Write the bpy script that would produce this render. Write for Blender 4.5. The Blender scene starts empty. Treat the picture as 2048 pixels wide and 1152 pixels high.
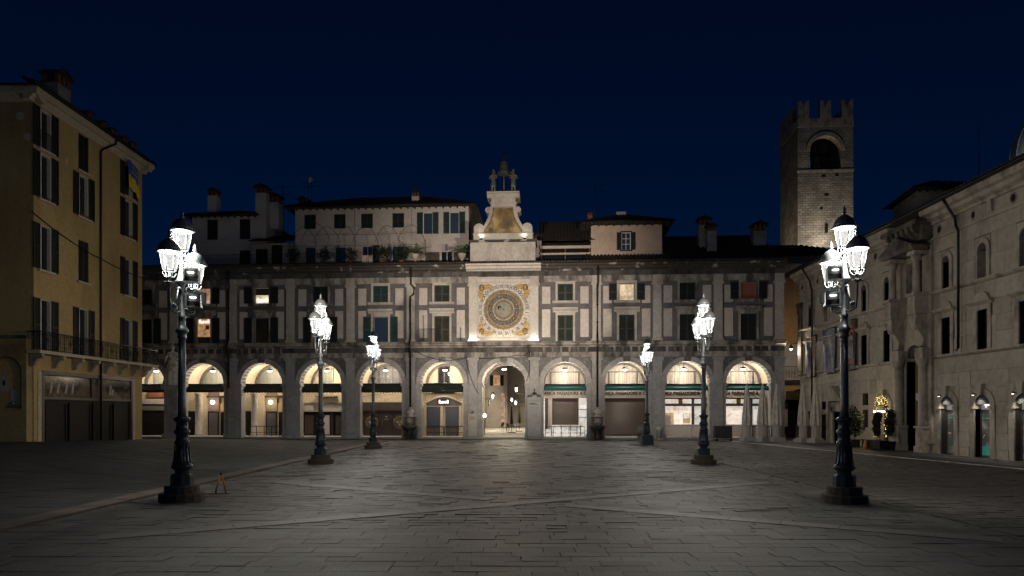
import bpy, math, random
from mathutils import Vector, Matrix
random.seed(11)
scn = bpy.context.scene
COL = scn.collection
R = math.radians
PI = math.pi

# ------------------------------------------------------------------ camera
cam = bpy.data.cameras.new("camera")
cam.sensor_width = 36.0
cam.lens = 24.0
cam.shift_y = (823 - 576) / 2048
cam.clip_end = 3000
co = bpy.data.objects.new("camera", cam)
co.location = (0, 0, 2.2)
co.rotation_euler = (R(90), 0, 0)
COL.objects.link(co)
scn.camera = co

# ------------------------------------------------------------------ night sky
wd = bpy.data.worlds.new("World")
scn.world = wd
wd.use_nodes = True
nt = wd.node_tree
nt.nodes.clear()
sky = nt.nodes.new("ShaderNodeTexSky")
sky.sky_type = 'NISHITA'
sky.sun_disc = False
sky.sun_elevation = R(24)
sky.sun_rotation = R(180)
tint = nt.nodes.new("ShaderNodeMix")
tint.data_type = 'RGBA'
tint.blend_type = 'MULTIPLY'
tint.inputs[0].default_value = 1
tint.inputs[7].default_value = (0.03, 0.33, 1.0, 1)
bg = nt.nodes.new("ShaderNodeBackground")
bg.inputs[1].default_value = 0.0042
wo = nt.nodes.new("ShaderNodeOutputWorld")
nt.links.new(sky.outputs[0], tint.inputs[6])
nt.links.new(tint.outputs[2], bg.inputs[0])
nt.links.new(bg.outputs[0], wo.inputs[0])
moon = bpy.data.lights.new("moon_light", 'SUN')
moon.energy = 0.006
moon.angle = R(10)
moon.color = (.7, .8, 1)
mo = bpy.data.objects.new("moon_light", moon)
mo.rotation_euler = (R(66), 0, 0)
COL.objects.link(mo)

vs = scn.view_settings
vs.view_transform = 'Standard'
vs.look = 'None'
vs.exposure = 0.0
vs.gamma = 1
vs.use_curve_mapping = False
cy = scn.cycles
cy.use_denoising = True
try:
    cy.denoiser = 'OPENIMAGEDENOISE'
except Exception:
    pass
cy.max_bounces = 6
cy.diffuse_bounces = 3
cy.glossy_bounces = 3
cy.transmission_bounces = 3
cy.transparent_max_bounces = 12
cy.sample_clamp_indirect = 2.0
cy.sample_clamp_direct = 40.0
cy.caustics_reflective = False
cy.caustics_refractive = False

# light power table (watts)
W_LANTERN = 530
W_FLOOD = 30000
W_PORTICO = 280
W_CLOCK = 9
W_GABLE = 5

# ------------------------------------------------------------------ materials
def mat(name, col, rough=.8, col2=None, scale=2., lo=.42, hi=.62, bump=0, bscale=25, metal=0,
        rand=0, st=(1, 1, 1), emit=0, spec=.4, fine=.14):
    m = bpy.data.materials.new(name)
    m.use_nodes = True
    t = m.node_tree
    N, L = t.nodes, t.links
    b = N["Principled BSDF"]
    b.inputs["Roughness"].default_value = rough
    b.inputs["Metallic"].default_value = metal
    b.inputs["Specular IOR Level"].default_value = spec
    g = N.new("ShaderNodeNewGeometry")
    c = None
    if col2 is not None:
        mp = N.new("ShaderNodeMapping")
        mp.inputs[3].default_value = st
        L.new(g.outputs[0], mp.inputs[0])
        n = N.new("ShaderNodeTexNoise")
        n.inputs["Scale"].default_value = scale
        n.inputs["Detail"].default_value = 7
        n.inputs["Roughness"].default_value = .65
        L.new(mp.outputs[0], n.inputs[0])
        r = N.new("ShaderNodeMapRange")
        r.inputs[1].default_value = lo
        r.inputs[2].default_value = hi
        L.new(n.outputs[0], r.inputs[0])
        mx = N.new("ShaderNodeMix")
        mx.data_type = 'RGBA'
        mx.inputs[6].default_value = (*col, 1)
        mx.inputs[7].default_value = (*col2, 1)
        L.new(r.outputs[0], mx.inputs[0])
        c = mx.outputs[2]
    fn = N.new("ShaderNodeTexNoise")
    fn.inputs["Scale"].default_value = bscale * .35
    fn.inputs["Detail"].default_value = 6
    L.new(g.outputs[0], fn.inputs[0])
    fr = N.new("ShaderNodeMapRange")
    fr.inputs[1].default_value = .3
    fr.inputs[2].default_value = .7
    fr.inputs[3].default_value = 1 - fine
    fr.inputs[4].default_value = 1 + fine
    L.new(fn.outputs[0], fr.inputs[0])
    val = fr.outputs[0]
    if rand:
        oi = N.new("ShaderNodeObjectInfo")
        rr = N.new("ShaderNodeMapRange")
        rr.inputs[3].default_value = 1 - rand
        rr.inputs[4].default_value = 1 + rand
        L.new(oi.outputs["Random"], rr.inputs[0])
        mu = N.new("ShaderNodeMath")
        mu.operation = 'MULTIPLY'
        L.new(val, mu.inputs[0])
        L.new(rr.outputs[0], mu.inputs[1])
        val = mu.outputs[0]
    hs = N.new("ShaderNodeHueSaturation")
    if c is not None:
        L.new(c, hs.inputs["Color"])
    else:
        hs.inputs["Color"].default_value = (*col, 1)
    L.new(val, hs.inputs["Value"])
    L.new(hs.outputs[0], b.inputs["Base Color"])
    if emit:
        L.new(hs.outputs[0], b.inputs["Emission Color"])
        b.inputs["Emission Strength"].default_value = emit
    if bump:
        bn = N.new("ShaderNodeTexNoise")
        bn.inputs["Scale"].default_value = bscale
        bn.inputs["Detail"].default_value = 5
        L.new(g.outputs[0], bn.inputs[0])
        bp = N.new("ShaderNodeBump")
        bp.inputs["Strength"].default_value = bump
        bp.inputs["Distance"].default_value = .03
        L.new(bn.outputs[0], bp.inputs["Height"])
        L.new(bp.outputs[0], b.inputs["Normal"])
    return m

def room(name, col, col2, strength, scale=1.6, st=(1, 1, .8)):
    """lit room behind glass: uneven shelves, lamps and dark furniture"""
    m = mat(name, col, .9, col2, scale, .40, .66, st=st, emit=strength, bscale=14, fine=.3)
    return m

def glow(name, col, strength):
    m = bpy.data.materials.new(name)
    m.use_nodes = True
    b = m.node_tree.nodes["Principled BSDF"]
    b.inputs["Base Color"].default_value = (*[c * .6 for c in col], 1)
    b.inputs["Emission Color"].default_value = (*col, 1)
    b.inputs["Emission Strength"].default_value = strength
    return m

M = {}
M['stone'] = mat("pale_stone", (.40, .365, .325), .75, (.25, .225, .20), .9, .48, .72, .25, 14, rand=.07, st=(1, 1, .45))
M['stone_dirty'] = mat("weathered_stone", (.33, .295, .26), .8, (.07, .062, .056), 1.1, .42, .60, .35, 10, st=(1, 1, .35))
M['stone_lower'] = mat("pier_stone", (.31, .295, .285), .7, (.22, .205, .195), .8, .45, .7, .2, 12, rand=.06)
M['vous'] = mat("arch_stone", (.37, .345, .325), .7, (.26, .24, .225), 1.2, .45, .7, .2, 14, rand=.12)
M['plaster_grey'] = mat("grey_plaster", (.125, .118, .118), .85, (.085, .079, .078), .7, .42, .62, .25, 18)
M['marble_dark'] = mat("dark_marble", (.105, .098, .098), .6, (.19, .175, .165), 3.5, .5, .68, .15, 20)
M['frieze'] = mat("stained_frieze", (.095, .088, .084), .85, (.028, .025, .023), 1.6, .40, .62, .2, 14, st=(1, 1, .3))
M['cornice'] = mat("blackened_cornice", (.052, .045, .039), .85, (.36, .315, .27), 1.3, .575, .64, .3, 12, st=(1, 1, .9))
M['panel'] = mat("cream_panel", (.47, .415, .365), .7, (.36, .31, .27), 1.1, .5, .75, .15, 20, rand=.08)
M['clockstone'] = mat("clock_marble", (.47, .425, .375), .6, (.36, .315, .265), 1.4, .5, .75, .12, 18)
M['shut_green'] = mat("green_shutter_paint", (.026, .034, .024), .55, (.018, .023, .017), 2, bump=.1, rand=.15)
M['shut_teal'] = mat("teal_shutter_paint", (.018, .040, .040), .55, rand=.1)
M['shut_dark'] = mat("dark_shutter_paint", (.017, .018, .017), .6, rand=.15)
M['shut_brown'] = mat("olive_brown_shutter_paint", (.036, .033, .020), .6, (.022, .02, .012), 3, rand=.1)
M['glass'] = mat("dark_glass", (.012, .013, .016), .08, spec=.6, fine=.05)
M['glass_blue'] = mat("blue_glass", (.030, .043, .070), .1, spec=.6, fine=.1)
M['white_wood'] = mat("white_window_wood", (.55, .53, .50), .5)
M['tile'] = mat("roof_tile", (.050, .036, .028), .9, (.024, .019, .016), 2.5, .4, .6, .4, 8, rand=.15)
M['white_wall'] = mat("white_render", (.43, .385, .35), .85, (.34, .30, .275), .6, .45, .7, .1, 25)
M['pink_wall'] = mat("pink_render", (.47, .355, .28), .85, (.38, .285, .225), .6, .45, .7, .1, 25)
M['yellow_wall'] = mat("ochre_render", (.40, .28, .115), .85, (.27, .18, .07), .5, .44, .70, .15, 20, st=(1, 1, .3))
M['yellow_pale'] = mat("pale_yellow_render", (.30, .225, .10), .85, (.19, .135, .05), .5, .45, .65, .2, 15)
M['cream_cornice'] = mat("cream_cornice", (.44, .37, .27), .75, (.34, .28, .2), 1, .5, .7, .1, 20)
M['ochre_back'] = mat("ochre_street_render", (.42, .25, .11), .85, (.34, .2, .09), .6, .45, .7, .1, 20)
M['portico'] = mat("cream_portico_plaster", (.60, .485, .335), .85, (.52, .415, .28), .7, .45, .7, .08, 20)
M['iron'] = mat("black_iron", (.012, .012, .013), .5, metal=.3)
M['lamp_iron'] = mat("lamp_iron", (.115, .13, .138), .42, (.15, .165, .17), 8, metal=.35, bump=.15, bscale=40)
M['lamp_dark'] = mat("lamp_dark_iron", (.040, .055, .072), .34, (.028, .038, .052), 9, metal=.35, bump=.12, bscale=40)
M['lamp_stone'] = mat("brown_granite", (.085, .066, .055), .75, (.055, .043, .037), 12, bump=.2, bscale=40)
M['bronze'] = mat("bronze", (.16, .175, .14), .55, (.08, .085, .065), 5, metal=.25, bump=.2)
M['gold'] = mat("gilding", (.36, .245, .09), .45, (.18, .115, .042), 6, metal=.35, bump=.1)
M['paving'] = mat("luserna_paving", (.088, .0855, .080), .58, (.046, .045, .043), .38, .38, .62, .7, 30, rand=.22, spec=.26)
M['band'] = mat("pale_paving_band", (.102, .099, .093), .58, (.064, .062, .059), 1.5, bump=.4, bscale=30, rand=.10)
M['setts'] = mat("porphyry_setts", (.062, .056, .052), .7, (.042, .038, .036), 1.2, bump=.5, bscale=12)
M['asphalt'] = mat("dark_asphalt", (.036, .038, .038), .8, (.026, .027, .028), .5, bump=.5, bscale=30)
M['mortar'] = mat("dark_joint", (.040, .039, .037), .9)
M['kerb'] = mat("reddish_kerb", (.088, .066, .055), .8, (.05, .04, .034), 1, bump=.2, rand=.15)
M['strip'] = mat("white_stone_strip", (.42, .41, .40), .7, (.3, .3, .29), 2)
M['palace'] = mat("botticino_stone", (.315, .272, .22), .78, (.155, .132, .106), .55, .48, .72, .3, 10, rand=.10, st=(1, 1, .35))
M['palace_trim'] = mat("botticino_trim", (.33, .287, .233), .75, (.10, .085, .07), 1.3, .47, .68, .3, 10, st=(1, 1, .5))
M['palace_dark'] = mat("sooty_stone", (.13, .112, .092), .85, (.03, .026, .022), 1.4, .4, .6, .4, 8)
M['awn_black'] = mat("black_green_awning", (.010, .016, .014), .85, bump=.1)
M['awn_teal'] = mat("teal_awning", (.006, .085, .080), .8, bump=.1)
M['brown_metal'] = mat("brown_metal", (.060, .043, .037), .45, (.05, .036, .03), 2)
M['roller'] = mat("brown_roller_slat", (.105, .082, .070), .45, metal=.3)
M['grey_metal'] = mat("galvanised_steel", (.20, .20, .20), .45, metal=.6)
M['dark_shop'] = mat("black_shopfront", (.010, .009, .009), .6, (.016, .014, .013), 2, spec=.15)
M['canvas'] = mat("grey_canvas", (.46, .425, .37), .9, (.34, .31, .27), 3, bump=.2)
M['concrete'] = mat("pale_concrete", (.33, .31, .285), .85, bump=.2)
M['leaf'] = mat("dark_leaf", (.022, .038, .014), .5, (.012, .02, .008), 4)
M['palm'] = mat("palm_leaf", (.07, .10, .04), .5)
M['bark'] = mat("bark", (.05, .035, .022), .9)
M['terracotta'] = mat("terracotta", (.22, .085, .04), .8)
M['brick_red'] = mat("chimney_brick", (.16, .07, .04), .9, (.09, .045, .03), 8)
M['orange'] = mat("orange_plastic", (.42, .17, .02), .5)
M['statue'] = mat("white_marble_statue", (.52, .48, .42), .65, (.24, .215, .185), 3.2, .45, .65, .2, 20)
M['pedestal'] = mat("grey_pedestal", (.22, .215, .22), .8, (.15, .145, .145), 1.2)
M['lit_warm'] = room("lit_room_warm", (.82, .48, .25), (.34, .16, .08), .5)
M['lit_cream'] = room("lit_curtain", (.92, .77, .53), (.62, .47, .30), .72, 2.5)
M['lit_office'] = room("lit_office", (.93, .82, .72), (.60, .50, .43), .74, 1.0)
M['lit_white'] = room("lit_white_panel", (.86, .84, .80), (.55, .53, .50), .52, 1.1)
M['text_white'] = glow("lit_lettering", (1, .95, .9), 1.1)
M['lamp_white'] = glow("lamp_white", (1, .93, .80), 14)
M['lamp_small'] = glow("small_lamp", (1, .93, .8), 9)
M['led'] = glow("led_strip", (.88, .94, 1), 3.5)
M['fairy'] = glow("fairy_light", (1, .72, .26), 5)
M['brass'] = mat("brass_letter", (.30, .19, .05), .35, metal=.8)
M['black_letter'] = mat("black_letter", (.02, .016, .013), .5)
M['sign_grey'] = mat("bank_fascia", (.50, .44, .40), .6)
M['lit_dim'] = room("dim_lit_room", (.7, .5, .4), (.2, .15, .13), .2)
M['sash_grey'] = mat("grey_sash", (.22, .22, .23), .5)
M['red_cloth'] = mat("red_curtain", (.16, .045, .035), .9, emit=.10)

def brick_mat(name, c1, c2, mort, sc, bw, rh, bump=.5):
    m = bpy.data.materials.new(name)
    m.use_nodes = True
    t = m.node_tree
    N, L = t.nodes, t.links
    b = N["Principled BSDF"]
    b.inputs["Roughness"].default_value = .9
    tc = N.new("ShaderNodeTexCoord")
    se = N.new("ShaderNodeSeparateXYZ")
    L.new(tc.outputs["Object"], se.inputs[0])
    ad = N.new("ShaderNodeMath")
    ad.operation = 'ADD'
    L.new(se.outputs[0], ad.inputs[0])
    L.new(se.outputs[1], ad.inputs[1])
    cb = N.new("ShaderNodeCombineXYZ")
    L.new(ad.outputs[0], cb.inputs[0])
    L.new(se.outputs[2], cb.inputs[1])
    nz = N.new("ShaderNodeTexNoise")
    nz.inputs["Scale"].default_value = 1.2
    L.new(tc.outputs["Object"], nz.inputs[0])
    va = N.new("ShaderNodeVectorMath")
    va.operation = 'SCALE'
    va.inputs[3].default_value = .16
    L.new(nz.outputs[1], va.inputs[0])
    vb = N.new("ShaderNodeVectorMath")
    L.new(cb.outputs[0], vb.inputs[0])
    L.new(va.outputs[0], vb.inputs[1])
    br = N.new("ShaderNodeTexBrick")
    br.inputs["Color1"].default_value = (*c1, 1)
    br.inputs["Color2"].default_value = (*c2, 1)
    br.inputs["Mortar"].default_value = (*mort, 1)
    br.inputs["Scale"].default_value = sc
    br.inputs["Mortar Size"].default_value = .035
    br.inputs["Mortar Smooth"].default_value = .3
    br.inputs["Brick Width"].default_value = bw
    br.inputs["Row Height"].default_value = rh
    L.new(vb.outputs[0], br.inputs[0])
    n2 = N.new("ShaderNodeTexNoise")
    n2.inputs["Scale"].default_value = .55
    n2.inputs["Detail"].default_value = 8
    L.new(tc.outputs["Object"], n2.inputs[0])
    mr = N.new("ShaderNodeMapRange")
    mr.inputs[1].default_value = .3
    mr.inputs[2].default_value = .7
    mr.inputs[3].default_value = .55
    mr.inputs[4].default_value = 1.25
    L.new(n2.outputs[0], mr.inputs[0])
    hs = N.new("ShaderNodeHueSaturation")
    L.new(br.outputs[0], hs.inputs["Color"])
    L.new(mr.outputs[0], hs.inputs["Value"])
    L.new(hs.outputs[0], b.inputs["Base Color"])
    bp = N.new("ShaderNodeBump")
    bp.inputs["Strength"].default_value = bump
    bp.inputs["Distance"].default_value = .06
    bp.invert = True
    L.new(br.outputs[1], bp.inputs["Height"])
    L.new(bp.outputs[0], b.inputs["Normal"])
    return m

M['tower'] = brick_mat("tower_medolo_stone", (.30, .28, .25), (.19, .175, .155), (.105, .095, .083), 1, .74, .34)

def frosted_glass():
    m = bpy.data.materials.new("frosted_lantern_glass")
    m.use_nodes = True
    t = m.node_tree
    N, L = t.nodes, t.links
    N.clear()
    g = N.new("ShaderNodeNewGeometry")
    n = N.new("ShaderNodeTexNoise")
    n.inputs["Scale"].default_value = 26
    n.inputs["Detail"].default_value = 3
    L.new(g.outputs[0], n.inputs[0])
    mr = N.new("ShaderNodeMapRange")
    mr.inputs[1].default_value = .35
    mr.inputs[2].default_value = .65
    mr.inputs[3].default_value = .80
    mr.inputs[4].default_value = 1.55
    L.new(n.outputs[0], mr.inputs[0])
    e = N.new("ShaderNodeEmission")
    e.inputs[0].default_value = (1, .985, .95, 1)
    L.new(mr.outputs[0], e.inputs[1])
    tr = N.new("ShaderNodeBsdfTransparent")
    tr.inputs[0].default_value = (.96, .96, .94, 1)
    mx = N.new("ShaderNodeMixShader")
    mx.inputs[0].default_value = .42
    L.new(tr.outputs[0], mx.inputs[1])
    L.new(e.outputs[0], mx.inputs[2])
    o = N.new("ShaderNodeOutputMaterial")
    L.new(mx.outputs[0], o.inputs[0])
    return m
M['lantern'] = frosted_glass()

def curtain_mat():
    m = mat("pleated_curtain", (.52, .46, .38), .9, (.30, .26, .21), 5, .4, .62, st=(1.4, 1.4, .04))
    return m
M['curtain'] = curtain_mat()
M['corrugated'] = mat("corrugated_green_grey", (.24, .235, .19), .6, (.17, .165, .13), 6, .4, .6, st=(1.2, 1.2, .03))

def painting_mat():
    m = mat("faded_fresco", (.20, .115, .045), .8, (.075, .065, .045), 1.7, .4, .62, bump=.1)
    t = m.node_tree
    N, L = t.nodes, t.links
    hs = [n for n in N if n.type == 'HUE_SAT'][0]
    src = hs.inputs["Color"].links[0].from_socket
    g = [n for n in N if n.type == 'NEW_GEOMETRY'][0]
    n = N.new("ShaderNodeTexNoise")
    n.inputs["Scale"].default_value = 1.1
    n.inputs["Detail"].default_value = 5
    L.new(g.outputs[0], n.inputs[0])
    r = N.new("ShaderNodeMapRange")
    r.inputs[1].default_value = .52
    r.inputs[2].default_value = .66
    L.new(n.outputs[0], r.inputs[0])
    mx = N.new("ShaderNodeMix")
    mx.data_type = 'RGBA'
    mx.inputs[7].default_value = (.34, .27, .12, 1)
    L.new(src, mx.inputs[6])
    L.new(r.outputs[0], mx.inputs[0])
    L.new(mx.outputs[2], hs.inputs["Color"])
    return m
M['fresco'] = painting_mat()

# ------------------------------------------------------------------ mesh helpers
class MB:
    def __init__(s):
        s.v, s.f, s.m, s.sm = [], [], [], []
    def face(s, pts, m=0, smooth=False):
        i = len(s.v)
        s.v += [tuple(p) for p in pts]
        s.f.append(tuple(range(i, i + len(pts))))
        s.m.append(m)
        s.sm.append(smooth)
    def box(s, x0, x1, y0, y1, z0, z1, m=0):
        i = len(s.v)
        s.v += [(x0, y0, z0), (x1, y0, z0), (x1, y1, z0), (x0, y1, z0), (x0, y0, z1), (x1, y0, z1), (x1, y1, z1), (x0, y1, z1)]
        for q in ((0, 3, 2, 1), (4, 5, 6, 7), (0, 1, 5, 4), (1, 2, 6, 5), (2, 3, 7, 6), (3, 0, 4, 7)):
            s.f.append(tuple(i + k for k in q))
            s.m.append(m)
            s.sm.append(False)
        return s
    def ext(s, poly, y0, y1, m=0):
        """polygon [(x,z)] extruded along y"""
        n = len(poly)
        i = len(s.v)
        s.v += [(x, y0, z) for x, z in poly] + [(x, y1, z) for x, z in poly]
        s.f.append(tuple(range(i, i + n)))
        s.f.append(tuple(range(i + 2 * n - 1, i + n - 1, -1)))
        s.m += [m, m]
        s.sm += [False, False]
        for k in range(n):
            a, b = k, (k + 1) % n
            s.f.append((i + b, i + a, i + a + n, i + b + n))
            s.m.append(m)
            s.sm.append(False)
        return s
    def mold(s, prof, x0, x1, m=0):
        """profile [(y,z)] extruded along x"""
        n = len(prof)
        i = len(s.v)
        s.v += [(x0, y, z) for y, z in prof] + [(x1, y, z) for y, z in prof]
        s.f.append(tuple(range(i, i + n)))
        s.f.append(tuple(range(i + 2 * n - 1, i + n - 1, -1)))
        s.m += [m, m]
        s.sm += [False, False]
        for k in range(n):
            a, b = k, (k + 1) % n
            s.f.append((i + b, i + a, i + a + n, i + b + n))
            s.m.append(m)
            s.sm.append(False)
        return s
    def lathe(s, prof, n=12, c=(0, 0, 0), m=0, smooth=True, flute=0, cap=True, rot=0):
        """profile [(r,z)]"""
        i = len(s.v)
        for r, z in prof:
            for k in range(n):
                a = 2 * PI * k / n + rot
                rr = r * (1 - flute * (k % 2))
                s.v.append((c[0] + rr * math.cos(a), c[1] + rr * math.sin(a), c[2] + z))
        for j in range(len(prof) - 1):
            for k in range(n):
                a, b = j * n + k, j * n + (k + 1) % n
                s.f.append((i + a, i + b, i + b + n, i + a + n))
                s.m.append(m)
                s.sm.append(smooth)
        if cap:
            s.f.append(tuple(i + k for k in range(n - 1, -1, -1)))
            e = i + (len(prof) - 1) * n
            s.f.append(tuple(e + k for k in range(n)))
            s.m += [m, m]
            s.sm += [False, False]
        return s
    def tube(s, pts, r, n=6, m=0, r1=None):
        pts = [Vector(p) for p in pts]
        i = len(s.v)
        K = len(pts)
        for j, p in enumerate(pts):
            d = (pts[min(j + 1, K - 1)] - pts[max(j - 1, 0)])
            if d.length < 1e-9:
                d = Vector((0, 0, 1))
            d.normalize()
            u = d.cross(Vector((0, 0, 1)))
            if u.length < .05:
                u = d.cross(Vector((0, 1, 0)))
            u.normalize()
            w = d.cross(u)
            rr = r if r1 is None else r + (r1 - r) * j / (K - 1)
            for k in range(n):
                a = 2 * PI * k / n
                s.v.append(tuple(p + u * (rr * math.cos(a)) + w * (rr * math.sin(a))))
        for j in range(K - 1):
            for k in range(n):
                a, b = j * n + k, j * n + (k + 1) % n
                s.f.append((i + a, i + a + n, i + b + n, i + b))
                s.m.append(m)
                s.sm.append(True)
        s.f.append(tuple(i + k for k in range(n)))
        s.f.append(tuple(i + (K - 1) * n + k for k in range(n - 1, -1, -1)))
        s.m += [m, m]
        s.sm += [False, False]
        return s
    def ball(s, c, r, n=8, m=0, sz=1.0):
        pr = [(max(r * math.sin(PI * k / n), 1e-4), -r * sz * math.cos(PI * k / n)) for k in range(n + 1)]
        return s.lathe(pr, n, c, m, cap=False)
    def mesh(s, name, mats):
        me = bpy.data.meshes.new(name)
        me.from_pydata(s.v, [], s.f)
        for mm in (mats if isinstance(mats, (list, tuple)) else [mats]):
            me.materials.append(mm)
        me.polygons.foreach_set("material_index", s.m)
        me.polygons.foreach_set("use_smooth", s.sm)
        me.update()
        return me
    def build(s, name, mats, parent=None, loc=(0, 0, 0), rz=0):
        return put(name, s.mesh(name, mats), parent, loc, rz)

def put(name, me, parent=None, loc=(0, 0, 0), rz=0, scale=None):
    o = bpy.data.objects.new(name, me)
    COL.objects.link(o)
    if parent:
        o.parent = parent
    o.location = loc
    o.rotation_euler = (0, 0, rz)
    if scale:
        o.scale = scale
    return o

def tag(o, label, cat, group=None):
    o["label"] = label
    o["category"] = cat
    if group:
        o["group"] = group
    return o

def thing(name, label, cat, loc=(0, 0, 0), rz=0, group=None):
    o = bpy.data.objects.new(name, None)
    COL.objects.link(o)
    o.empty_display_size = .2
    o.location = loc
    o.rotation_euler = (0, 0, rz)
    return tag(o, label, cat, group)

def structure(o):
    o["kind"] = "structure"
    return o

def stuff(o):
    o["kind"] = "stuff"
    return o

def copy_tree(o, parent=None):
    c = o.copy()
    COL.objects.link(c)
    if parent:
        c.parent = parent
    for ch in list(o.children):
        copy_tree(ch, c)
    return c

def light(name, kind, energy, loc, parent=None, col=(1, 1, 1), size=.1, rot=None, spot=None, blend=.5, size_y=None):
    l = bpy.data.lights.new(name, kind)
    l.energy = energy
    l.color = col
    if kind == 'AREA':
        l.size = size
        if size_y:
            l.shape = 'RECTANGLE'
            l.size_y = size_y
    else:
        l.shadow_soft_size = size
    if kind == 'SPOT':
        l.spot_size = R(spot)
        l.spot_blend = blend
    o = bpy.data.objects.new(name, l)
    COL.objects.link(o)
    if parent:
        o.parent = parent
    o.location = loc
    if rot is not None:
        o.rotation_euler = rot
    return o

def aim(o, src, dst):
    d = (Vector(dst) - Vector(src)).normalized()
    o.rotation_euler = d.to_track_quat('-Z', 'Y').to_euler()

def text(name, s, size, parent, loc, material, ext=.02, off=0., rz=0, mat4=None, align='CENTER', sx=1):
    c = bpy.data.curves.new(name, 'FONT')
    c.body = s
    c.size = size
    c.extrude = ext
    c.offset = off
    c.align_x = align
    c.align_y = 'CENTER'
    c.resolution_u = 3
    c.materials.append(material)
    tmp = bpy.data.objects.new("tmp", c)
    COL.objects.link(tmp)
    me = bpy.data.meshes.new_from_object(tmp.evaluated_get(bpy.context.evaluated_depsgraph_get()))
    bpy.data.objects.remove(tmp)
    me.name = name
    o = bpy.data.objects.new(name, me)
    COL.objects.link(o)
    o.parent = parent
    if mat4 is not None:
        o.matrix_basis = mat4
    else:
        o.location = loc
        o.rotation_euler = (R(90), 0, rz)
        o.scale = (sx, 1, 1)
    return o

def holes_wall(mb, x0, x1, z0, z1, holes, y0, y1, m=0):
    xs = sorted({x0, x1, *[min(max(h[k], x0), x1) for h in holes for k in (0, 1)]})
    zs = sorted({z0, z1, *[min(max(h[k], z0), z1) for h in holes for k in (2, 3)]})
    for i in range(len(xs) - 1):
        a, b = xs[i], xs[i + 1]
        xm = (a + b) / 2
        st = None
        for j in range(len(zs)):
            solid = False
            if j < len(zs) - 1:
                zm = (zs[j] + zs[j + 1]) / 2
                solid = not any(h[0] < xm < h[1] and h[2] < zm < h[3] for h in holes)
            if solid and st is None:
                st = zs[j]
            if not solid and st is not None:
                mb.box(a, b, y0, y1, st, zs[j], m)
                st = None
    return mb

def arch_wall(mb, xl, xr, xc, r, zs, zt, y0, y1, m=0, n=18, soffit=None):
    """masonry above an arch springing at zs, between xl and xr, up to zt"""
    P = [(xc - r * math.cos(PI * k / n), zs + r * math.sin(PI * k / n)) for k in range(n + 1)]
    sm = m if soffit is None else soffit
    for k in range(n):
        (a, za), (b, zb) = P[k], P[k + 1]
        mb.face([(a, y0, za), (b, y0, zb), (b, y0, zt), (a, y0, zt)], m)
        mb.face([(a, y1, za), (a, y1, zt), (b, y1, zt), (b, y1, zb)], m)
        mb.face([(a, y0, za), (a, y1, za), (b, y1, zb), (b, y0, zb)], sm)
    mb.face([(xc - r, y0, zt), (xc + r, y0, zt), (xc + r, y1, zt), (xc - r, y1, zt)], m)
    if xl < xc - r:
        mb.box(xl, xc - r, y0, y1, zs, zt, m)
    if xr > xc + r:
        mb.box(xc + r, xr, y0, y1, zs, zt, m)

CUBE = MB().box(-.5, .5, -.5, .5, -.5, .5)
_cache = {}

def cached(key, fn):
    if key not in _cache:
        _cache[key] = fn()
    return _cache[key]

def cube(name, material, parent, x0, x1, y0, y1, z0, z1, loc0=(0, 0, 0)):
    me = cached(('cube', material.name), lambda: CUBE.mesh("block", material))
    return put(name, me, parent, ((x0 + x1) / 2, (y0 + y1) / 2, (z0 + z1) / 2), 0, (x1 - x0, y1 - y0, z1 - z0))

def shutter_mesh(w, h, mkey):
    def mk():
        b = MB()
        t, d = .07, .045
        b.box(0, t, 0, d, 0, h)
        b.box(w - t, w, 0, d, 0, h)
        b.box(t, w - t, 0, d, 0, t)
        b.box(t, w - t, 0, d, h - t, h)
        b.box(t, w - t, 0, d, h * .48 - t / 2, h * .48 + t / 2)
        n = max(4, int(h / .085))
        for k in range(n):
            z = t + (h - 2 * t) * (k + .5) / n
            p = (h - 2 * t) / n
            b.face([(t, .006, z - p * .45), (w - t, .006, z - p * .45), (w - t, d - .004, z + p * .5), (t, d - .004, z + p * .5)])
        b.face([(t, d - .003, t), (w - t, d - .003, t), (w - t, d - .003, h - t), (t, d - .003, h - t)])
        return b.mesh("shutter", M[mkey])
    return cached(('shutter', round(w, 2), round(h, 2), mkey), mk)

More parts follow.
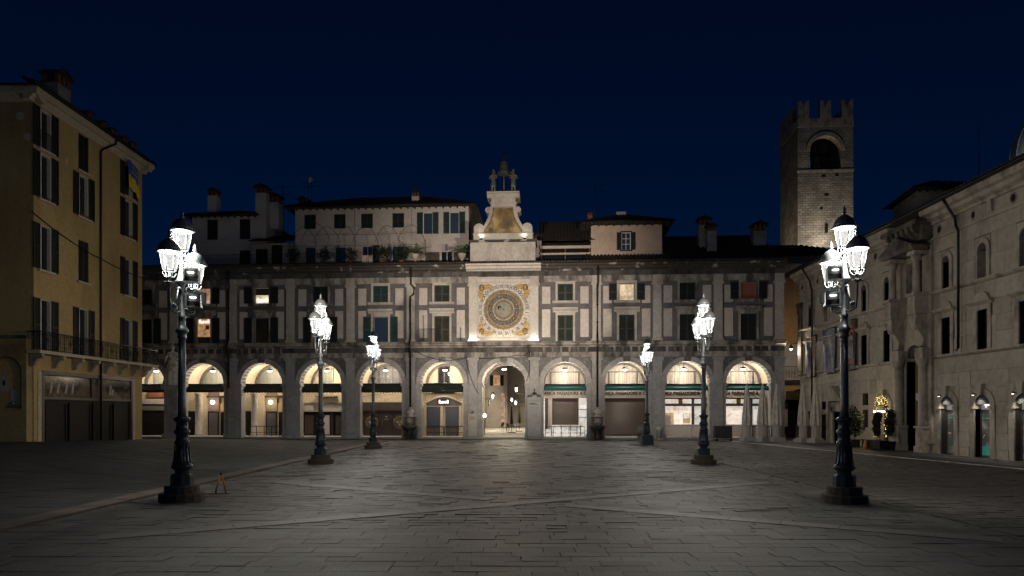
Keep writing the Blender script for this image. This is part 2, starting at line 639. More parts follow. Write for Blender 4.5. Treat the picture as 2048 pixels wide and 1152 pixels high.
def window(root, u, z0, z1, w, shut='shut_green', state='closed', pane='glass', surround=None, sw=.17, sill=None, hood=None,
           rec=.16, vfront=0., bars=True, label=None, shw=None, one_side=None, tilt=8):
    """part 'window' (stone surround or casing) with pane, sash, shutter and sill below it; state closed / open / none"""
    h = z1 - z0
    b = MB()
    sm = M[surround] if surround else M['white_wood']
    if surround:
        b.box(-w / 2 - sw, -w / 2, -.10, rec, 0, h)
        b.box(w / 2, w / 2 + sw, -.10, rec, 0, h)
        b.box(-w / 2 - sw, w / 2 + sw, -.10, rec, h, h + sw)
        b.box(-w / 2 - sw - .03, w / 2 + sw + .03, -.13, rec * .5, h + sw, h + sw + .05)
    else:
        t = .045
        b.box(-w / 2, -w / 2 + t, .05, rec, 0, h)
        b.box(w / 2 - t, w / 2, .05, rec, 0, h)
        b.box(-w / 2 + t, w / 2 - t, .05, rec, h - t, h)
    key = ('win', round(w, 2), round(h, 2), surround, sw, rec)
    o = put("window", cached(key, lambda: b.mesh("window", sm)), root, (u, vfront, z0))
    if label:
        o["label"] = label
    pm = cached(('pane', round(w, 2), round(h, 2), pane, rec), lambda: MB().box(-w / 2, w / 2, rec, rec + .02, 0, h).mesh("pane", M[pane]))
    put("pane", pm, o)
    if bars and state != 'closed':
        def mk():
            q = MB()
            a = .05
            q.box(-w / 2 + .0, -w / 2 + a, rec - .05, rec - .003, 0, h)
            q.box(w / 2 - a, w / 2, rec - .05, rec - .003, 0, h)
            q.box(-w / 2 + a, w / 2 - a, rec - .05, rec - .003, h - a, h)
            q.box(-w / 2 + a, w / 2 - a, rec - .05, rec - .003, 0, a)
            if bars is True:
                q.box(-a / 2, a / 2, rec - .045, rec - .006, a, h - a)
            return q.mesh("sash", M['white_wood' if bars is True else 'sash_grey'])
        put("sash", cached(('sash', round(w, 2), round(h, 2), rec, bars), mk), o)
    if state == 'closed':
        me = shutter_mesh(w / 2 - .01, h - .02, shut)
        put("shutter", me, o, (-w / 2 + .005, .04, .01))
        put("shutter", me, o, (.005, .04, .01))
    elif state == 'open':
        s2 = shw or w / 2
        me = shutter_mesh(s2, h, shut)
        e = sw + .01 if surround else .01
        vv = -.16 if surround else -.07
        if one_side != 'right':
            put("shutter", me, o, (-w / 2 - s2 - e, vv, 0), R(-tilt) * 0)
        if one_side != 'left':
            put("shutter", me, o, (w / 2 + e, vv, 0), 0)
    if sill:
        put("sill", cached(('sill', round(w, 2), sill), lambda: MB().mold(
            [(-.24, -.05), (-.24, -.11), (-.15, -.2), (.06, -.2), (.06, 0), (-.22, 0)], -w / 2 - .42, w / 2 + .42).mesh("sill", M[sill])), o, (0, 0, -.003))
    if hood:
        put("hood", cached(('hood', round(w, 2), hood), lambda: MB().mold(
            [(-.12, 0), (-.14, .1), (-.32, .22), (-.34, .36), (.03, .36), (.03, 0)], -w / 2 - .40, w / 2 + .40).mesh("hood", M[hood])), o, (0, 0, h + sw + .06))
    return o
# ------------------------------------------------------------------ ground
def sstep(a, b, x):
    t = min(max((x - a) / (b - a), 0), 1)
    return t * t * (3 - 2 * t)

def gz(x, y):
    """terrain height: the square rises a little towards the yellow building"""
    up = .58 - .30 * min(max((y - 37) / 11, -.3), 1.4)
    return up * sstep(-11, -24, x) * (1 - sstep(49, 54, y)) + .10 * sstep(60, 110, y)

def make_ground():
    xs = [-900, -300, -120, -60] + [-40 + k for k in range(0, 33)] + [-6, 0, 6, 12, 20, 30, 60, 120, 300, 900]
    ys = [-300, -100, -30, 0, 5, 8] + [10 + 1.5 * k for k in range(0, 32)] + [60, 70, 90, 110, 200, 500, 1200]
    b = MB()
    for x in xs:
        for y in ys:
            b.v.append((x, y, gz(x, y) - .06))
    n = len(ys)
    for i in range(len(xs) - 1):
        for j in range(n - 1):
            a = i * n + j
            b.f.append((a, a + n, a + n + 1, a + 1))
            b.m.append(0)
            b.sm.append(True)
    return structure(b.build("ground", M['asphalt']))
ground = make_ground()

PAVE_L, PAVE_R = -9.3, 8.9
pave = structure(MB().box(PAVE_L, PAVE_R, 4, 53.2, -.05, -.03).build("square_paving", M['mortar']))
stones = []
y = 6.0
row = 0
while y < 53.0:
    dy = random.uniform(.29, .38)
    x = PAVE_L + random.uniform(-.8, 0)
    while x < PAVE_R:
        dx = random.choice((.38, .5, .62, .75, .95))
        x0, x1 = max(x, PAVE_L), min(x + dx, PAVE_R)
        if x1 - x0 > .12:
            g = random.choice((.002, .003, .004, .009))
            g2 = random.choice((.002, .003, .003, .006))
            zt = random.gauss(0, .0022)
            stones.append((x0 + g, x1 - g, y + g2, y + dy - g2, zt))
        x += dx
    y += dy
    row += 1

def in_view(s):
    cx, cyy = (s[0] + s[1]) / 2, (s[2] + s[3]) / 2
    return cyy > 8.6 and abs(cx) < cyy * .77
near = sorted([s for s in stones if in_view(s)], key=lambda s: s[2])[:300]
ids = set(map(id, near))
for s in near:
    o = cube("paving_stone", M['paving'], pave, s[0], s[1], s[2], s[3], -.05, s[4])
    o.rotation_euler = (random.gauss(0, .004), random.gauss(0, .004), random.gauss(0, .004))
b = MB()
for s in stones:
    if id(s) in ids:
        continue
    tx, ty = random.gauss(0, .003), random.gauss(0, .004)
    x0, x1, y0, y1, z = s
    c = [(x0, y0, z - tx - ty), (x1, y0, z + tx - ty), (x1, y1, z + tx + ty), (x0, y1, z - tx + ty)]
    sh = random.choice((0, 0, 1, 1, 2, 3))
    b.face(c, sh)
    for k in range(4):
        p, q = c[k], c[(k + 1) % 4]
        b.face([(p[0], p[1], -.03), (q[0], q[1], -.03), q, p], sh)
FIELD = [M['paving']] + [mat("luserna_paving", c1, .58, c2, .38, .38, .62, .7, 30, spec=.26) for c1, c2 in
         (((.074, .072, .0685), (.040, .039, .038)), ((.106, .102, .095), (.058, .056, .053)), ((.064, .063, .061), (.035, .0348, .034)))]
stuff(b.build("paving_field", FIELD, pave))

# pale diagonal bands crossing between the lamps
for yc in (16.5, 28.6, 40.6):
    for sgn in (-1, 1):
        bo = structure(MB().box(-.01, .01, -.01, .01, -.045, -.04).build("paving_band", M['mortar'], None, (.4, yc, 0), math.atan(.61) * sgn))
        L = -8.9
        while L < 8.6:
            dl = random.uniform(.9, 1.6)
            if not (sgn == -1 and abs(L + dl / 2) < .9):
                cube("band_stone", M['band'], bo, L + .008, L + dl - .008, -.24, .24, -.04, .009 + .001 * sgn + random.uniform(0, .002))
            L += dl

# reddish kerb along the left lamp row
kb = structure(MB().box(-.02, .02, 6, 52, -.05, -.04).build("kerb", M['mortar'], None, (-9.75, 0, 0)))
y = 7.0
while y < 52:
    dy = random.uniform(.8, 1.3)
    cube("kerb_stone", M['kerb'], kb, -.30, .30, y, y + dy - .015, -.05, .02 + random.uniform(0, .01))
    y += dy

# small porphyry setts on the right
b = MB()
y = 9.0
while y < 53:
    x = 8.93
    xe = 19.6 - (y - 26) * .14
    while x < xe:
        dx = random.uniform(.34, .6)
        z = random.gauss(0, .004)
        q = [(x + .008, y + .008, z), (x + dx - .008, y + .008, z + random.gauss(0, .003)), (x + dx - .008, y + .27, z + random.gauss(0, .003)), (x + .008, y + .27, z)]
        b.face(q)
        for k in range(4):
            p0, p1 = q[k], q[(k + 1) % 4]
            b.face([(p0[0], p0[1], -.03), (p1[0], p1[1], -.03), p1, p0])
        x += dx
    y += .28
o = b.build("porphyry_setts", M['setts'])
o["kind"] = "stuff"

# dark worn flagstones left of the kerb, following the rise
b = MB()
y = 8.0
while y < 53.5:
    x = -30 + random.uniform(0, .5)
    dyy = random.uniform(.5, .62)
    while x < -10.08:
        dx = min(random.uniform(.6, 1.2), -10.06 - x)
        if dx > .15 and not (x < -25 and y > 36):
            q = [(x + .006, y + .006), (x + dx - .006, y + .006), (x + dx - .006, y + dyy - .006), (x + .006, y + dyy - .006)]
            e = random.gauss(0, .0025)
            q = [(a, c, gz(a, c) + e) for a, c in q]
            sh = random.choice((0, 0, 1, 2))
            b.face(q, sh)
            for k in range(4):
                p0, p1 = q[k], q[(k + 1) % 4]
                b.face([(p0[0], p0[1], p0[2] - .05), (p1[0], p1[1], p1[2] - .05), p1, p0], sh)
        x += max(dx, .3)
    y += dyy
stuff(b.build("worn_flagstones", [mat("worn_flagstone", c1, .75, c2, .4, .4, .62, .6, 25, spec=.25) for c1, c2 in
      (((.036, .037, .037), (.024, .025, .025)), ((.044, .045, .044), (.028, .029, .029)), ((.030, .031, .032), (.020, .021, .022)))]))

# white stone strip and the pavement in front of the palace
def strip_x(y):
    return 19.4 - (y - 25.9) * .142
b = MB()
ys = [18 + k * 2 for k in range(18)]
for y0, y1 in zip(ys[:-1], ys[1:]):
    b.face([(strip_x(y0), y0, .02), (strip_x(y0) + .16, y0, .02), (strip_x(y1) + .16, y1, .02), (strip_x(y1), y1, .02)])
    b.face([(strip_x(y0), y0, -.03), (strip_x(y0), y0, .02), (strip_x(y1), y1, .02), (strip_x(y1), y1, -.03)])
structure(b.build("kerb_strip", M['strip']))
pv = None
b = MB()
for y0, y1 in zip(ys[:-1], ys[1:]):
    b.face([(strip_x(y0) + .16, y0, -.02), (24, y0, -.02), (24, y1, -.02), (strip_x(y1) + .16, y1, -.02)])
pv = structure(b.build("pavement", M['mortar']))
b = MB()
y = 18.0
while y < 52:
    x = strip_x(y) + .22
    while x < 22.2:
        dx = random.uniform(.7, 1.1)
        z = .012 + random.gauss(0, .003)
        q = [(x + .008, y + .008, z), (x + dx - .008, y + .008, z), (x + dx - .008, y + .55, z), (x + .008, y + .55, z)]
        b.face(q)
        for k in range(4):
            p0, p1 = q[k], q[(k + 1) % 4]
            b.face([(p0[0], p0[1], -.02), (p1[0], p1[1], -.02), p1, p0])
        x += dx
    y += .56
stuff(b.build("pavement_slab", M['paving'], pv))

# ------------------------------------------------------------------ street lamps
def lantern_meshes():
    W0, W1, H = .148, .228, .46      # bottom, top radius, glass height
    n = 6
    def ring(r, z, k):
        a = 2 * PI * k / n + PI / 6
        return (r * math.cos(a), r * math.sin(a), z)
    gl = MB()
    for k in range(n):
        gl.face([ring(W0, 0, k), ring(W0, 0, k + 1), ring(W1, H, k + 1), ring(W1, H, k)])
    fr = MB()
    for k in range(n):
        fr.tube([ring(W0 + .004, 0, k), ring(W1 + .004, H, k)], .011, 5)
        fr.tube([ring(W0 + .004, 0, k), ring(W0 + .004, 0, k + 1)], .013, 5)
        # basket bars under the glass
        p = ring(W0, 0, k)
        fr.tube([p, (p[0] * 1.02, p[1] * 1.02, -.07), (p[0] * .72, p[1] * .72, -.145), (p[0] * .2, p[1] * .2, -.165)], .013, 5)
    fr.lathe([(.03, -.165), (.05, -.15), (.035, -.12), (.02, -.05)], 8)
    dm = MB()
    dm.lathe([(W1 + .01, H - .015), (W1 + .075, H), (W1 + .075, H + .02), (W1 + .02, H + .045), (W1 + .03, H + .06), (.245, H + .11), (.212, H + .19), (.15, H + .26),
              (.08, H + .305), (.045, H + .325)], 12, flute=.0, cap=True)
    dm.lathe([(.04, H + .32), (.027, H + .345), (.05, H + .36), (.054, H + .382), (.027, H + .405), (.04, H + .428), (.045, H + .45), (.027, H + .48), (.006, H + .54)], 8)
    return gl.mesh("lantern_glass", M['lantern']), fr.mesh("lantern_frame", M['lamp_iron']), dm.mesh("lantern_dome", M['lamp_iron'])
GL, FR, DM = lantern_meshes()

def lamp_post_mesh():
    b = MB()
    # fluted shaft
    b.lathe([(.098, 2.08), (.095, 2.3), (.084, 4.02)], 28, flute=.11)
    b.lathe([(.09, 4.0), (.115, 4.03), (.10, 4.07), (.10, 4.12), (.145, 4.17), (.155, 4.22), (.12, 4.27), (.095, 4.31), (.085, 4.36), (.075, 4.5),
             (.10, 4.54), (.075, 4.58), (.062, 4.75), (.062, 5.32), (.10, 5.36), (.15, 5.40), (.15, 5.43), (.11, 5.48), (.075, 5.62), (.055, 5.80), (.05, 5.86),
             (.10, 5.89), (.06, 5.93), (.035, 5.98), (.03, 6.05)], 14)
    return b.mesh("post", M['lamp_iron'])

def lamp_base_mesh():
    b = MB()
    b.lathe([(.30, .38), (.30, .62), (.27, .66), (.20, .68)], 8, smooth=False, rot=PI / 8)
    b.lathe([(.20, .66), (.185, .71), (.20, .75), (.27, .80), (.29, .84), (.285, .87), (.22, .93), (.19, 1.0), (.175, 1.15), (.165, 1.33), (.17, 1.38), (.205, 1.42),
             (.205, 1.46), (.165, 1.49), (.155, 1.55), (.16, 1.62), (.21, 1.67), (.21, 1.72), (.16, 1.76), (.15, 1.85), (.15, 1.93), (.215, 1.98), (.225, 2.03), (.15, 2.07), (.11, 2.09)], 20)
    for k in range(8):
        a = k * PI / 4 + PI / 8
        c, s = math.cos(a), math.sin(a)
        b.tube([(.24 * c, .24 * s, .88), (.205 * c, .205 * s, 1.0), (.19 * c, .19 * s, 1.2), (.182 * c, .182 * s, 1.36)], .022, 5)
    b.v = [(x * .87, y * .87, z) for x, y, z in b.v]
    return b.mesh("cast_base", M['lamp_dark'])

def arm_mesh(ox, oy, oz):
    b = MB()
    L = math.hypot(ox, oy)
    c, s = ox / L, oy / L
    def P(r, z):
        return (r * c, r * s, z)
    b.tube([P(.05, 4.66), P(.2, 4.62), P(.38, 4.68), P(L - .02, 4.86), P(L, 5.0), P(L, oz - .30)], .026, 6)
    # scroll volute
    sc = [P(.26 + (.12 - .0085 * k) * math.cos(k * .55 + 2.6), 4.78 + (.12 - .0085 * k) * math.sin(k * .55 + 2.6)) for k in range(13)]
    b.tube(sc, .022, 5, r1=.03)
    b.ball(sc[-1], .05, 6)
    b.tube([P(.04, 5.25), P(.12, 5.2), P(.16, 5.0), P(.2, 4.88)], .02, 5)
    b.ball(P(.1, 5.23), .045, 6)
    # leaf dish under the lantern
    b.lathe([(.03, oz - .34), (.06, oz - .31), (.13, oz - .285), (.14, oz - .27), (.05, oz - .28), (.03, oz - .2)], 10, (ox, oy, 0), flute=.2)
    b.lathe([(.025, oz - .26), (.03, oz - .16)], 6, (ox, oy, 0))
    return b.mesh("arm", M['lamp_iron'])

def flood_mesh():
    b = MB()
    b.box(-.16, .16, -.13, .16, -.16, .16)
    b.box(-.17, .17, -.155, -.125, .14, .17)
    b.box(-.17, .17, -.155, -.125, -.17, -.14)
    b.box(-.17, -.14, -.155, -.125, -.14, .14)
    b.box(.14, .17, -.155, -.125, -.14, .14)
    for k in range(4):
        b.box(-.13 + k * .075, -.10 + k * .075, .16, .20, -.13, .13)
    b.box(-.14, .14, -.1305, -.1302, -.14, -.02, 1)
    b.lathe([(.07, 0), (.075, .02)], 12, (0, -.135, .06), 2)
    return b.mesh("floodlight", [M['lamp_iron'], M['dark_shop'], M['lamp_small']])

POST, BASE, FLOOD = lamp_post_mesh(), lamp_base_mesh(), flood_mesh()
STEP1 = MB().lathe([(.53, -.02), (.53, .17), (.515, .195)], 16, rot=PI / 16, smooth=False).mesh("base_step", M['lamp_stone'])
STEP2 = MB().lathe([(.405, .19), (.405, .36), (.39, .385)], 16, rot=PI / 16, smooth=False).mesh("base_step", M['lamp_stone'])
ARMS = {}

def street_lamp(x, y, side, label, floods=False, steps=True):
    t = thing("street_lamp", label, "street lamp", (x, y, gz(x, y)), 0, "three lantern street lamps on the square")
    if steps:
        put("base_step", STEP1, t)
        put("base_step", STEP2, t)
    else:
        b = MB().box(-.36, .36, -.36, .36, -.03, .62)
        b.box(-.29, .29, -.29, .29, .62, .70)
        put("base_block", cached('bblock', lambda: b.mesh("base_block", M['lamp_dark'])), t)
    put("cast_base", BASE, t)
    put("post", POST, t)
    spots = [(0, 0, 6.20), (side * .11, -.40, 5.60), (-side * .14, .38, 5.44)]
    for i, (a, c, z) in enumerate(spots):
        if i:
            key = (a, c, z)
            if key not in ARMS:
                ARMS[key] = arm_mesh(a, c, z)
            put("arm", ARMS[key], t)
        l = put("lantern", FR, t, (a, c, z))
        put("glass", GL, l)
        put("dome", DM, l)
        light("lantern_light", 'POINT', W_LANTERN, (0, 0, .28), l, (1, .955, .885), .09)
    if floods:
        for dz, tgt, w in ((5.52, (-.7, 54, 11.0), 1), (4.93, None, 0)):
            f = put("floodlight", FLOOD, t, (-side * .30, -.12 if dz > 5 else .0, dz), -side * R(14))
        br = MB()
        br.tube([(0, 0, 5.25), (-side * .30, -.08, 5.25), (-side * .30, -.1, 5.36)], .018, 5)
        br.tube([(0, 0, 4.75), (-side * .30, .05, 4.72), (-side * .30, .03, 4.78)], .018, 5)
        br.build("flood_bracket", M['lamp_iron'], t)
        # extra projector added behind the two boxes to brighten the clock front
        f = put("floodlight", FLOOD, t, (-side * .22, .30, 5.05), PI - side * R(-20))
        s = light("added_clock_flood", 'SPOT', W_FLOOD, (-side * .22, .52, 5.05), t, (1, .86, .71), .12, (0, 0, 0), 40, 1.0)
        aim(s, (x - side * .22, y + .52, 5.05), (-.7, 54, 11.2))
    return t

street_lamp(-8.17, 16.9, -1, "nearest lamp of the left row, tall iron post in front of the statue and arcade", True)
street_lamp(8.08, 16.6, 1, "nearest lamp of the right row, tall iron post in front of the stone palace", True)
street_lamp(-8.10, 28.9, -1, "middle lamp of the left row on a stepped stone base, before the fourth arch")
street_lamp(8.06, 28.7, 1, "middle lamp of the right row on a stepped stone base, before the bank arches")
street_lamp(-8.25, 40.6, -1, "far lamp of the left row, smallest on that side, before the watch shop arch")
street_lamp(8.90, 45.0, 1, "far lamp of the right row on a square dark block, before the roller shutter arch", steps=False)

# small orange A frame stand beside the near left lamp
t = thing("caution_stand", "small orange folding stand beside the near left lamp base", "caution stand", (-7.85, 18.4, 0), R(25))
for s in (-1, 1):
    MB().tube([(-.13, s * .12, 0), (-.02, s * .02, .52)], .02, 5).tube([(.13, s * .12, 0), (.02, s * .02, .52)], .02, 5).build("leg", M['orange'], t)
MB().box(-.03, .03, -.05, .05, .50, .55).build("hinge", M['iron'], t)
# ------------------------------------------------------------------ arcaded building (local: x along the front, y into the building)
PIL = [-32.1, -27.15, -22.2, -17.35, -12.38, -7.46, -2.41, 2.48, 7.42, 12.17, 16.89, 21.6]
BAYS = {k - 6: (PIL[k] + PIL[k + 1]) / 2 for k in range(11)}   # -6 .. 4, clock bay is 0
FROT = R(-3.4)
FLOC = Vector((-.7, 54.6, 0))
AR = 1.72
ZS = 4.44
VB = 3.0          # back wall of the portico
F = thing("arcaded_building", "long grey and white arcaded building with shuttered windows behind the lamps", "building", FLOC, FROT)

def fw(u, v, z):
    """facade local to world"""
    c, s = math.cos(FROT), math.sin(FROT)
    return (FLOC.x + u * c - v * s, FLOC.y + u * s + v * c, z)

# piers, pilasters and spandrels
wall = MB()
for k, uc in BAYS.items():
    i = k + 6
    arch_wall(wall, PIL[i], PIL[i + 1], uc, AR, ZS, 6.52, 0, .75)
wall.build("spandrel_wall", M['marble_dark'], F)
for i, p in enumerate(PIL):
    pier = MB()
    l = BAYS[i - 7] + AR if i > 0 else p - .9
    r = BAYS[i - 6] - AR if i < 11 else p + .38
    pier.box(l, r, -.02, .76, 0, ZS)
    # plinth and imposts
    pier.box(l - .04, r + .04, -.08, .78, 0, .42)
    for e, sg in ((l, 1), (r, -1)):
        if (i == 0 and sg == 1) or (i == 11 and sg == -1):
            continue
        a, b_ = (e - .09, e + .42) if sg == 1 else (e - .42, e + .09)
        pier.box(a, b_, -.11, .85, ZS - .20, ZS - .06)
        pier.box(a + .03, b_ - .03, -.08, .82, ZS - .06, ZS - .003)
    pier.build("pier", M['stone_lower'], F)

def ionic(b, w, z, d=.2):
    """capital: abacus and two volutes"""
    b.box(-w / 2 - .07, w / 2 + .07, -d - .10, .02, z + .17, z + .23)
    b.box(-w / 2, w / 2, -d - .05, .02, z, z + .17)
    for s in (-1, 1):
        c = (s * (w / 2 + .03))
        n = 10
        b.ext([(c + .105 * math.cos(2 * PI * k / n), z + .09 + .105 * math.sin(2 * PI * k / n)) for k in range(n)], -d - .08, .0)
        b.ext([(c + .045 * math.cos(2 * PI * k / n), z + .09 + .045 * math.sin(2 * PI * k / n)) for k in range(n)], -d - .11, -d - .06)

def pil_low():
    b = MB()
    b.box(-.36, .36, -.17, .05, .43, 6.28)
    b.box(-.43, .43, -.22, .06, 0, .40)
    b.box(-.40, .40, -.20, .06, 6.16, 6.21)
    ionic(b, .72, 6.285)
    return b.mesh("pilaster", M['stone_lower'])

def pil_up():
    b = MB()
    b.box(-.33, .33, -.15, .05, 8.0, 12.22)
    b.box(-.43, .43, -.24, .05, 7.765, 7.88)
    b.box(-.38, .38, -.20, .05, 7.88, 8.0)
    ionic(b, .64, 12.22, .15)
    b.box(-.36, .36, -.20, .05, 12.455, 12.98)
    return b.mesh("pilaster", M['stone'])
PL, PU = pil_low(), pil_up()
for i, p in enumerate(PIL):
    put("pilaster", PL, F, (p, -.02, 0))
    o = put("pilaster", PU, F, (p, 0, 0))

# arch stones
VS = []
for k in range(11):
    a0, a1 = PI * k / 11 + .004, PI * (k + 1) / 11 - .004
    pts = []
    n = 4
    ro = AR + .38 + (.06 if k == 5 else 0)
    for j in range(n + 1):
        a = a0 + (a1 - a0) * j / n
        pts.append((-AR * .998 * math.cos(a), AR * .998 * math.sin(a)))
    for j in range(n, -1, -1):
        a = a0 + (a1 - a0) * j / n
        pts.append((-ro * math.cos(a), ro * math.sin(a)))
    b = MB().ext(pts, -.10 if k != 5 else -.17, .77)
    VS.append(b.mesh("arch_stone", M['vous'] if k != 5 else M['marble_dark']))
for k, uc in BAYS.items():
    for j, me in enumerate(VS):
        put("arch_stone", me, F, (uc, 0, ZS))

# entablature between the storeys, broken forward over each pilaster
UL, UR = PIL[0] - .6, PIL[-1] + .42
ent = MB()
ent.box(UL, UR, -.06, .6, 6.53, 6.93)
ent.box(UL, UR, -.10, .6, 6.80, 6.86)
for p in PIL:
    ent.box(p - .38, p + .38, -.19, .0, 6.525, 6.925)
ent.build("architrave", M['stone_dirty'], F)
fz = MB().box(UL + .01, UR - .01, -.045, .6, 6.93, 7.33)
for p in PIL:
    fz.box(p - .37, p + .37, -.17, .0, 6.935, 7.325)
fz.build("frieze", M['frieze'], F)
br = MB().ext([(-.09, 7.33), (-.07, 6.95), (.07, 6.95), (.09, 7.33)], -.16, 0).mesh("frieze_bracket", M['stone_dirty'])
for i in range(11):
    if i - 6 in (1, 2, 3, 4, -6, -5, -4):
        a, c = PIL[i] + .45, PIL[i + 1] - .45
        for j in range(6):
            u = a + (c - a) * (j + .5) / 6
            put("frieze_bracket", br, F, (u, 0, 0))
co1 = MB()
prof = [(-.08, 7.33), (-.12, 7.42), (-.30, 7.50), (-.33, 7.62), (-.42, 7.66), (-.42, 7.73), (-.36, 7.765), (.4, 7.765), (.4, 7.33)]
co1.mold(prof, UL, UR)
for p in PIL:
    co1.mold([(y - .13, z + .002) for y, z in prof[:7]] + [(-.05, 7.768), (-.05, 7.332)], p - .42, p + .42)
co1.build("string_cornice", M['stone_dirty'], F)

# upper wall with openings
WW = 1.22
holes = []
for k, uc in BAYS.items():
    if k == 0:
        continue
    holes += [(uc - WW / 2, uc + WW / 2, 7.79, 9.86), (uc - WW / 2, uc + WW / 2, 11.0, 12.34)]
w = MB()
holes_wall(w, PIL[0] - .5, PIL[-1] + .38, 7.75, 12.5, holes, 0, .4)
w.build("upper_wall", M['plaster_grey'], F)
# core of the building behind the walls, the passage left open
core = MB()
core.box(UL + .05, -2.35, VB + .30, 9, 0, 14.0)
core.box(2.25, UR - .05, VB + .30, 9, 0, 14.0)
core.box(-2.35, 2.25, VB + .30, 9, 6.45, 14.0)
core.box(UL + .05, UR - .05, .77, VB + .29, 6.6, 13.9)
core.build("inner_wall", M['portico'], F)

# inlaid cream panels
for k, uc in BAYS.items():
    if k == 0:
        continue
    for s in (-1, 1):
        for z0, z1 in ((8.12, 10.34), (10.78, 12.14)):
            cube("cream_panel", M['panel'], F, uc + s * 1.52 - .33, uc + s * 1.52 + .33, -.025, .05, z0, z1)

# top entablature, cornice, gutter tiles
tp = MB().box(UL, UR, -.10, .5, 12.5, 12.76).box(UL, UR, -.14, .5, 12.76, 12.98)
tp.build("upper_architrave", M['stone_dirty'], F)
MB().box(UL + .01, UR - .01, -.07, .5, 12.98, 13.38).build("upper_frieze", M['frieze'], F)
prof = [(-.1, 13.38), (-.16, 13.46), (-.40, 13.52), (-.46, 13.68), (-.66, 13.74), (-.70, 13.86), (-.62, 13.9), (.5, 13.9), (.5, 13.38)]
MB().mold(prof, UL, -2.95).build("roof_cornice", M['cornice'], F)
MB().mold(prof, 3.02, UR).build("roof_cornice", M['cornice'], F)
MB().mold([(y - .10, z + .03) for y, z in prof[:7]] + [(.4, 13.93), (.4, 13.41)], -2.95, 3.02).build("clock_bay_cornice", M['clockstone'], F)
b = MB()
u = UL
while u < UR:
    p = [(u + .12 + .115 * math.cos(a), .115 * math.sin(a)) for a in [PI * k / 5 for k in range(6)]]
    for j in range(5):
        (x0, z0), (x1, z1) = p[j], p[j + 1]
        b.face([(x0, -.92, 13.93 + z0), (x1, -.92, 13.93 + z1), (x1, .55, 14.30 + z1), (x0, .55, 14.30 + z0)])
    b.face([(x, -.92, 13.93 + z) for x, z in p][::-1])
    u += .25
b.box(UL, UR, -.88, .5, 13.90, 13.935)
stuff(b.build("eave_tile", M['tile'], F))
# big dark roof over the bank side and the flat terrace over the left side
def pitched(parent, name, x0, x1, y0, y1, z0, z1, hip=0., over=.0, material='tile', step=.24):
    """tiled slope: real cover tile rows on a sheet, rising from y0,z0 to y1,z1"""
    b = MB()
    b.face([(x0, y0, z0), (x1, y0, z0), (x1 - hip, y1, z1), (x0 + hip, y1, z1)])
    L = math.hypot(y1 - y0, z1 - z0)
    nx = int((x1 - x0) / step)
    for k in range(nx):
        x = x0 + (k + .5) * step
        f0 = 1.0
        if hip:
            f0 = min(1, (x - x0) / hip, (x1 - x) / hip)
        ye, ze = y0 + (y1 - y0) * f0, z0 + (z1 - z0) * f0
        r = step * .3
        b.face([(x - r, y0 - .02, z0 + .02), (x, y0 - .02, z0 + .02 + r), (x, ye, ze + .02 + r), (x - r, ye, ze + .02)])
        b.face([(x, y0 - .02, z0 + .02 + r), (x + r, y0 - .02, z0 + .02), (x + r, ye, ze + .02), (x, ye, ze + .02 + r)])
    return b.build(name, M[material], parent)
pitched(F, "tiled_roof", 6.6, UR + .3, .5, 8.2, 14.25, 18.05, step=.3)
MB().ext([(2.6, 14.0), (UR + .3, 14.0), (UR + .3, 18.0), (2.6, 18.0)], 8.25, 8.6).build("roof_back_wall", M['tile'], F)
MB().face([(UR + .3, .5, 14.0), (UR + .3, 8.2, 14.0), (UR + .3, 8.2, 18.05), (UR + .3, .5, 14.25)])
MB().box(UL, -2.6, .55, 14, 14.03, 14.25).build("terrace_floor", M['concrete'], F)
MB().box(2.6, 6.6, .55, 8, 14.03, 14.25).build("terrace_floor", M['concrete'], F)

# right end return wall
MB().box(UR - .05, UR - .02, .4, 9, 0, 14).build("end_wall", M['white_wall'], F)

# ------------------------------------------------------------------ windows of the arcaded building
WIN = {
    -6: (('none', 'glass', None), ('open', 'glass', 'right')),
    -5: (('open', 'lit_warm', 'right'), ('open', 'lit_warm', None)),
    -4: (('open', 'lit_cream', None), ('open', 'glass', None)),
    -3: (('closed', 'glass', None), ('open', 'glass_blue', None)),
    -2: (('closed', 'glass', None), ('open', 'glass_blue', None)),
    -1: (('closed', 'glass', None), ('closed', 'glass', None)),
    1: (('closed', 'glass', None), ('closed', 'glass', None)),
    2: (('open', 'lit_cream', None), ('closed', 'glass', None)),
    3: (('closed', 'glass', None), ('closed', 'glass', None)),
    4: (('open', 'red_cloth', None), ('closed', 'glass', None)),
}
SH = {-6: 'shut_dark', -5: 'shut_dark', -4: 'shut_dark', -3: 'shut_dark', -2: 'shut_teal', -1: 'shut_green', 1: 'shut_green', 2: 'shut_dark', 3: 'shut_dark', 4: 'shut_dark'}
WOBJ = {}
for k, (up, lo) in WIN.items():
    uc = BAYS[k]
    sur = 'stone' if abs(k) < 3 else 'stone_dirty'
    lb = {2: "lit window with pleated cream curtains", 4: "window with a red curtain between dark shutters",
          -4: "lit window with a white shop name", -5: "dim amber lit window"}.get(k)
    WOBJ[k, 1] = window(F, uc, 11.0, 12.34, WW, SH[k] if k != -2 else 'shut_teal', up[0], up[1], sur, .17, sill=sur, shw=.62, one_side=up[2], label=lb, bars='frame')
    WOBJ[k, 0] = window(F, uc, 7.79, 9.86, WW, 'shut_brown' if k == -1 else SH[k], lo[0], lo[1], sur, .17, hood=sur, shw=.62, one_side=lo[2], bars='frame',
                        label="lit window with a white shop name across its top" if k == -5 else None)
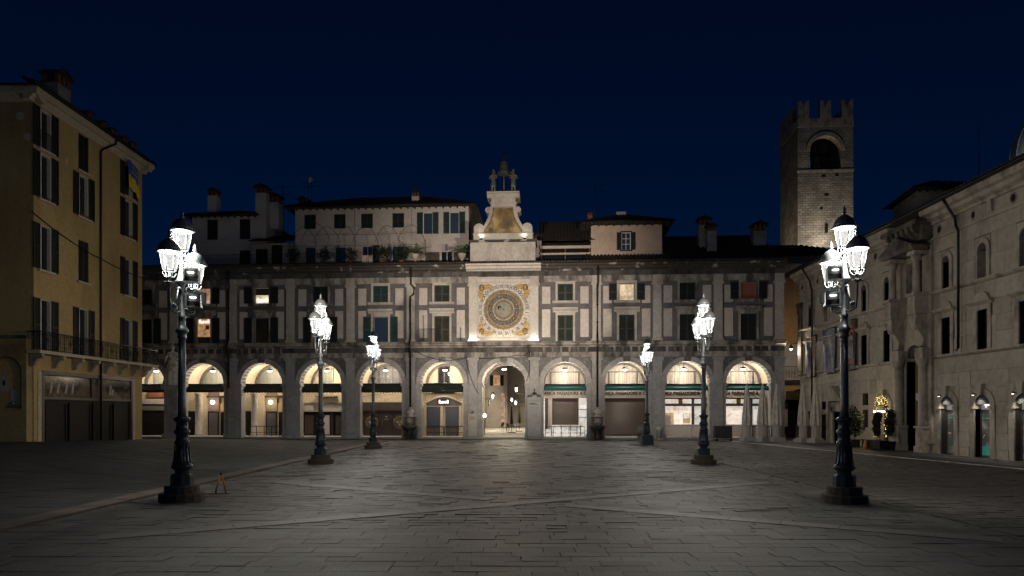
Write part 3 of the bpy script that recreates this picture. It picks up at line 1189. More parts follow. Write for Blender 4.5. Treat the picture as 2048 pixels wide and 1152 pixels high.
# pleats and rail in the lit windows
b = MB()
for s in range(16):
    x = -.55 + 1.1 * s / 15
    b.box(x - .012, x + .012, .10, .158, .04, 1.28)
b.build("curtain_fold", M['curtain'], WOBJ[2, 1])
for k in (2, 4):
    MB().tube([(-.6, -.05, .18), (.6, -.05, .18)], .015, 5).tube([(-.6, -.05, .32), (.6, -.05, .32)], .015, 5).build("rail", M['iron'], WOBJ[k, 1])
text("shop_name", "fasoli", .46, WOBJ[-4, 1], (0, .12, .30), M['text_white'], .01, .012)
MB().box(-.55, .55, .130, .145, .72, 1.28).build("blind", M['brown_metal'], WOBJ[-4, 1])
text("shop_name", "fasoli", .44, WOBJ[-5, 0], (0, .12, 1.80), M['text_white'], .01, .012)
text("shop_name", "fasoli", .40, WOBJ[-5, 1], (0, .12, .26), M['lit_white'], .01, .005)
MB().box(-.55, .55, .135, .15, .05, .55).build("counter", M['brown_metal'], WOBJ[-5, 0])
MB().box(.1, .4, .135, .15, 1.15, 1.5).build("poster", M['red_cloth'], WOBJ[-5, 0])
# balconette railing at the green window left of the clock
b = MB()
uc = BAYS[-1]
for s in range(15):
    b.tube([(uc - 1.75 + s * .11, -.42, 7.8), (uc - 1.75 + s * .11, -.42, 8.8)], .012, 4)
b.tube([(uc - 1.8, -.42, 8.8), (uc - .1, -.42, 8.8)], .016, 4)
b.tube([(uc - 1.45, -.42, 7.8), (uc - 1.45, -.42, 9.9)], .02, 4)
b.tube([(uc + 1.55, -.42, 7.8), (uc + 1.55, -.42, 8.9)], .025, 4)
b.build("window_railing", M['iron'], F)
# down pipes
for u, z0, jog in ((PIL[5] + .02, 2.0, 1), (PIL[8] + .05, 2.0, 1), (PIL[2] - .2, 4.1, 1)):
    b = MB()
    b.tube([(u + .05, -.45, 13.9), (u + .05, -.45, 13.0), (u + .05, -.33, 12.4), (u + .30 * (u < 0) * (u > -10), -.33, 12.1), (u + .26 * (u < 0) * (u > -10), -.33, 11.6), (u, -.33, 11.4), (u, -.33, 8.1), (u, -.62, 7.7), (u, -.62, 7.2), (u, -.34, 6.8), (u, -.34, z0)], .075, 7)
    for z in (6.0, 4.5, 3.0, 9.2, 10.6):
        if z > z0:
            b.lathe([(.095, z), (.095, z + .07)], 8, (u, -.34, 0))
    b.build("drain_pipe", M['iron'], F)
# sagging cables
def cable(name, pts, parent, r=.018, sag=.3, n=10):
    P = []
    for a, c in zip(pts[:-1], pts[1:]):
        for k in range(n):
            t = k / n
            P.append((a[0] + (c[0] - a[0]) * t, a[1] + (c[1] - a[1]) * t, a[2] + (c[2] - a[2]) * t - sag * 4 * t * (1 - t)))
    P.append(pts[-1])
    return MB().tube(P, r, 4).build(name, M['iron'], parent)
cable("cable", [(-7.3, -.25, 7.2), (-3.0, -.25, 6.5), (-1.9, -.25, 3.6)], F, .02, .5)
cable("cable", [(-3, -.25, 6.55), (1.2, -.3, 6.7), (2.1, -.3, 7.0)], F, .02, .2)
cable("cable", [(2.1, -.25, 7.0), (2.15, -.2, 5.4), (1.85, -.2, 4.6)], F, .018, .0)

# ------------------------------------------------------------------ portico
pf = MB().box(UL, UR, .1, VB + .3, -.02, .14)
structure(pf.build("portico_floor", M['concrete'], None, FLOC, FROT))
cl = MB()
for k, uc in BAYS.items():
    i = k + 6
    arch_wall(cl, PIL[i], PIL[i + 1], uc, 1.86, ZS - .02, 6.58, .775, VB, n=20)
cl.build("vault", M['portico'], F)
bw = MB()
for k, uc in BAYS.items():
    i = k + 6
    if k != 0:
        bw.box(PIL[i], PIL[i + 1], VB, VB + .25, .14, 6.6)
bw.box(PIL[6], -2.15 + .1, VB, VB + .25, .14, 6.6)
bw.box(1.95, PIL[7], VB, VB + .25, .14, 6.6)
arch_wall(bw, -2.05, 1.95, -.05, 1.86, ZS, 6.6, VB, VB + .25)
bw.build("portico_back_wall", M['portico'], F)
# ribs of the vaults against the back wall
rib = MB()
for uc in (0,):
    n = 18
    for j in range(n):
        a0, a1 = PI * j / n, PI * (j + 1) / n
        p = [(uc - 1.855 * math.cos(a0), ZS + 1.855 * math.sin(a0)), (uc - 1.855 * math.cos(a1), ZS + 1.855 * math.sin(a1)),
             (uc - 1.66 * math.cos(a1), ZS + 1.66 * math.sin(a1)), (uc - 1.66 * math.cos(a0), ZS + 1.66 * math.sin(a0))]
        rib.ext(p, VB - .22, VB - .005)
rib = rib.mesh("vault_rib", M['marble_dark'])
for uc in BAYS.values():
    put("vault_rib", rib, F, (uc, 0, 0))

def lunette(k, mkey, name):
    n = 16
    pts = [(1.655 * math.cos(PI * j / n), 1.655 * math.sin(PI * j / n)) for j in range(n + 1)]
    o = MB().ext(pts, VB - .08, VB - .003).build(name, M[mkey], F, (BAYS[k], 0, ZS))
    return o
for k in (-5, -4):
    lunette(k, 'corrugated', "corrugated_shutter")
lu = lunette(-2, 'marble_dark', "lunette_panel")
b = MB()
for x in (-.9, -.3, .3, .9):
    b.box(x - .02, x + .02, VB - .11, VB - .081, 0, math.sqrt(1.6 ** 2 - x * x))
b.build("glazing_bar", M['iron'], lu)
for k in (1, 2, 3, 4):
    lu = lunette(k, 'curtain', "curtained_lunette")
    b = MB()
    for j in range(30):
        x = -1.5 + 3.0 * j / 29 + random.uniform(-.02, .02)
        h = math.sqrt(max(1.6 ** 2 - x * x, .01))
        b.face([(x - .035, VB - .082, 0), (x, VB - .12, 0), (x, VB - .12, h), (x - .035, VB - .082, h)])
        b.face([(x, VB - .12, 0), (x + .035, VB - .082, 0), (x + .035, VB - .082, h), (x, VB - .12, h)])
    b.build("curtain_pleat", M['curtain'], lu)
    b = MB().box(-1.5, 1.5, VB - .16, VB - .125, 1.02, 1.10).box(-1.2, -1.14, VB - .16, VB - .125, 0, 1.02).box(1.14, 1.2, VB - .16, VB - .125, 0, 1.02)
    b.build("glazing_bar", M['brown_metal'], lu)

# hanging portico lamps
DISC = MB().lathe([(.02, .32), (.03, .20), (.12, .17), (.24, .06), (.25, 0), (.235, .0)], 14, smooth=True, cap=False)
DISC_ME = DISC.mesh("lamp_shade", M['grey_metal'])
BULB_ME = MB().lathe([(.04, .10), (.14, .08), (.205, .0), (.17, -.05), (.08, -.075), (.01, -.08)], 14).mesh("diffuser", M['lamp_white'])
NAMES = {-6: "the arch half hidden by the yellow building", -5: "the arch just right of the stone statue", -4: "the arch with two round columns and railings",
         -3: "the arch behind the middle left lamp", -2: "the watch shop arch", -1: "the arch of the fasoli shop", 0: "the open central passage under the clock",
         1: "the arch with white panels right of the passage", 2: "the arch with the full width roller shutter", 3: "the arch with the lit office behind barriers",
         4: "the last arch, behind the closed parasols"}
for k, uc in BAYS.items():
    t = thing("portico_lamp", "round white ceiling lamp hanging in " + NAMES[k].replace("fasoli ", "cream framed "), "ceiling lamp", fw(uc, 1.55 if k else .6, 5.62), FROT, "lamps hanging in the arcade")
    put("lamp_shade", DISC_ME, t)
    put("diffuser", BULB_ME, t)
    MB().tube([(0, 0, .3), (0, 0, 6.25 - 5.62 if k else 6.15 - 5.62)], .012, 4).build("rod", M['iron'], t)
    light("portico_light", 'POINT', W_PORTICO * (1.25 if k == -1 else 2.2 if k == 0 else 1), (0, 0, -.16), t, (1, .88, .70) if k <= 0 else (1, .91, .78), .14)

# awnings
def awning(k, mkey, z0, z1, v, label, scallop=True):
    uc = BAYS[k]
    hw = AR - .02
    t = thing("awning", label, "awning", fw(uc, v, z0), FROT, "awnings in the arcade arches")
    b = MB()
    b.face([(-hw, 0, .2), (hw, 0, .2), (hw, .38, z1 - z0), (-hw, .38, z1 - z0)])
    b.face([(-hw, .0, .2), (-hw, .38, z1 - z0), (-hw, .38, .2)])
    b.face([(hw, .0, .2), (hw, .38, .2), (hw, .38, z1 - z0)])
    n = 14 if scallop else 1
    for j in range(n):
        x0, x1 = -hw + 2 * hw * j / n, -hw + 2 * hw * (j + 1) / n
        if scallop:
            q = [(x0, -.005, .2)] + [(x0 + (x1 - x0) * i / 5, -.005, .06 - .06 * math.sin(PI * i / 5)) for i in range(6)] + [(x1, -.005, .2)]
            b.face(q)
        else:
            b.face([(x0, -.005, 0), (x1, -.005, 0), (x1, -.005, .2), (x0, -.005, .2)])
    b.build("canopy", M[mkey], t)
    MB().tube([(-hw, .38, z1 - z0 + .03), (hw, .38, z1 - z0 + .03)], .06, 7).tube([(-hw, .02, .2), (hw, .02, .2)], .022, 5).build("roller_tube", M['iron'], t)
for k in (-6, -5, -4, -3, -2, -1):
    awning(k, 'awn_black', 3.72 if k > -5 else 3.78, 4.42, .36, "black green fabric awning in " + NAMES[k].replace("fasoli ", "cream framed "), k > -5)
for k in (1, 2, 3, 4):
    awning(k, 'awn_teal', 3.86, 4.34, .42, "teal fabric awning in " + NAMES[k], False)
# ------------------------------------------------------------------ shop fronts in the portico
SHIFT = {k: 2.6 * u / 56 for k, u in BAYS.items()}
def shop(k, name, label, cat="shop front"):
    return thing(name, label, cat, fw(BAYS[k] + (SHIFT[k] if k < 0 else 0), VB, .14), FROT)

# bank (bays 1-4): fascia with applied letters, shutters, lit windows
for k in (1, 2, 3, 4):
    lab = {1: "bank front with narrow roller shutter between white lit panels", 2: "bank front closed by a full width brown roller shutter",
           3: "bank front with lit office and wooden counter seen through the window", 4: "bank front with plain lit window behind the closed parasols"}[k]
    t = shop(k, "bank_shop", lab)
    MB().box(-2.3, 2.3, -.62, -.50, 3.28, 3.95).box(-2.3, 2.3, -.66, -.50, 3.95, 4.02).box(-2.3, 2.3, -.60, -.30, 3.18, 3.28).build("fascia", M['sign_grey'], t)
    text("lettering", "BANCA PASSADORE & C.", .365, t, (-.02, -.65, 3.56), M['black_letter'], .03, .008, sx=.92)
    text("lettering_face", "BANCA PASSADORE & C.", .365, t, (-.035, -.645, 3.568), M['brass'], .03, .006, sx=.92)
    def roller(u0, u1, z0, z1):
        b = MB()
        n = int((z1 - z0) / .085)
        for j in range(n):
            z = z0 + (z1 - z0) * j / n
            p = (z1 - z0) / n
            b.face([(u0, -.44, z), (u1, -.44, z), (u1, -.475, z + p * .5), (u0, -.475, z + p * .5)])
            b.face([(u0, -.475, z + p * .5), (u1, -.475, z + p * .5), (u1, -.44, z + p), (u0, -.44, z + p)])
        b.box(u0, u1, -.49, -.42, z0 - .07, z0)
        o = b.build("roller_shutter", M['roller'], t)
        MB().box(u0 - .09, u0, -.52, -.38, z0 - .1, 3.18).box(u1, u1 + .09, -.52, -.38, z0 - .1, 3.18).build("shutter_rail", M['brown_metal'], t)
    if k == 1:
        roller(-.95, 1.05, 1.05, 3.17)
        MB().box(-2.3, 2.2, -.40, -.3, .0, .92).build("plinth_panel", M['lit_white'], t)
        for x in (-1.9, -1.1, -.3, .5, 1.3):
            MB().box(x - .035, x + .035, -.43, -.401, .0, .92).build("joint_strip", M['brown_metal'], t)
        MB().box(1.16, 1.85, -.40, -.3, .95, 3.17).build("lit_panel", M['lit_white'], t)
        MB().box(1.16, 1.85, -.44, -.401, 1.55, 1.60).box(1.16, 1.85, -.44, -.401, 2.2, 2.25).build("glazing_bar", M['brown_metal'], t)
        MB().box(-2.3, -1.65, -.40, -.3, .95, 3.17).build("lit_panel", M['lit_white'], t)
        MB().box(-1.64, -1.40, -.5, -.3, .6, 3.17).build("pillar", M['brown_metal'], t)
        MB().box(-1.39, -1.06, -.56, -.3, .6, 3.17).build("pillar", M['sign_grey'], t)
    elif k == 2:
        roller(-1.9, 1.7, .15, 3.17)
    else:
        MB().box(-2.2, 2.1, -.42, -.3, 0, 1.0).build("stall_riser", M['sign_grey'], t)
        MB().box(-2.2, 2.1, -.46, -.3, 2.5, 2.72).box(-2.2, 2.1, -.46, -.3, 3.08, 3.18).box(-.22, .10, -.46, -.3, 2.72, 3.08).box(.85, 1.05, -.47, -.3, 1.0, 3.18).box(1.62, 1.72, -.47, -.3, 1.0, 3.18).build("frame", M['brown_metal'], t)
        MB().box(-.20, .08, -.475, -.465, 2.74, 3.06).build("brass_plate", M['brass'], t)
        MB().box(-2.2, .85, -.34, -.3, 1.0, 3.08).build("lit_window", M['lit_office'], t)
        MB().box(1.05, 1.62, -.36, -.3, 1.0, 3.18).build("lit_panel", M['lit_white'], t)
        if k == 3:
            m_wood = mat("lit_wood_counter", (.62, .40, .22), .6, (.52, .33, .18), 3, emit=.45)
            MB().box(-2.0, -.6, -.37, -.345, 1.0, 1.95).build("counter_wall", m_wood, t)
            MB().box(-1.55, -.85, -.40, -.372, 1.05, 1.75).build("counter", M['sign_grey'], t)
            MB().box(.15, .75, -.37, -.345, 1.1, 1.9).build("notice_board", m_wood, t)
            MB().box(.22, .68, -.39, -.372, 1.5, 1.85).build("paper", M['lit_white'], t)

# cream shop left of the passage (bay -1)
t = shop(-1, "cream_shop", "cream shop front with lit fasoli sign over two dark panels")
b = MB()
n = 12
pts = [(-1.5, 2.55)] + [(-1.5 + 2.9 * j / n, 2.75 + .55 * math.sin(PI * j / n)) for j in range(n + 1)] + [(1.4, 2.55)]
b.ext(pts, -.30, -.02)
b.build("arched_fascia", M['brown_metal'], t)
pts2 = [(-1.62 + 3.14 * j / n, 2.80 + .62 * math.sin(PI * j / n)) for j in range(n + 1)] + [(1.52 - 3.14 * j / n, 2.72 + .56 * math.sin(PI * (n - j) / n)) for j in range(n + 1)]
MB().ext(pts2, -.40, -.02).build("fascia_mould", M['cream_cornice'], t)
MB().box(-.58, .48, -.36, -.31, 2.68, 3.10).build("sign_board", M['dark_shop'], t)
text("sign_lettering", "fasoli", .42, t, (-.05, -.38, 2.87), M['text_white'], .012, .016)
for x in (-.95, .62):
    MB().box(x - .58, x + .58, -.22, -.02, .75, 2.45).build("display_panel", mat("navy_panel", (.020, .024, .036), .4), t)
b = MB()
for x0, x1 in ((-1.78, -1.55), (-.36, -.14), (.04, .06), (1.22, 1.45)):
    b.box(x0, x1, -.30, -.02, .0, 2.55)
b.box(-1.55, 1.45, -.26, -.02, 2.46, 2.55)
b.build("pilaster", M['cream_cornice'], t)
MB().box(-1.55, 1.3, -.2, -.02, 0, .74).build("stall_riser", M['brown_metal'], t)
MB().mold([(-.34, 3.48), (-.40, 3.62), (-.02, 3.62), (-.02, 3.48)], -1.8, 2.0).build("cornice", M['cream_cornice'], t)
wo2 = MB().box(-.60, .46, -.08, -.01, 4.0, 5.95).build("balcony_window", M['brown_metal'], t)
MB().box(-.50, -.10, -.10, -.081, 4.3, 5.85).box(-.02, .36, -.10, -.081, 4.3, 5.85).build("pane", M['glass'], wo2)
MB().mold([(-.5, 3.70), (-.55, 3.82), (-.02, 3.82), (-.02, 3.70)], -.95, .80).build("balcony_slab", M['cream_cornice'], t)
b = MB()
for j in range(14):
    b.tube([(-.85 + j * .12, -.48, 3.82), (-.85 + j * .12, -.48, 4.45)], .012, 4)
b.tube([(-.88, -.48, 4.45), (.74, -.48, 4.45)], .018, 4)
b.build("balcony_railing", M['iron'], t)

# watch shop (bay -2)
t = shop(-2, "watch_shop", "brown watch shop front with two large watch posters")
MB().box(-1.9, 2.1, -.25, -.02, 2.15, 2.85).build("fascia", M['brown_metal'], t)
MB().box(-1.9, 2.1, -.12, -.02, 0, 2.14).build("display_panel", mat("dark_brown_panel", (.045, .030, .026), .35, (.03, .02, .018), 1.2), t)
for x in (-.35, .75):
    MB().box(x - .02, x + .02, -.14, -.121, 0, 2.14).build("door_edge", M['iron'], t)
MB().tube([(-.12, -.16, .85), (-.12, -.2, .9), (-.12, -.2, 1.25), (-.12, -.16, 1.3)], .022, 6).build("door_handle", M['grey_metal'], t)
for x in (-1.05, 1.35):
    w_ = MB()
    w_.lathe([(.56, 0), (.56, .02)], 24)
    o = w_.build("watch_poster", M['brass'], t, (x, -.125, 1.15))
    o.rotation_euler = (R(90), 0, 0)
    w2 = MB().lathe([(.46, 0), (.46, .012)], 24)
    o2 = w2.build("watch_dial", mat("poster_dial", (.10, .07, .055), .4, (.05, .035, .03), 6), o, (0, 0, .018))
    h = MB()
    for a in range(12):
        c, s = math.cos(a * PI / 6), math.sin(a * PI / 6)
        h.tube([(.36 * c, .36 * s, .035), (.43 * c, .43 * s, .035)], .014, 4)
    h.tube([(0, 0, .037), (.2, .2, .037)], .018, 4).tube([(0, 0, .037), (-.3, .12, .037)], .014, 4)
    for cx, cyy in ((0, -.2), (.17, 0), (-.17, 0)):
        h.lathe([(.09, .03), (.09, .036)], 12, (cx, cyy, 0))
    h.build("watch_hand", M['concrete'], o)
MB().ext([(.20, 1.55), (.28, 1.63), (.20, 1.71), (.12, 1.63)], -.14, -.121).build("emblem", M['concrete'], t)
MB().box(.02, .38, -.14, -.121, 1.40, 1.43).box(.08, .32, -.14, -.121, 1.34, 1.36).build("small_print", M['concrete'], t)
MB().box(.86, .94, -.15, -.121, 1.28, 1.42).build("entry_phone", M['concrete'], t)
t2 = MB().lathe([(.03, 0), (.06, .04), (.05, .1), (.02, .12)], 8)
t2.build("camera_dome", M['white_wood'], t, (.1, -.2, 3.15))
MB().tube([(-2.0, -.1, 3.3), (.8, -.15, 3.75)], .015, 4).build("cable", M['iron'], t)

# brown shop with window box (bay -3)
t = shop(-3, "window_box_shop", "shop front under a window box and a green grey shutter")
MB().box(-.35, .78, -.14, -.02, 4.3, 5.75).build("window_frame", M['cream_cornice'], t)
MB().box(-.25, .68, -.17, -.141, 4.35, 5.68).build("shutter", M['corrugated'], t)
MB().mold([(-.6, 3.3), (-.62, 3.4), (-.02, 3.4), (-.02, 3.3)], -.65, 1.1).build("balcony_slab", M['cream_cornice'], t)
b = MB()
for j in range(13):
    x = -.55 + j * .12
    b.tube([(x, -.55, 3.4), (x + .05, -.62, 3.65), (x, -.55, 3.9)], .014, 4)
b.tube([(-.6, -.55, 3.9), (1.0, -.55, 3.9)], .02, 4)
b.build("balcony_railing", M['iron'], t)
MB().box(-1.9, 2.2, -.3, -.02, 2.75, 2.85).box(-1.9, 2.2, -.34, -.02, 2.05, 2.14).build("ledge", M['cream_cornice'], t)
MB().box(-1.6, -.9, -.26, -.02, 2.15, 2.6).box(-.3, 1.6, -.2, -.02, 2.15, 2.7).build("sign_board", M['sign_grey'], t)
MB().box(-1.9, 2.2, -.16, -.02, 0, 2.04).build("shop_window", M['dark_shop'], t)
for x, mk in ((-1.3, 'brown_metal'), (.1, 'sign_grey'), (1.4, 'brown_metal')):
    MB().box(x - .38, x + .38, -.20, -.161, .1, 1.75).build("door_panel", M[mk], t)
b = MB()
for x in (-1.8, -.55, .62, .74, 1.95):
    b.box(x - .03, x + .03, -.24, -.161, 0, 2.04)
b.build("mullion", M['brown_metal'], t)

# the two cafe bays: columns, mauve wall, doors
for k in (-5, -4):
    t = shop(k, "cafe_shop", {-5: "cafe front with mauve wall and grey door beside a round column", -4: "cafe front with grey glazed door between cream walls and railings"}[k])
    MB().lathe([(.36, 0), (.36, .15), (.31, .2), (.29, 3.4), (.36, 3.5), (.38, 3.65)], 18).build("column", M['stone'], t, (-.55 if k == -5 else -.75, -.55, 0))
    MB().box(.05, 1.0, -.12, -.02, 0, 3.9).build("wall_panel", mat("mauve_wall" if k == -5 else "olive_wall", (.20, .145, .14) if k == -5 else (.24, .20, .12), .8), t)
    MB().box(.12, .92, -.17, -.121, .05, 2.0).build("door", mat("grey_door", (.12, .12, .125), .35), t)
    MB().box(.06, .12, -.2, -.121, 0, 2.06).box(.92, .98, -.2, -.121, 0, 2.06).box(.12, .92, -.2, -.121, 2.0, 2.06).build("door_frame", M['dark_shop'], t)
    MB().box(1.15, 2.3, -.10, -.02, 2.05, 2.75).build("lit_sign", mat("ochre_sign", (.5, .33, .12), .7), t)
    MB().box(1.15, 2.3, -.14, -.02, 0, 2.0).build("shop_window", M['dark_shop'], t)
    MB().mold([(-.3, 3.25), (-.36, 3.4), (-.02, 3.4), (-.02, 3.25)], .0, 2.3).build("ledge", M['brown_metal'], t)
    MB().box(-2.2, -1.1, -.1, -.02, 0, 2.1).build("shop_window", M['dark_shop'], t)
    g = thing("wall_lamp", {-5: "lit globe lamp on the mauve cafe wall", -4: "lit globe lamp over the grey glazed cafe door"}[k], "wall lamp",
              fw(BAYS[k] + .5 + SHIFT[k], VB - .2, 3.0), FROT, "globe lamps in the cafe arches")
    MB().ball((0, -.06, 0), .17, 10).build("globe", M['lamp_small'], g)
    MB().tube([(0, .12, .1), (0, -.02, .16), (0, -.06, .1)], .025, 6).build("bracket", M['iron'], g)
    light("globe_light", 'POINT', 30, (0, -.28, 0), g, (1, .80, .5), .1)
t = shop(-6, "dark_shop", "dark shop front in the arch half hidden by the yellow building")
MB().box(-2, 2.3, -.12, -.02, 0, 2.15).build("shop_window", M['dark_shop'], t)
MB().box(-2, 2.3, -.2, -.02, 2.16, 2.7).build("fascia", mat("greige_fascia", (.16, .145, .125), .7), t)
MB().box(-2, 2.3, -.28, -.02, 2.71, 3.15).build("fascia", M['sign_grey'], t)
MB().box(-.2, 1.3, -.22, -.02, 3.3, 3.75).build("window_box", M['terracotta'], t)
MB().box(.3, 1.2, -.1, -.02, 4.3, 5.6).build("shutter", M['corrugated'], t)

# low railings standing in the arches
def low_rail(k, label, u0=-1.6, u1=1.6, v=1.0):
    t = thing("low_railing", label, "railing", fw(BAYS[k], v, .14), FROT, "low railings in the arcade")
    n = max(2, int((u1 - u0) / .55))
    for j in range(n + 1):
        x = u0 + (u1 - u0) * j / n
        MB().box(x - .025, x + .025, -.02, .02, 0, .80).build("post", M['iron'], t)
    MB().box(u0, u1, -.03, .03, .80, .86).box(u0, u1, -.015, .015, .30, .34).build("rail", M['iron'], t)
low_rail(1, "low iron railing before the white bank panels right of the passage")
low_rail(-1, "low iron railing before the cream shop front", v=1.9)
low_rail(-4, "low iron railing under the arch with two columns", v=1.2)

# ------------------------------------------------------------------ clock front
K = thing("astronomical_clock", "large round gilded astronomical clock with Roman numerals over the passage", "clock", fw(.035, -.02, 10.32), FROT)
CM = M['clockstone']
b = MB().box(-2.12, 2.12, -.06, .38, -2.30, 2.18)
b.build("backing_panel", CM, K)
def ring(name, r0, r1, y0, y1, mk, n=64, parent=K):
    b = MB()
    for j in range(n):
        a0, a1 = 2 * PI * j / n, 2 * PI * (j + 1) / n
        c0, s0, c1, s1 = math.cos(a0), math.sin(a0), math.cos(a1), math.sin(a1)
        b.face([(r0 * c0, y0, r0 * s0), (r1 * c0, y0, r1 * s0), (r1 * c1, y0, r1 * s1), (r0 * c1, y0, r0 * s1)])
        b.face([(r1 * c0, y0, r1 * s0), (r1 * c0, y1, r1 * s0), (r1 * c1, y1, r1 * s1), (r1 * c1, y0, r1 * s1)])
        if r0 > 0:
            b.face([(r0 * c0, y1, r0 * s0), (r0 * c0, y0, r0 * s0), (r0 * c1, y0, r0 * s1), (r0 * c1, y1, r0 * s1)])
    return b.build(name, M[mk] if isinstance(mk, str) else mk, parent)
m_white = mat("dial_white_marble", (.50, .465, .42), .5, (.40, .365, .32), 3, .5, .75)
m_script = mat("gilded_script_band", (.28, .205, .11), .6, (.085, .062, .045), 14, .46, .54)
m_blue = mat("zodiac_blue", (.065, .080, .115), .6, (.095, .088, .08), 6, .45, .65)
m_moon = mat("verdigris_disc", (.20, .215, .175), .6, (.30, .23, .11), 3.5, .52, .62)
m_greyring = mat("slate_dial_ring", (.17, .155, .15), .6, (.09, .085, .085), 11, .45, .55)
ring("hour_ring", 1.60, 2.13, -.12, -.06, m_white)
ring("gold_rim", 1.56, 1.60, -.16, -.06, 'gold')
ring("script_ring", 1.32, 1.56, -.13, -.06, m_script)
ring("gold_rim", 1.27, 1.32, -.17, -.06, 'gold')
ring("zodiac_ring", .88, 1.27, -.12, -.06, m_blue)
ring("gold_rim", .78, .88, -.155, -.06, 'gold')
ring("slate_ring", .585, .78, -.14, -.06, m_greyring)
ring("gold_rim", .565, .585, -.16, -.06, 'gold')
ring("moon_disc", 0, .565, -.13, -.06, m_moon)
for h in range(24):
    ROM = ["I", "II", "III", "IIII", "V", "VI", "VII", "VIII", "VIIII", "X", "XI", "XII", "XIII", "XIIII", "XV", "XVI", "XVII", "XVIII", "XVIIII", "XX", "XXI", "XXII", "XXIII", "XXIIII"][h]
    ph = R((h + .5) * 15)
    al = math.atan2(math.cos(ph), -math.sin(ph))
    Mx = Matrix.Translation((1.865 * math.cos(ph), -.125, -1.865 * math.sin(ph))) @ Matrix.Rotation(al, 4, 'Y') @ Matrix.Rotation(R(90), 4, 'X') @ Matrix.Diagonal((min(1, .46 / (.155 * len(ROM) + .05)), 1.15, 1, 1))
    text("numeral", ROM, .36, K, None, M['black_letter'], .004, .006, mat4=Mx)
b = MB()
st = MB()
for h in range(24):
    a = R(h * 15)
    c, s = math.cos(a), math.sin(a)
    st.tube([(1.62 * c, -.125, 1.62 * s), (2.11 * c, -.125, 2.11 * s)], .007, 4)
    for r in (1.64, 2.10):
        b.ball((r * c, -.13, r * s), .032, 6)
b.build("gilt_stud", M['gold'], K)
st.build("hour_line", M['black_letter'], K)
# zodiac: plain gilded blobs in twelve fields
b = MB()
dv = MB()
for h in range(12):
    a = R(h * 30 + 5)
    dv.tube([(.89 * math.cos(a), -.125, .89 * math.sin(a)), (1.26 * math.cos(a), -.125, 1.26 * math.sin(a))], .012, 4)
    rnd = random.Random(h)
    for j in range(4):
        a2 = a + R(15) + rnd.uniform(-.13, .13)
        r = 1.07 + rnd.uniform(-.08, .08)
        b.lathe([(rnd.uniform(.05, .1), 0), (.03, .03)], 7, (0, 0, 0))
        n7 = 14
        for i in range(len(b.v) - n7, len(b.v)):
            x, y_, z = b.v[i]
            b.v[i] = (r * math.cos(a2) + x * 1.3, -.125 - z, r * math.sin(a2) + y_)
b.build("zodiac_figure", M['gold'], K)
dv.build("zodiac_divider", M['cream_cornice'], K)
# centre: sun pointer, moon opening, boss
b = MB().ball((.12, -.2, 1.10), .10, 8)
b.tube([(.015, -.17, .2), (.12, -.18, 1.05)], .014, 4)
b.build("sun_pointer", M['gold'], K)
ring("moon_opening", 0, .15, -.14, -.131, 'dark_shop', 20).location = (-.33, 0, .16)
MB().ball((0, 0, 0), .10, 8).build("moon", M['gold'], K, (-.30, -.10, .14))
MB().ball((0, -.15, .02), .07, 8).build("boss", M['gold'], K)
rnd = random.Random(5)
b = MB()
for j in range(9):
    a, r = rnd.uniform(0, 6.28), rnd.uniform(.3, .48)
    b.ball((r * math.cos(a), -.13, r * math.sin(a)), rnd.uniform(.03, .055), 6, sz=.8)
b.build("gilt_star", M['gold'], K)
# cherub heads with wings in the four corners
for sx in (-1, 1):
    for sz in (-1, 1):
        b = MB()
        cx, cz = sx * 1.74, sz * 1.72 + (0 if sz > 0 else -.05)
        b.ball((cx, -.22, cz), .19, 10, sz=1.15)
        b.ball((cx, -.28, cz + .12), .17, 8)
        b.ball((cx, -.40, cz - .01), .03, 6)
        b.ball((cx - .12, -.26, cz + .07), .09, 6)
        b.ball((cx + .12, -.26, cz + .07), .09, 6)
        for wx, wz in ((-sx, .10 * sz), (.0 * sx, -sz)):
            # layered feathers
            for j in range(4):
                ln = 1.02 - j * .17
                d = Vector((wx, 0, wz)).normalized()
                pr = Vector((-d.z, 0, d.x)) * (1 if (pr_s := (-d.z * -sx + d.x * -sz)) < 0 else -1)
                a0 = Vector((cx, -.15 - .012 * j, cz)) + d * .1 + pr * (.06 * j - .02)
                tip = a0 + d * ln + pr * (.02 + .035 * j)
                mid = a0 + d * ln * .5
                w_ = .10
                q = [a0 - pr * w_, mid - pr * w_ * 1.1, tip, mid + pr * w_ * 1.1, a0 + pr * w_]
                q = [(p.x, p.y, p.z) for p in q]
                b.face(q)
                b.face([(x, -.06, z) for x, y_, z in q][::-1])
                for i in range(5):
                    p0, p1 = q[i], q[(i + 1) % 5]
                    b.face([p0, (p0[0], -.06, p0[2]), (p1[0], -.06, p1[2]), p1])
        b.build("cherub_relief", M['gold'], K)
MB().box(-2.1, 2.1, -.22, .3, -2.53, -2.31).box(-2.1, 2.1, -.18, .3, -2.31, -2.27).build("base_slab", CM, K)
MB().box(-2.1, 2.1, -.12, .3, 2.19, 2.62).box(-1.5, 1.5, -.24, -.10, 2.50, 2.58).box(-1.2, 1.2, -.2, -.10, 2.26, 2.34).build("lintel", CM, K)
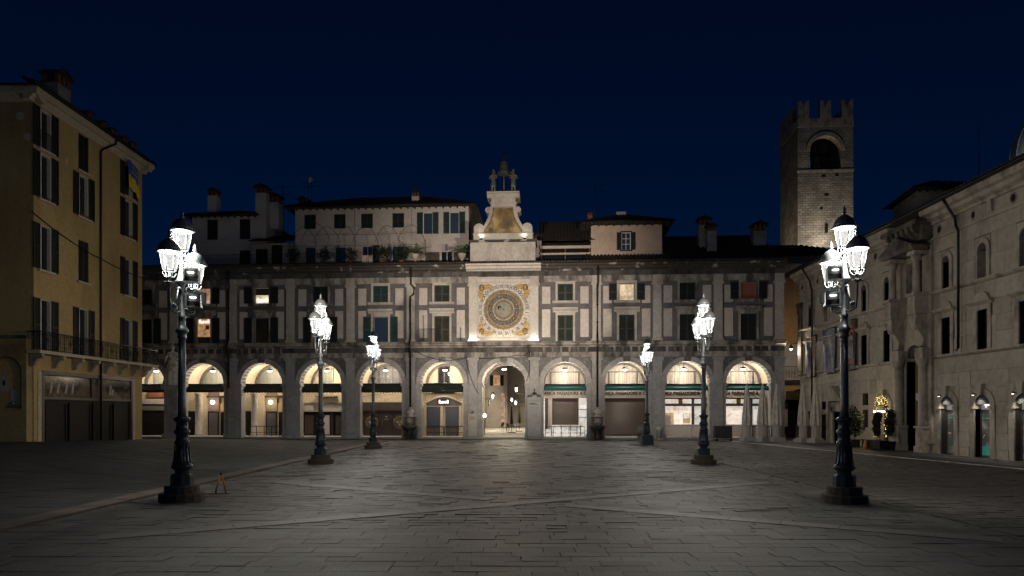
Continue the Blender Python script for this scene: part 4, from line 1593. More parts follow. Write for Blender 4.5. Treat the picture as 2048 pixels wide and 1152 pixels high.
# pale marble facing over the two clock pilasters
for p in (PIL[6], PIL[7]):
    MB().box(p - .335, p + .335, -.165, -.151, 8.01, 12.2).build("pilaster_facing", CM, F)
for p in (PIL[6], PIL[7]):
    t = thing("led_strip", "white LED strip at the foot of the %s clock pilaster" % ("left" if p < 0 else "right"), "light strip", fw(p, -.36, 7.78), FROT, "LED strips below the clock")
    MB().box(-.42, .42, -.04, .04, 0, .05).build("housing", M['grey_metal'], t)
    b = MB()
    for j in range(10):
        b.box(-.40 + j * .08, -.345 + j * .08, -.03, .03, .05, .075)
    b.build("led", M['led'], t)
    light("led_light", 'AREA', W_CLOCK, (0, 0, .09), t, (1, .93, .84), .8, (R(180 - 14), 0, 0), size_y=.06)
t = thing("clock_uplight", "slim uplight on the cornice under the clock dial", "uplight", fw(.035, -.55, 7.79), FROT)
MB().box(-1.3, 1.3, -.05, .05, 0, .05).build("housing", M['grey_metal'], t)
light("uplight_light", 'AREA', W_CLOCK * 1.6, (0, 0, .07), t, (1, .86, .68), 2.5, (R(180 - 16), 0, 0), size_y=.08)

# ------------------------------------------------------------------ clock gable and bell
G = thing("clock_gable", "pale stone gable with curved scrolls and faded painting above the clock", "gable", fw(0, 0, 14.25), FROT)
S = M['stone']
MB().box(-2.62, 2.58, -.3, 1.6, -.3, 1.42).build("attic_block", S, G)
b = MB()
for x0, x1 in ((-2.45, -1.35), (-1.15, 1.25), (1.45, 2.42)):
    b.box(x0, x1, -.335, -.301, .12, 1.18)
b.build("attic_panel", S, G)
MB().lathe([(.30, 0), (.30, .03), (.25, .04), (.25, .0)], 24, cap=False).build("roundel", S, G, (.03, -.335, .62)).rotation_euler = (R(90), 0, 0)
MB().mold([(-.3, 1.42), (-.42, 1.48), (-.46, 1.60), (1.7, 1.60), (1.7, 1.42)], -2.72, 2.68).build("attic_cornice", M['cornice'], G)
MB().box(-2.35, 2.36, -.32, 1.4, 1.605, 2.14).box(-2.41, 2.42, -.36, 1.4, 2.06, 2.11).build("base_course", S, G)
# scroll sides
ZB, ZT = 2.14, 4.28
def side_r(z):
    t = (z - ZB) / (ZT - ZB)
    return .98 + .98 * (1 - t) ** 2.1
n = 16
outl = [(side_r(ZB + (ZT - ZB) * j / n), ZB + (ZT - ZB) * j / n) for j in range(n + 1)]
poly = [(-x, z) for x, z in outl] + [(x, z) for x, z in reversed(outl)]
MB().ext(poly, -.02, 1.0).build("gable_wall", S, G)
inn = [(side_r(ZB + (ZT - ZB) * j / n) - .22, ZB + .02 + (ZT - ZB - .1) * j / n) for j in range(n + 1)]
pa = MB().ext([(-x, z) for x, z in inn] + [(x, z) for x, z in reversed(inn)], -.06, -.021).build("painting", M['fresco'], G)
b = MB()
for sg in (-1, 1):
    b.tube([(sg * x, -.07, z) for x, z in inn], .035, 5)
b.tube([(-inn[0][0], -.07, inn[0][1]), (inn[0][0], -.07, inn[0][1])], .03, 5)
b.tube([(-inn[-1][0], -.07, inn[-1][1]), (inn[-1][0], -.07, inn[-1][1])], .03, 5)
b.build("gilt_frame", M['gold'], pa)
for sg in (-1, 1):
    b = MB()
    # moulded volute band following the curve
    for j in range(n):
        (xa, za), (xb, zb) = outl[j], outl[j + 1]
        q = [(sg * (xa - .18), za), (sg * (xa + .10), za), (sg * (xb + .10), zb), (sg * (xb - .18), zb)]
        b.ext(q if sg > 0 else q[::-1], -.22, .9)
    def disc(cx, cz, r, y0, y1):
        b.ext([(cx + r * math.cos(2 * PI * k / 18), cz + r * math.sin(2 * PI * k / 18)) for k in range(18)], y0, y1)
    disc(sg * 1.93, ZB + .40, .41, -.27, .9)
    disc(sg * 1.93, ZB + .40, .26, -.31, -.27)
    disc(sg * 1.93, ZB + .40, .10, -.35, -.31)
    b.box(sg * 1.93 - .40, sg * 1.93 + .40, -.25, .9, ZB, ZB + .3)
    disc(sg * 1.19, ZT - .26, .24, -.25, .9)
    disc(sg * 1.19, ZT - .26, .12, -.30, -.25)
    b.build("scroll", S, G)
MB().box(-.98, 1.02, -.15, 1.1, ZT, ZT + .34).box(-1.06, 1.10, -.2, 1.15, ZT + .28, ZT + .36).box(-.95, .99, -.12, 1.05, ZT + .36, ZT + .72).build("pedestal", S, G)
MB().mold([(-.15, ZT + .72), (-.28, ZT + .85), (-.30, ZT + .98), (-.46, ZT + 1.05), (-.48, ZT + 1.14), (1.4, ZT + 1.14), (1.4, ZT + .72)], -1.28, 1.32).build("pedestal_cornice", S, G)
MB().face([(-1.28, -.48, ZT + 1.145), (1.32, -.48, ZT + 1.145), (.02, .45, ZT + 1.42)])
b = MB()
apex = (.02, .45, ZT + 1.44)
cs = [(-1.3, -.5, ZT + 1.145), (1.34, -.5, ZT + 1.145), (1.34, 1.4, ZT + 1.145), (-1.3, 1.4, ZT + 1.145)]
for k in range(4):
    b.face([cs[k], cs[(k + 1) % 4], apex])
b.build("cap_roof", M['terracotta'], G)
for sg in (-1, 1):
    t = thing("gable_floodlight", "small floodlight on the ledge at the %s foot of the painted gable" % ("left" if sg < 0 else "right"), "floodlight", fw(sg * 1.75, -.40, 15.87), FROT, "floodlights on the gable ledge")
    MB().box(-.12, .12, -.05, .03, 0, .12).build("housing", M['iron'], t)
    MB().box(-.10, .10, -.04, .02, .121, .128).build("lens", M['lamp_small'], t)
    s = light("gable_light", 'SPOT', W_GABLE * 3.4, (0, -.1, .2), t, (1, .88, .70), .05, (0, 0, 0), 150, .9)
    aim(s, (0, 0, 0), (-sg * .55, .55, 1.6))

# bell with its frame and two strikers
BZ = 14.25 + ZT + 1.42
BL = thing("bell", "dark bronze bell on a post with a weather vane above the clock gable", "bell", fw(.02, .45, BZ), FROT)
MB().tube([(0, 0, -.1), (0, 0, 1.55)], .055, 8, r1=.04).build("post", M['terracotta'], BL)
MB().lathe([(.02, 2.42), (.24, 2.40), (.31, 2.30), (.335, 2.05), (.37, 1.80), (.45, 1.58), (.56, 1.42), (.555, 1.38), (.50, 1.40), (.40, 1.58), (.3, 1.8)], 20, cap=False).build("bell_body", mat("dark_bell_bronze", (.075, .072, .062), .5, (.12, .115, .10), 3, metal=.4), BL)
MB().tube([(0, 0, 2.4), (0, 0, 3.15)], .025, 5).tube([(-.33, 0, 2.72), (.33, 0, 2.72)], .02, 5).tube([(-.14, 0, 2.5), (0, 0, 2.66), (.14, 0, 2.5)], .03, 5).ball((0, 0, 2.6), .09, 8).ball((0, 0, 2.98), .05, 6).ext([(.0, 2.78), (.26, 2.80), (.20, 2.88), (.28, 2.96), (.0, 2.93)], -.01, .01).build("weather_vane", M['iron'], BL)

def skin_figure(name, mats, nodes, edges, label, cat, loc, rz, root=0, group=None, sub=2, extra=None):
    me = bpy.data.meshes.new(name)
    me.from_pydata([p[:3] for p in nodes], edges, [])
    me.materials.append(mats)
    o = bpy.data.objects.new(name, me)
    COL.objects.link(o)
    o.location = loc
    o.rotation_euler = (0, 0, rz)
    sk = o.modifiers.new("Skin", 'SKIN')
    sk.use_smooth_shade = True
    if not me.skin_vertices:
        bpy.context.view_layer.objects.active = o
    for i, p in enumerate(nodes):
        sv = me.skin_vertices[0].data[i]
        sv.radius = (p[3], p[4] if len(p) > 4 else p[3])
        sv.use_root = (i == root)
    ss = o.modifiers.new("Subdivision", 'SUBSURF')
    ss.levels = ss.render_levels = sub
    if label:
        tag(o, label, cat, group)
    return o

def moor(sg, label):
    """bronze striker: tunic, legs, arms holding a hammer; sg=-1 stands left"""
    root = fw(sg * .80, .1, 14.25 + ZT + 1.2)
    # x across, y depth, z up ; faces the viewer, turned slightly to the bell
    i = -sg
    nodes = [
        (0, 0, .92, .165, .13), (0, 0, 1.12, .155, .12), (0, 0, 1.36, .20, .125), (0, 0, 1.50, .075, .075), (0, -.01, 1.60, .075, .085), (0, -.01, 1.72, .095, .11), (0, 0, 1.81, .05, .06),
        (0, 0, .74, .21, .17), (0, 0, .56, .235, .19),
        (-.11, 0, .50, .095), (-.12, -.02, .28, .075), (-.125, 0, .07, .055), (-.135, -.13, .03, .045, .03),
        (.11, 0, .50, .095), (.12, -.02, .28, .075), (.125, 0, .07, .055), (.135, -.13, .03, .045, .03),
        (i * .24, 0, 1.37, .085), (i * .31, -.06, 1.14, .066), (i * .20, -.24, 1.07, .05), (i * .10, -.30, 1.10, .042),
        (-i * .24, 0, 1.37, .085), (-i * .31, -.06, 1.13, .066), (-i * .08, -.25, 1.05, .05), (i * .05, -.30, 1.06, .042),
    ]
    edges = [(0, 1), (1, 2), (2, 3), (3, 4), (4, 5), (5, 6), (0, 7), (7, 8), (8, 9), (9, 10), (10, 11), (11, 12), (8, 13), (13, 14), (14, 15), (15, 16), (2, 17), (17, 18), (18, 19), (19, 20), (2, 21), (21, 22), (22, 23), (23, 24)]
    o = skin_figure("bell_striker_statue", M['bronze'], nodes, edges, label, "statue", root, FROT + sg * R(12), 0, "bronze bell strikers", 2)
    b = MB()
    b.tube([(i * .14, -.32, .78), (i * .16, -.32, 1.5)], .018, 5)
    b.tube([(i * .06, -.32, 1.5), (i * .27, -.32, 1.5)], .04, 6)
    b.build("hammer", M['terracotta'], o)
    b = MB().lathe([(.25, .50), (.215, .66), (.185, .86), (.17, .93)], 14, flute=.10, cap=False)
    b.build("tunic_skirt", M['bronze'], o)
    MB().lathe([(.19, .90), (.195, .96)], 12).build("belt", M['bronze'], o)
    MB().lathe([(.105, 1.72), (.115, 1.76), (.10, 1.84), (.05, 1.89), (.02, 1.91)], 10).build("cap", M['bronze'], o)
    f = MB()
    f.ball((0, -.115, 1.665), .02, 6)
    f.ball((-.035, -.095, 1.695), .014, 6).ball((.035, -.095, 1.695), .014, 6)
    f.tube([(-.03, -.098, 1.63), (.03, -.098, 1.63)], .009, 4)
    f.build("face", M['bronze'], o)
    return o
moor(-1, "bronze bell striker statue standing left of the bell")
moor(1, "bronze bell striker statue standing right of the bell, hammer raised")
# ------------------------------------------------------------------ chimneys, antennas, rooftop houses
def chimney(name, label, loc, w, h, mk='white_wall', rz=FROT, cap='brick', parent=None):
    t = thing(name, label, "chimney", loc, rz) if label else put(name, MB().box(-w / 2, w / 2, -w / 2, w / 2, 0, .02).mesh(name, M[mk]), parent, loc, rz)
    MB().box(-w / 2, w / 2, -w * .45, w * .45, -.6, h).build("stack", M[mk], t)
    if cap:
        b = MB()
        for x in (-.36, 0, .36):
            for y in (-.34, .34):
                b.box((x - .10) * w, (x + .10) * w, (y - .1) * w, (y + .1) * w, h, h + .42 * w)
        b.box(-.56 * w, .56 * w, -.5 * w, .5 * w, h - .06, h + .003)
        b.build("vent", M['brick_red'], t)
        b = MB()
        zz = h + .42 * w
        b.box(-.62 * w, .62 * w, -.56 * w, .56 * w, zz, zz + .07)
        for s in (-1, 1):
            for k in range(5):
                y0 = (-.6 + .24 * k) * w
                b.face([(s * .72 * w, y0, zz + .07), (s * .72 * w, y0 + .22 * w, zz + .07), (0, y0 + .22 * w, zz + .38 * w), (0, y0, zz + .38 * w)])
        b.tube([(0, -.62 * w, zz + .37 * w), (0, .62 * w, zz + .37 * w)], .07 * w, 5)
        b.build("tiled_cap", M['tile'], t)
    return t

def antenna(label, loc, h, tilt=0):
    t = thing("television_antenna", label, "antenna", loc, FROT)
    MB().tube([(0, 0, -.3), (tilt, 0, h)], .03, 5).build("mast", M['iron'], t)
    b = MB()
    for f, l in ((.95, .9), (.8, .7)):
        b.tube([(tilt * f - l, 0, h * f - .1), (tilt * f + l, 0, h * f + .05)], .018, 4)
        for k in range(7):
            x = tilt * f - l + 2 * l * k / 6
            b.tube([(x, -.22, h * f), (x, .22, h * f)], .012, 4)
    b.build("element", M['iron'], t)
    return t

def eave_roof(parent, x0, x1, y0, y1, z, rise, over=.7, hipl=True, step=.26):
    """low hipped tile roof with overhang, rafters under the front eave"""
    X0, X1, Y0, Y1 = x0 - over, x1 + over, y0 - over, y1 + over
    hp = min((Y1 - Y0) / 2, (X1 - X0) / 2 - .1)
    ym = (Y0 + Y1) / 2
    b = MB()
    b.box(X0, X1, Y0, Y1, z, z + .10)
    b.face([(X0, Y0, z + .1), (X1, Y0, z + .1), (X1 - hp, ym, z + rise), (X0 + hp, ym, z + rise)])
    b.face([(X1, Y1, z + .1), (X0, Y1, z + .1), (X0 + hp, ym, z + rise), (X1 - hp, ym, z + rise)])
    b.face([(X0, Y1, z + .1), (X0, Y0, z + .1), (X0 + hp, ym, z + rise)])
    b.face([(X1, Y0, z + .1), (X1, Y1, z + .1), (X1 - hp, ym, z + rise)])
    n = int((X1 - X0) / step)
    for k in range(n):
        x = X0 + (k + .5) * step
        f = min(1, (x - X0) / hp, (X1 - x) / hp)
        ye, ze, r = Y0 + (ym - Y0) * f, z + .1 + (rise - .1) * f, step * .3
        b.face([(x - r, Y0 - .03, z + .12), (x, Y0 - .03, z + .12 + r), (x, ye, ze + .02 + r), (x - r, ye, ze + .02)])
        b.face([(x, Y0 - .03, z + .12 + r), (x + r, Y0 - .03, z + .12), (x + r, ye, ze + .02), (x, ye, ze + .02 + r)])
    o = b.build("roof", M['tile'], parent)
    r = MB().box(-.05, .05, Y0 + .08, y0 + .05, z - .14, z - .003).mesh("rafter", M['bark'])
    k = X0 + .3
    while k < X1:
        put("rafter", r, o, (k, 0, 0))
        k += .62
    MB().tube([(X0, Y0 - .06, z + .02), (X1, Y0 - .06, z + .02)], .07, 6).build("gutter", M['iron'], o)
    return o

VW = 4.6
H1 = thing("white_roof_house", "long white house on the roof terrace left of the clock, dark tiled roof", "house", fw(0, VW, 0), FROT)
x0, x1 = -18.75, -3.35
hl = []
ups = [-17.42, -14.75, -12.33, -9.55]
dn = [(-17.4, 'glass_blue'), (-14.7, 'glass_blue'), (-12.3, 'lit'), (-9.6, 'glass_blue')]
for u in ups:
    hl.append((u - .52, u + .52, 18.3, 19.58))
for u in (-6.93, -4.60):
    hl.append((u - .42, u + .42, 17.7, 19.58))
for u, m_ in dn:
    hl.append((u - .5, u + .5, 14.2, 16.75))
hl.append((-6.15 + .35, -4.75, 14.2, 16.2))
w = MB()
holes_wall(w, x0, x1, 14.1, 20.05, hl, 0, .3)
w.box(x0, x0 + .3, .31, 9.0, 14.1, 20.05).box(x1 - .3, x1, .31, 9.0, 14.1, 20.05).box(x0, x1, 8.7, 9.0, 14.1, 20.04)
w.box(x0 + .31, x1 - .31, .5, .6, 14.1, 20.0)
w.build("wall", M['white_wall'], H1)
for u in ups:
    window(H1, u, 18.3, 19.58, 1.04, 'shut_dark', 'closed', 'glass', None, rec=.2)
for u in (-6.93, -4.60):
    window(H1, u, 17.7, 19.58, .84, 'shut_teal', 'open', 'glass_blue', None, rec=.16, shw=.52, bars='frame')
for u, m_ in dn:
    if m_ == 'lit':
        o = window(H1, u, 14.2, 16.75, 1.0, 'shut_dark', 'open', 'glass_blue', None, rec=.2, one_side='right', shw=.6, label="terrace door with one dark shutter open beside it")
        MB().box(-.45, .45, .15, .19, .3, 1.75).build("curtain", M['lit_dim'], o)
    else:
        o = window(H1, u, 14.2, 16.72, 1.0, 'shut_dark', 'none', m_, None, rec=.2, bars='frame')
for u0, u1 in ((-7.1, -5.9), (-4.65, -3.5)):
    MB().box(u0, u1, -.03, .05, 14.2, 16.1).build("dark_panel", M['brown_metal'], H1)
window(H1, -5.27, 14.2, 16.2, 1.04, 'shut_teal', 'none', 'glass', None, rec=.2)
b = MB()
for u in (-16.0, -11.0, -5.3):
    b.box(u - .1, u + .1, -.12, -.002, 16.2, 16.75)
b.build("wall_light_box", M['grey_metal'], H1)
b = MB()
for u in (-13.4, -8.35):
    b.tube([(u, -.04, 14.2), (u, -.04, 20.0)], .03, 5)
b.build("drain_pipe", M['white_wall'], H1)
eave_roof(H1, x0, x1, 0, 9.0, 20.05, 2.3, .75)
chimney("chimney", "white and brick chimney standing on the roof of the long white house", fw(-8.25, VW + 1.3, 20.65), .62, .75)
chimney("chimney", "low brick topped chimney at the left end of the long white house", fw(-18.4, VW + 1.2, 20.5), .8, .30)
antenna("thin antenna beside the chimney at the left end of the long white house", fw(-17.8, VW + 1.5, 20.5), 2.6)
t = thing("wind_sock", "tattered pale rag on a thin pole above the long white house", "flag", fw(-18.05, VW + 1.2, 21.1), FROT)
MB().tube([(0, 0, 0), (.1, 0, 2.1)], .02, 4).build("pole", M['iron'], t)
MB().ext([(.1, 1.7), (.35, 1.8), (.42, 2.1), (.2, 2.25), (.08, 2.1)], -.02, .02).build("cloth", M['canvas'], t)

# wire arches, railing and plants of the terrace
t = thing("wire_pergola", "row of thin wire arches along the roof terrace", "pergola", fw(0, 1.6, 14.25), FROT)
for k, (a, c) in enumerate(((-18.1, -15.75), (-16.1, -13.7), (-14.1, -12.4), (-12.7, -10.55), (-10.8, -8.7), (-8.95, -6.6), (-17.0, -14.6))):
    pts = []
    for j in range(17):
        q = j / 16
        pts.append((a + (c - a) * q, -.02 * k, 2.05 + 1.35 * (1 - (2 * q - 1) ** 2) + (.25 if k == 6 else 0)))
    MB().tube(pts, .018, 4).build("wire_arch", M['iron'], t)
b = MB()
for u in (-18.1, -15.9, -13.9, -12.5, -10.6, -8.8, -6.6):
    b.tube([(u, 0, 0), (u, 0, 2.2)], .022, 4)
b.tube([(-18.6, 0, 2.75), (-10, 0, 2.7), (-6.2, 0, 2.85), (-6, 0, 2.4)], .014, 4)
b.build("post", M['iron'], t)
t = thing("terrace_railing", "thin iron railing along the roof terrace under the white house", "railing", fw(0, .75, 14.1), FROT)
b = MB()
u = -26.5
while u < -6.9:
    b.tube([(u, 0, 0), (u, 0, 1.12)], .011, 4)
    u += .145
b.build("baluster", M['iron'], t)
MB().tube([(-26.5, 0, 1.12), (-6.9, 0, 1.12)], .02, 5).tube([(-18.6, .05, 1.75), (-7, .05, 1.75)], .012, 4).build("rail", M['iron'], t)
MB().box(-6.9, -2.75, -.1, .15, 0, .26).build("low_parapet", M['white_wall'], F, (0, .75, 14.1))

def leaf_ball(b, c, r, n, size, squash=1., rnd=random):
    for _ in range(n):
        while True:
            p = Vector((rnd.uniform(-1, 1), rnd.uniform(-1, 1), rnd.uniform(-1, 1)))
            if .25 < p.length < 1:
                break
        p = p * (.55 + .45 * p.length)
        q = Vector(c) + Vector((p.x * r, p.y * r, p.z * r * squash))
        d = (p.normalized() + Vector((rnd.uniform(-.8, .8), rnd.uniform(-.8, .8), rnd.uniform(-.5, .8)))).normalized()
        e = d.cross(Vector((rnd.uniform(-1, 1), rnd.uniform(-1, 1), rnd.uniform(-1, 1)))).normalized()
        s = size * rnd.uniform(.6, 1.3)
        b.face([q - e * s * .4, q + d * s, q + e * s * .4, q - d * s * .6])

for i, (u, r, lab) in enumerate(((-17.6, .62, "shrub at the left end of the roof terrace railing"), (-15.0, .55, "shrub before the second blue terrace door"),
                                 (-12.75, .62, "dense round shrub left of the open terrace door"), (-10.1, .60, "round shrub right of the open terrace door"),
                                 (-8.5, .66, "largest shrub, next to the left potted palm"))):
    t = thing("terrace_shrub", lab, "shrub", fw(u, 1.15, 14.25), FROT, "shrubs on the roof terrace")
    MB().lathe([(.18, 0), (.26, .35), (.28, .38), (.24, .38), (.22, .33)], 10).build("pot", M['terracotta'], t)
    MB().tube([(0, 0, .3), (.03, 0, .7)], .03, 5).build("stem", M['bark'], t)
    b = MB()
    leaf_ball(b, (0, 0, .95), r, 420, .11, 1.0)
    b.build("crown", M['leaf'], t)

def urn_palm(u, label, seed):
    rnd = random.Random(seed)
    t = thing("potted_palm", label, "potted palm", fw(u, .95, 14.36), FROT, "palms in white urns")
    MB().lathe([(.20, 0), (.20, .06), (.08, .10), (.07, .22), (.20, .34), (.30, .50), (.33, .66), (.38, .70), (.36, .73), (.30, .70)], 14).build("urn", M['stone'], t)
    MB().lathe([(.10, .68), (.12, .80), (.09, .92)], 9).build("trunk", M['bark'], t)
    b = MB()
    for k in range(22):
        a = 2 * PI * k / 22 + rnd.uniform(-.15, .15)
        L = rnd.uniform(1.0, 1.35)
        lift = rnd.uniform(.25, .85)
        prev = None
        for j in range(6):
            q = j / 5
            p = Vector((math.cos(a) * L * q, math.sin(a) * L * q, .92 + lift * q - .75 * q * q * (1.1 - lift * .6)))
            if prev is not None:
                d = (p - prev).normalized()
                s = d.cross(Vector((0, 0, 1))).normalized()
                for sg in (-1, 1):
                    for h in (.3, .8):
                        o_ = prev + (p - prev) * h
                        tip = o_ + s * sg * .30 * (1 - .5 * q) + d * .14 - Vector((0, 0, .05))
                        b.face([o_, o_ + d * .09, tip])
                b.face([prev - s * .01, prev + s * .01, p + s * .008, p - s * .008])
            prev = p
    b.build("frond", M['palm'], t)
urn_palm(-7.3, "palm in a white urn at the end of the terrace railing", 3)
urn_palm(-3.45, "palm in a white urn just left of the clock gable", 8)

# far left white house with chimneys and its low annex
H2 = thing("white_corner_house", "white house with two tall chimney stacks above the far left arches", "house", fw(0, 6.2, 0), FROT)
hl = [(-24.55, -23.55, 17.9, 19.75), (-27.6, -26.6, 17.9, 19.75), (-24.55, -23.55, 14.2, 16.9)]
w = MB()
holes_wall(w, -29, -22.9, 14.1, 20.0, hl, 0, .3)
w.box(-28.9, -23.0, .45, 7, 14.1, 19.98).box(-22.9, -22.0, -.15, 2.0, 14.1, 20.6)
w.build("wall", M['white_wall'], H2)
for u in (-24.05, -27.1):
    window(H2, u, 17.9, 19.75, 1.0, 'shut_dark', 'closed', 'glass', None, rec=.2)
window(H2, -24.05, 14.2, 16.9, 1.0, 'shut_dark', 'closed', 'glass', None, rec=.2)
eave_roof(H2, -29, -23.2, 0, 7, 20.0, 1.5, .55)
chimney("chimney", "slim white chimney with a brown top behind the near left lamp", fw(-27.45, 7.2, 20.6), .85, 1.6)
chimney("chimney", "taller of the paired white stacks on the corner house", fw(-22.55, 6.6, 20.3), 1.0, 1.85)
chimney("chimney", "lower of the paired white stacks on the corner house", fw(-21.75, 7.4, 19.6), 1.1, 1.9)
antenna("bare antenna mast right of the paired white chimney stacks", fw(-21.2, 8.0, 19.0), 4.4)
H3 = thing("low_annex", "low white annex with three dark doors between the two white houses", "house", fw(0, 5.2, 0), FROT)
hl = [(-22.2, -21.1, 14.2, 16.75), (-20.75, -19.75, 14.2, 17.1), (-19.05, -18.0, 14.2, 16.75)]
hl = [(a - .4, c - .4, d, e) for a, c, d, e in hl]
w = MB()
holes_wall(w, -22.9, -18.9, 14.1, 17.25, hl, 0, .3)
w.box(-22.85, -18.95, .5, 5, 14.1, 17.2)
w.build("wall", M['white_wall'], H3)
for a, c, d, e in hl:
    window(H3, (a + c) / 2, d, e, c - a, 'shut_dark', 'closed', 'glass', None, rec=.2)
pitched(H3, "roof", -22.95, -18.9, -.9, 3.2, 17.2, 18.7, step=.26)

# chimney right of the gable, loggia and pink roof house on the bank side
chimney("chimney", "small white chimney with brick vents right behind the clock gable", fw(2.75, 3.2, 15.8), .55, 1.0)
LG = thing("roof_loggia", "dark roofed loggia with a glass front between gable and pink house", "loggia", fw(0, 2.6, 0), FROT)
MB().box(2.9, 7.1, .5, .6, 14.2, 16.4).build("glass_front", M['glass'], LG)
MB().box(2.9, 7.1, -.2, -.05, 15.75, 15.98).box(2.9, 7.1, -.15, -.05, 15.25, 15.4).build("beam", M['pink_wall'], LG)
pitched(LG, "roof", 2.75, 7.4, -.7, 3.6, 16.3, 19.0, hip=0, step=.28)
b = MB()
for u in (3.0, 5.0, 7.0):
    b.box(u - .06, u + .06, -.1, .02, 14.2, 15.75)
b.build("post", M['brown_metal'], LG)
H4 = thing("pink_roof_house", "small pink plastered house with one window and a hipped roof on the bank roof", "house", fw(0, 2.2, 0), FROT)
w = MB()
holes_wall(w, 7.15, 12.85, 14.6, 17.55, [(9.6, 10.35, 15.5, 16.95)], 0, .3)
w.box(7.2, 12.8, .5, 5.2, 14.6, 17.5)
w.build("wall", M['pink_wall'], H4)
MB().box(7.10, 7.75, -.05, .03, 14.6, 17.55).box(12.25, 12.9, -.05, .03, 14.6, 17.55).build("corner_strip", M['pink_wall'], H4)
o = window(H4, 9.98, 15.5, 16.95, .75, 'shut_dark', 'open', 'glass_blue', None, rec=.14, shw=.38)
MB().box(-.47, .47, -.05, .1, 1.455, 1.55).box(-.5, .5, -.08, .1, -.1, 0).build("trim", M['shut_dark'], o)
b = MB()
for z in (.5, .95):
    b.box(-.33, .33, .10, .13, z - .02, z + .02)
b.build("glazing_bar", M['white_wood'], o)
eave_roof(H4, 7.15, 12.85, 0, 5.2, 17.6, 1.55, .95)
MB().box(9.4, 10.2, 2.2, 3.0, 19.0, 19.3).build("roof_vent", M['concrete'], H4)
chimney("chimney", "small orange terracotta pot chimney left of the pink house roof", fw(7.2, 5.5, 18.7), .4, .6, 'terracotta')
antenna("thin slanted antenna over the loggia roof right of the clock", fw(7.6, 6.0, 18.7), 3.6, .1)
chimney("chimney", "larger grey chimney of the pair on the bank roof", fw(16.8, 4.6, 16.3), .95, 1.75, 'pedestal')
chimney("chimney", "smaller grey chimney in front of the pair on the bank roof", fw(17.1, 3.2, 15.6), .75, 1.6, 'pedestal')
chimney("chimney", "wide grey chimney near the right end of the bank roof", fw(21.5, 5.0, 16.0), 1.05, 1.55, 'pedestal')
# dark roofs behind
bk = thing("rear_house", "dark house behind the bank roof below the stone tower", "house", (21, 66, 0), FROT)
MB().box(-6, 12, 0, 8, 0, 17.2).build("wall", M['pedestal'], bk)
eave_roof(bk, -6, 12, 0, 8, 17.2, 1.9, .5, step=.4)

# ------------------------------------------------------------------ stone tower
T = thing("stone_tower", "tall square medieval stone tower with swallow tail battlements and open bell arch", "tower", (39.85, 95.2, 0), R(-4))
TW, TD = 7.5, 7.6
b = MB()
zt = 42.3
# shaft below the belfry, then belfry walls with arched openings front and side
b.box(0, TW, 0, TD, 0, 35.7)
b.box(0, 1.65, 0, 1.1, 35.7, 38.5).box(TW - 1.65, TW, 0, 1.1, 35.7, 38.5)
arch_wall(b, 0, TW, TW / 2, TW / 2 - 1.65, 38.5, 43.0, 0, 1.1, n=14)
b.box(0, 1.1, 1.11, TD, 35.7, 43.0).box(TW - 1.1, TW, 1.11, TD - 1.2, 35.7, 43.0)
b.box(1.1, 2.3, TD - 1.1, TD, 35.7, 43).box(TW - 2.3, TW - .0, TD - 1.1, TD, 35.7, 43).box(2.3, TW - 2.3, TD - 1.1, TD, 40.0, 43)
b.box(1.0, TW - 1.0, 1.0, TD - 1, 42.2, 42.9)
b.build("shaft", M['tower'], T)
MB().box(-.08, TW + .08, -.08, .1, 35.55, 35.85).build("string_course", M['palace_trim'], T)
for k in range(11):
    a0, a1 = PI * k / 11 + .01, PI * (k + 1) / 11 - .01
    r0, r1 = TW / 2 - 1.67, TW / 2 - 1.15
    p = [(TW / 2 - r * math.cos(a), 38.5 + r * math.sin(a)) for r, a in ((r0, a0), (r0, (a0 + a1) / 2), (r0, a1), (r1, a1), (r1, (a0 + a1) / 2), (r1, a0))]
    MB().ext(p, -.07, .2).build("arch_stone", M['palace_trim'], T)
def merlon(x, y, rot, w=1.5):
    h = 2.55
    n = 6
    pts = [(-w / 2, 0), (w / 2, 0), (w / 2, h)] + [(w / 2 - (w / 2 - .06) * math.sin(PI / 2 * j / n), h - .85 * (1 - math.cos(PI / 2 * j / n))) for j in range(1, n + 1)]
    pts += [(-x_, z) for x_, z in reversed(pts[2:])]
    o = MB().ext(pts, 0, .55).build("merlon", M['palace_trim'], T, (x, y, 43.0), rot)
    return o
MB().box(-.05, TW + .05, -.05, .55, 41.8, 43.003).box(-.05, .55, .56, TD, 41.8, 43.003).box(TW - .55, TW + .05, .56, TD, 41.8, 43.003).build("parapet", M['palace_trim'], T)
for x in (.78, TW / 2, TW - .78):
    merlon(x, -.05, 0)
    merlon(x, TD - .5, 0)
for y in (2.55, 4.1, 5.6):
    merlon(-.05, y, R(-90), 1.0)
    merlon(TW + .05, y, R(90), 1.0)
cg = MB().lathe([(.9, 36.9), (.7, 37.6), (.55, 38.6), (.3, 38.9), (.05, 39.0)], 14)
cg.build("tower_bell", M['bronze'], T, (TW / 2, 3.4, 0))
b = MB()
for j in range(9):
    b.tube([(1.75 + j * .53, .5, 35.7), (1.75 + j * .53, .5, 36.9)], .04, 4)
b.tube([(1.7, .5, 36.9), (TW - 1.7, .5, 36.9)], .05, 4).tube([(1.7, 3.4, 39.0), (TW - 1.7, 3.4, 39.0)], .12, 5)
b.build("belfry_railing", M['iron'], T)
for x, z, w_ in ((3.9, 32.2, .6), (3.5, 34.8, .6), (5.3, 34.9, .5), (3.2, 30.3, .4)):
    MB().box(x - w_ / 2, x + w_ / 2, -.02, .05, z, z + .35).build("putlog_hole", M['dark_shop'], T)
MB().tube([(3.8, -.1, 26.7), (3.8, -.1, 28.9)], .04, 4).box(3.65, 4.0, -.25, -.01, 27.0, 28.0).build("iron_lantern", M['iron'], T)
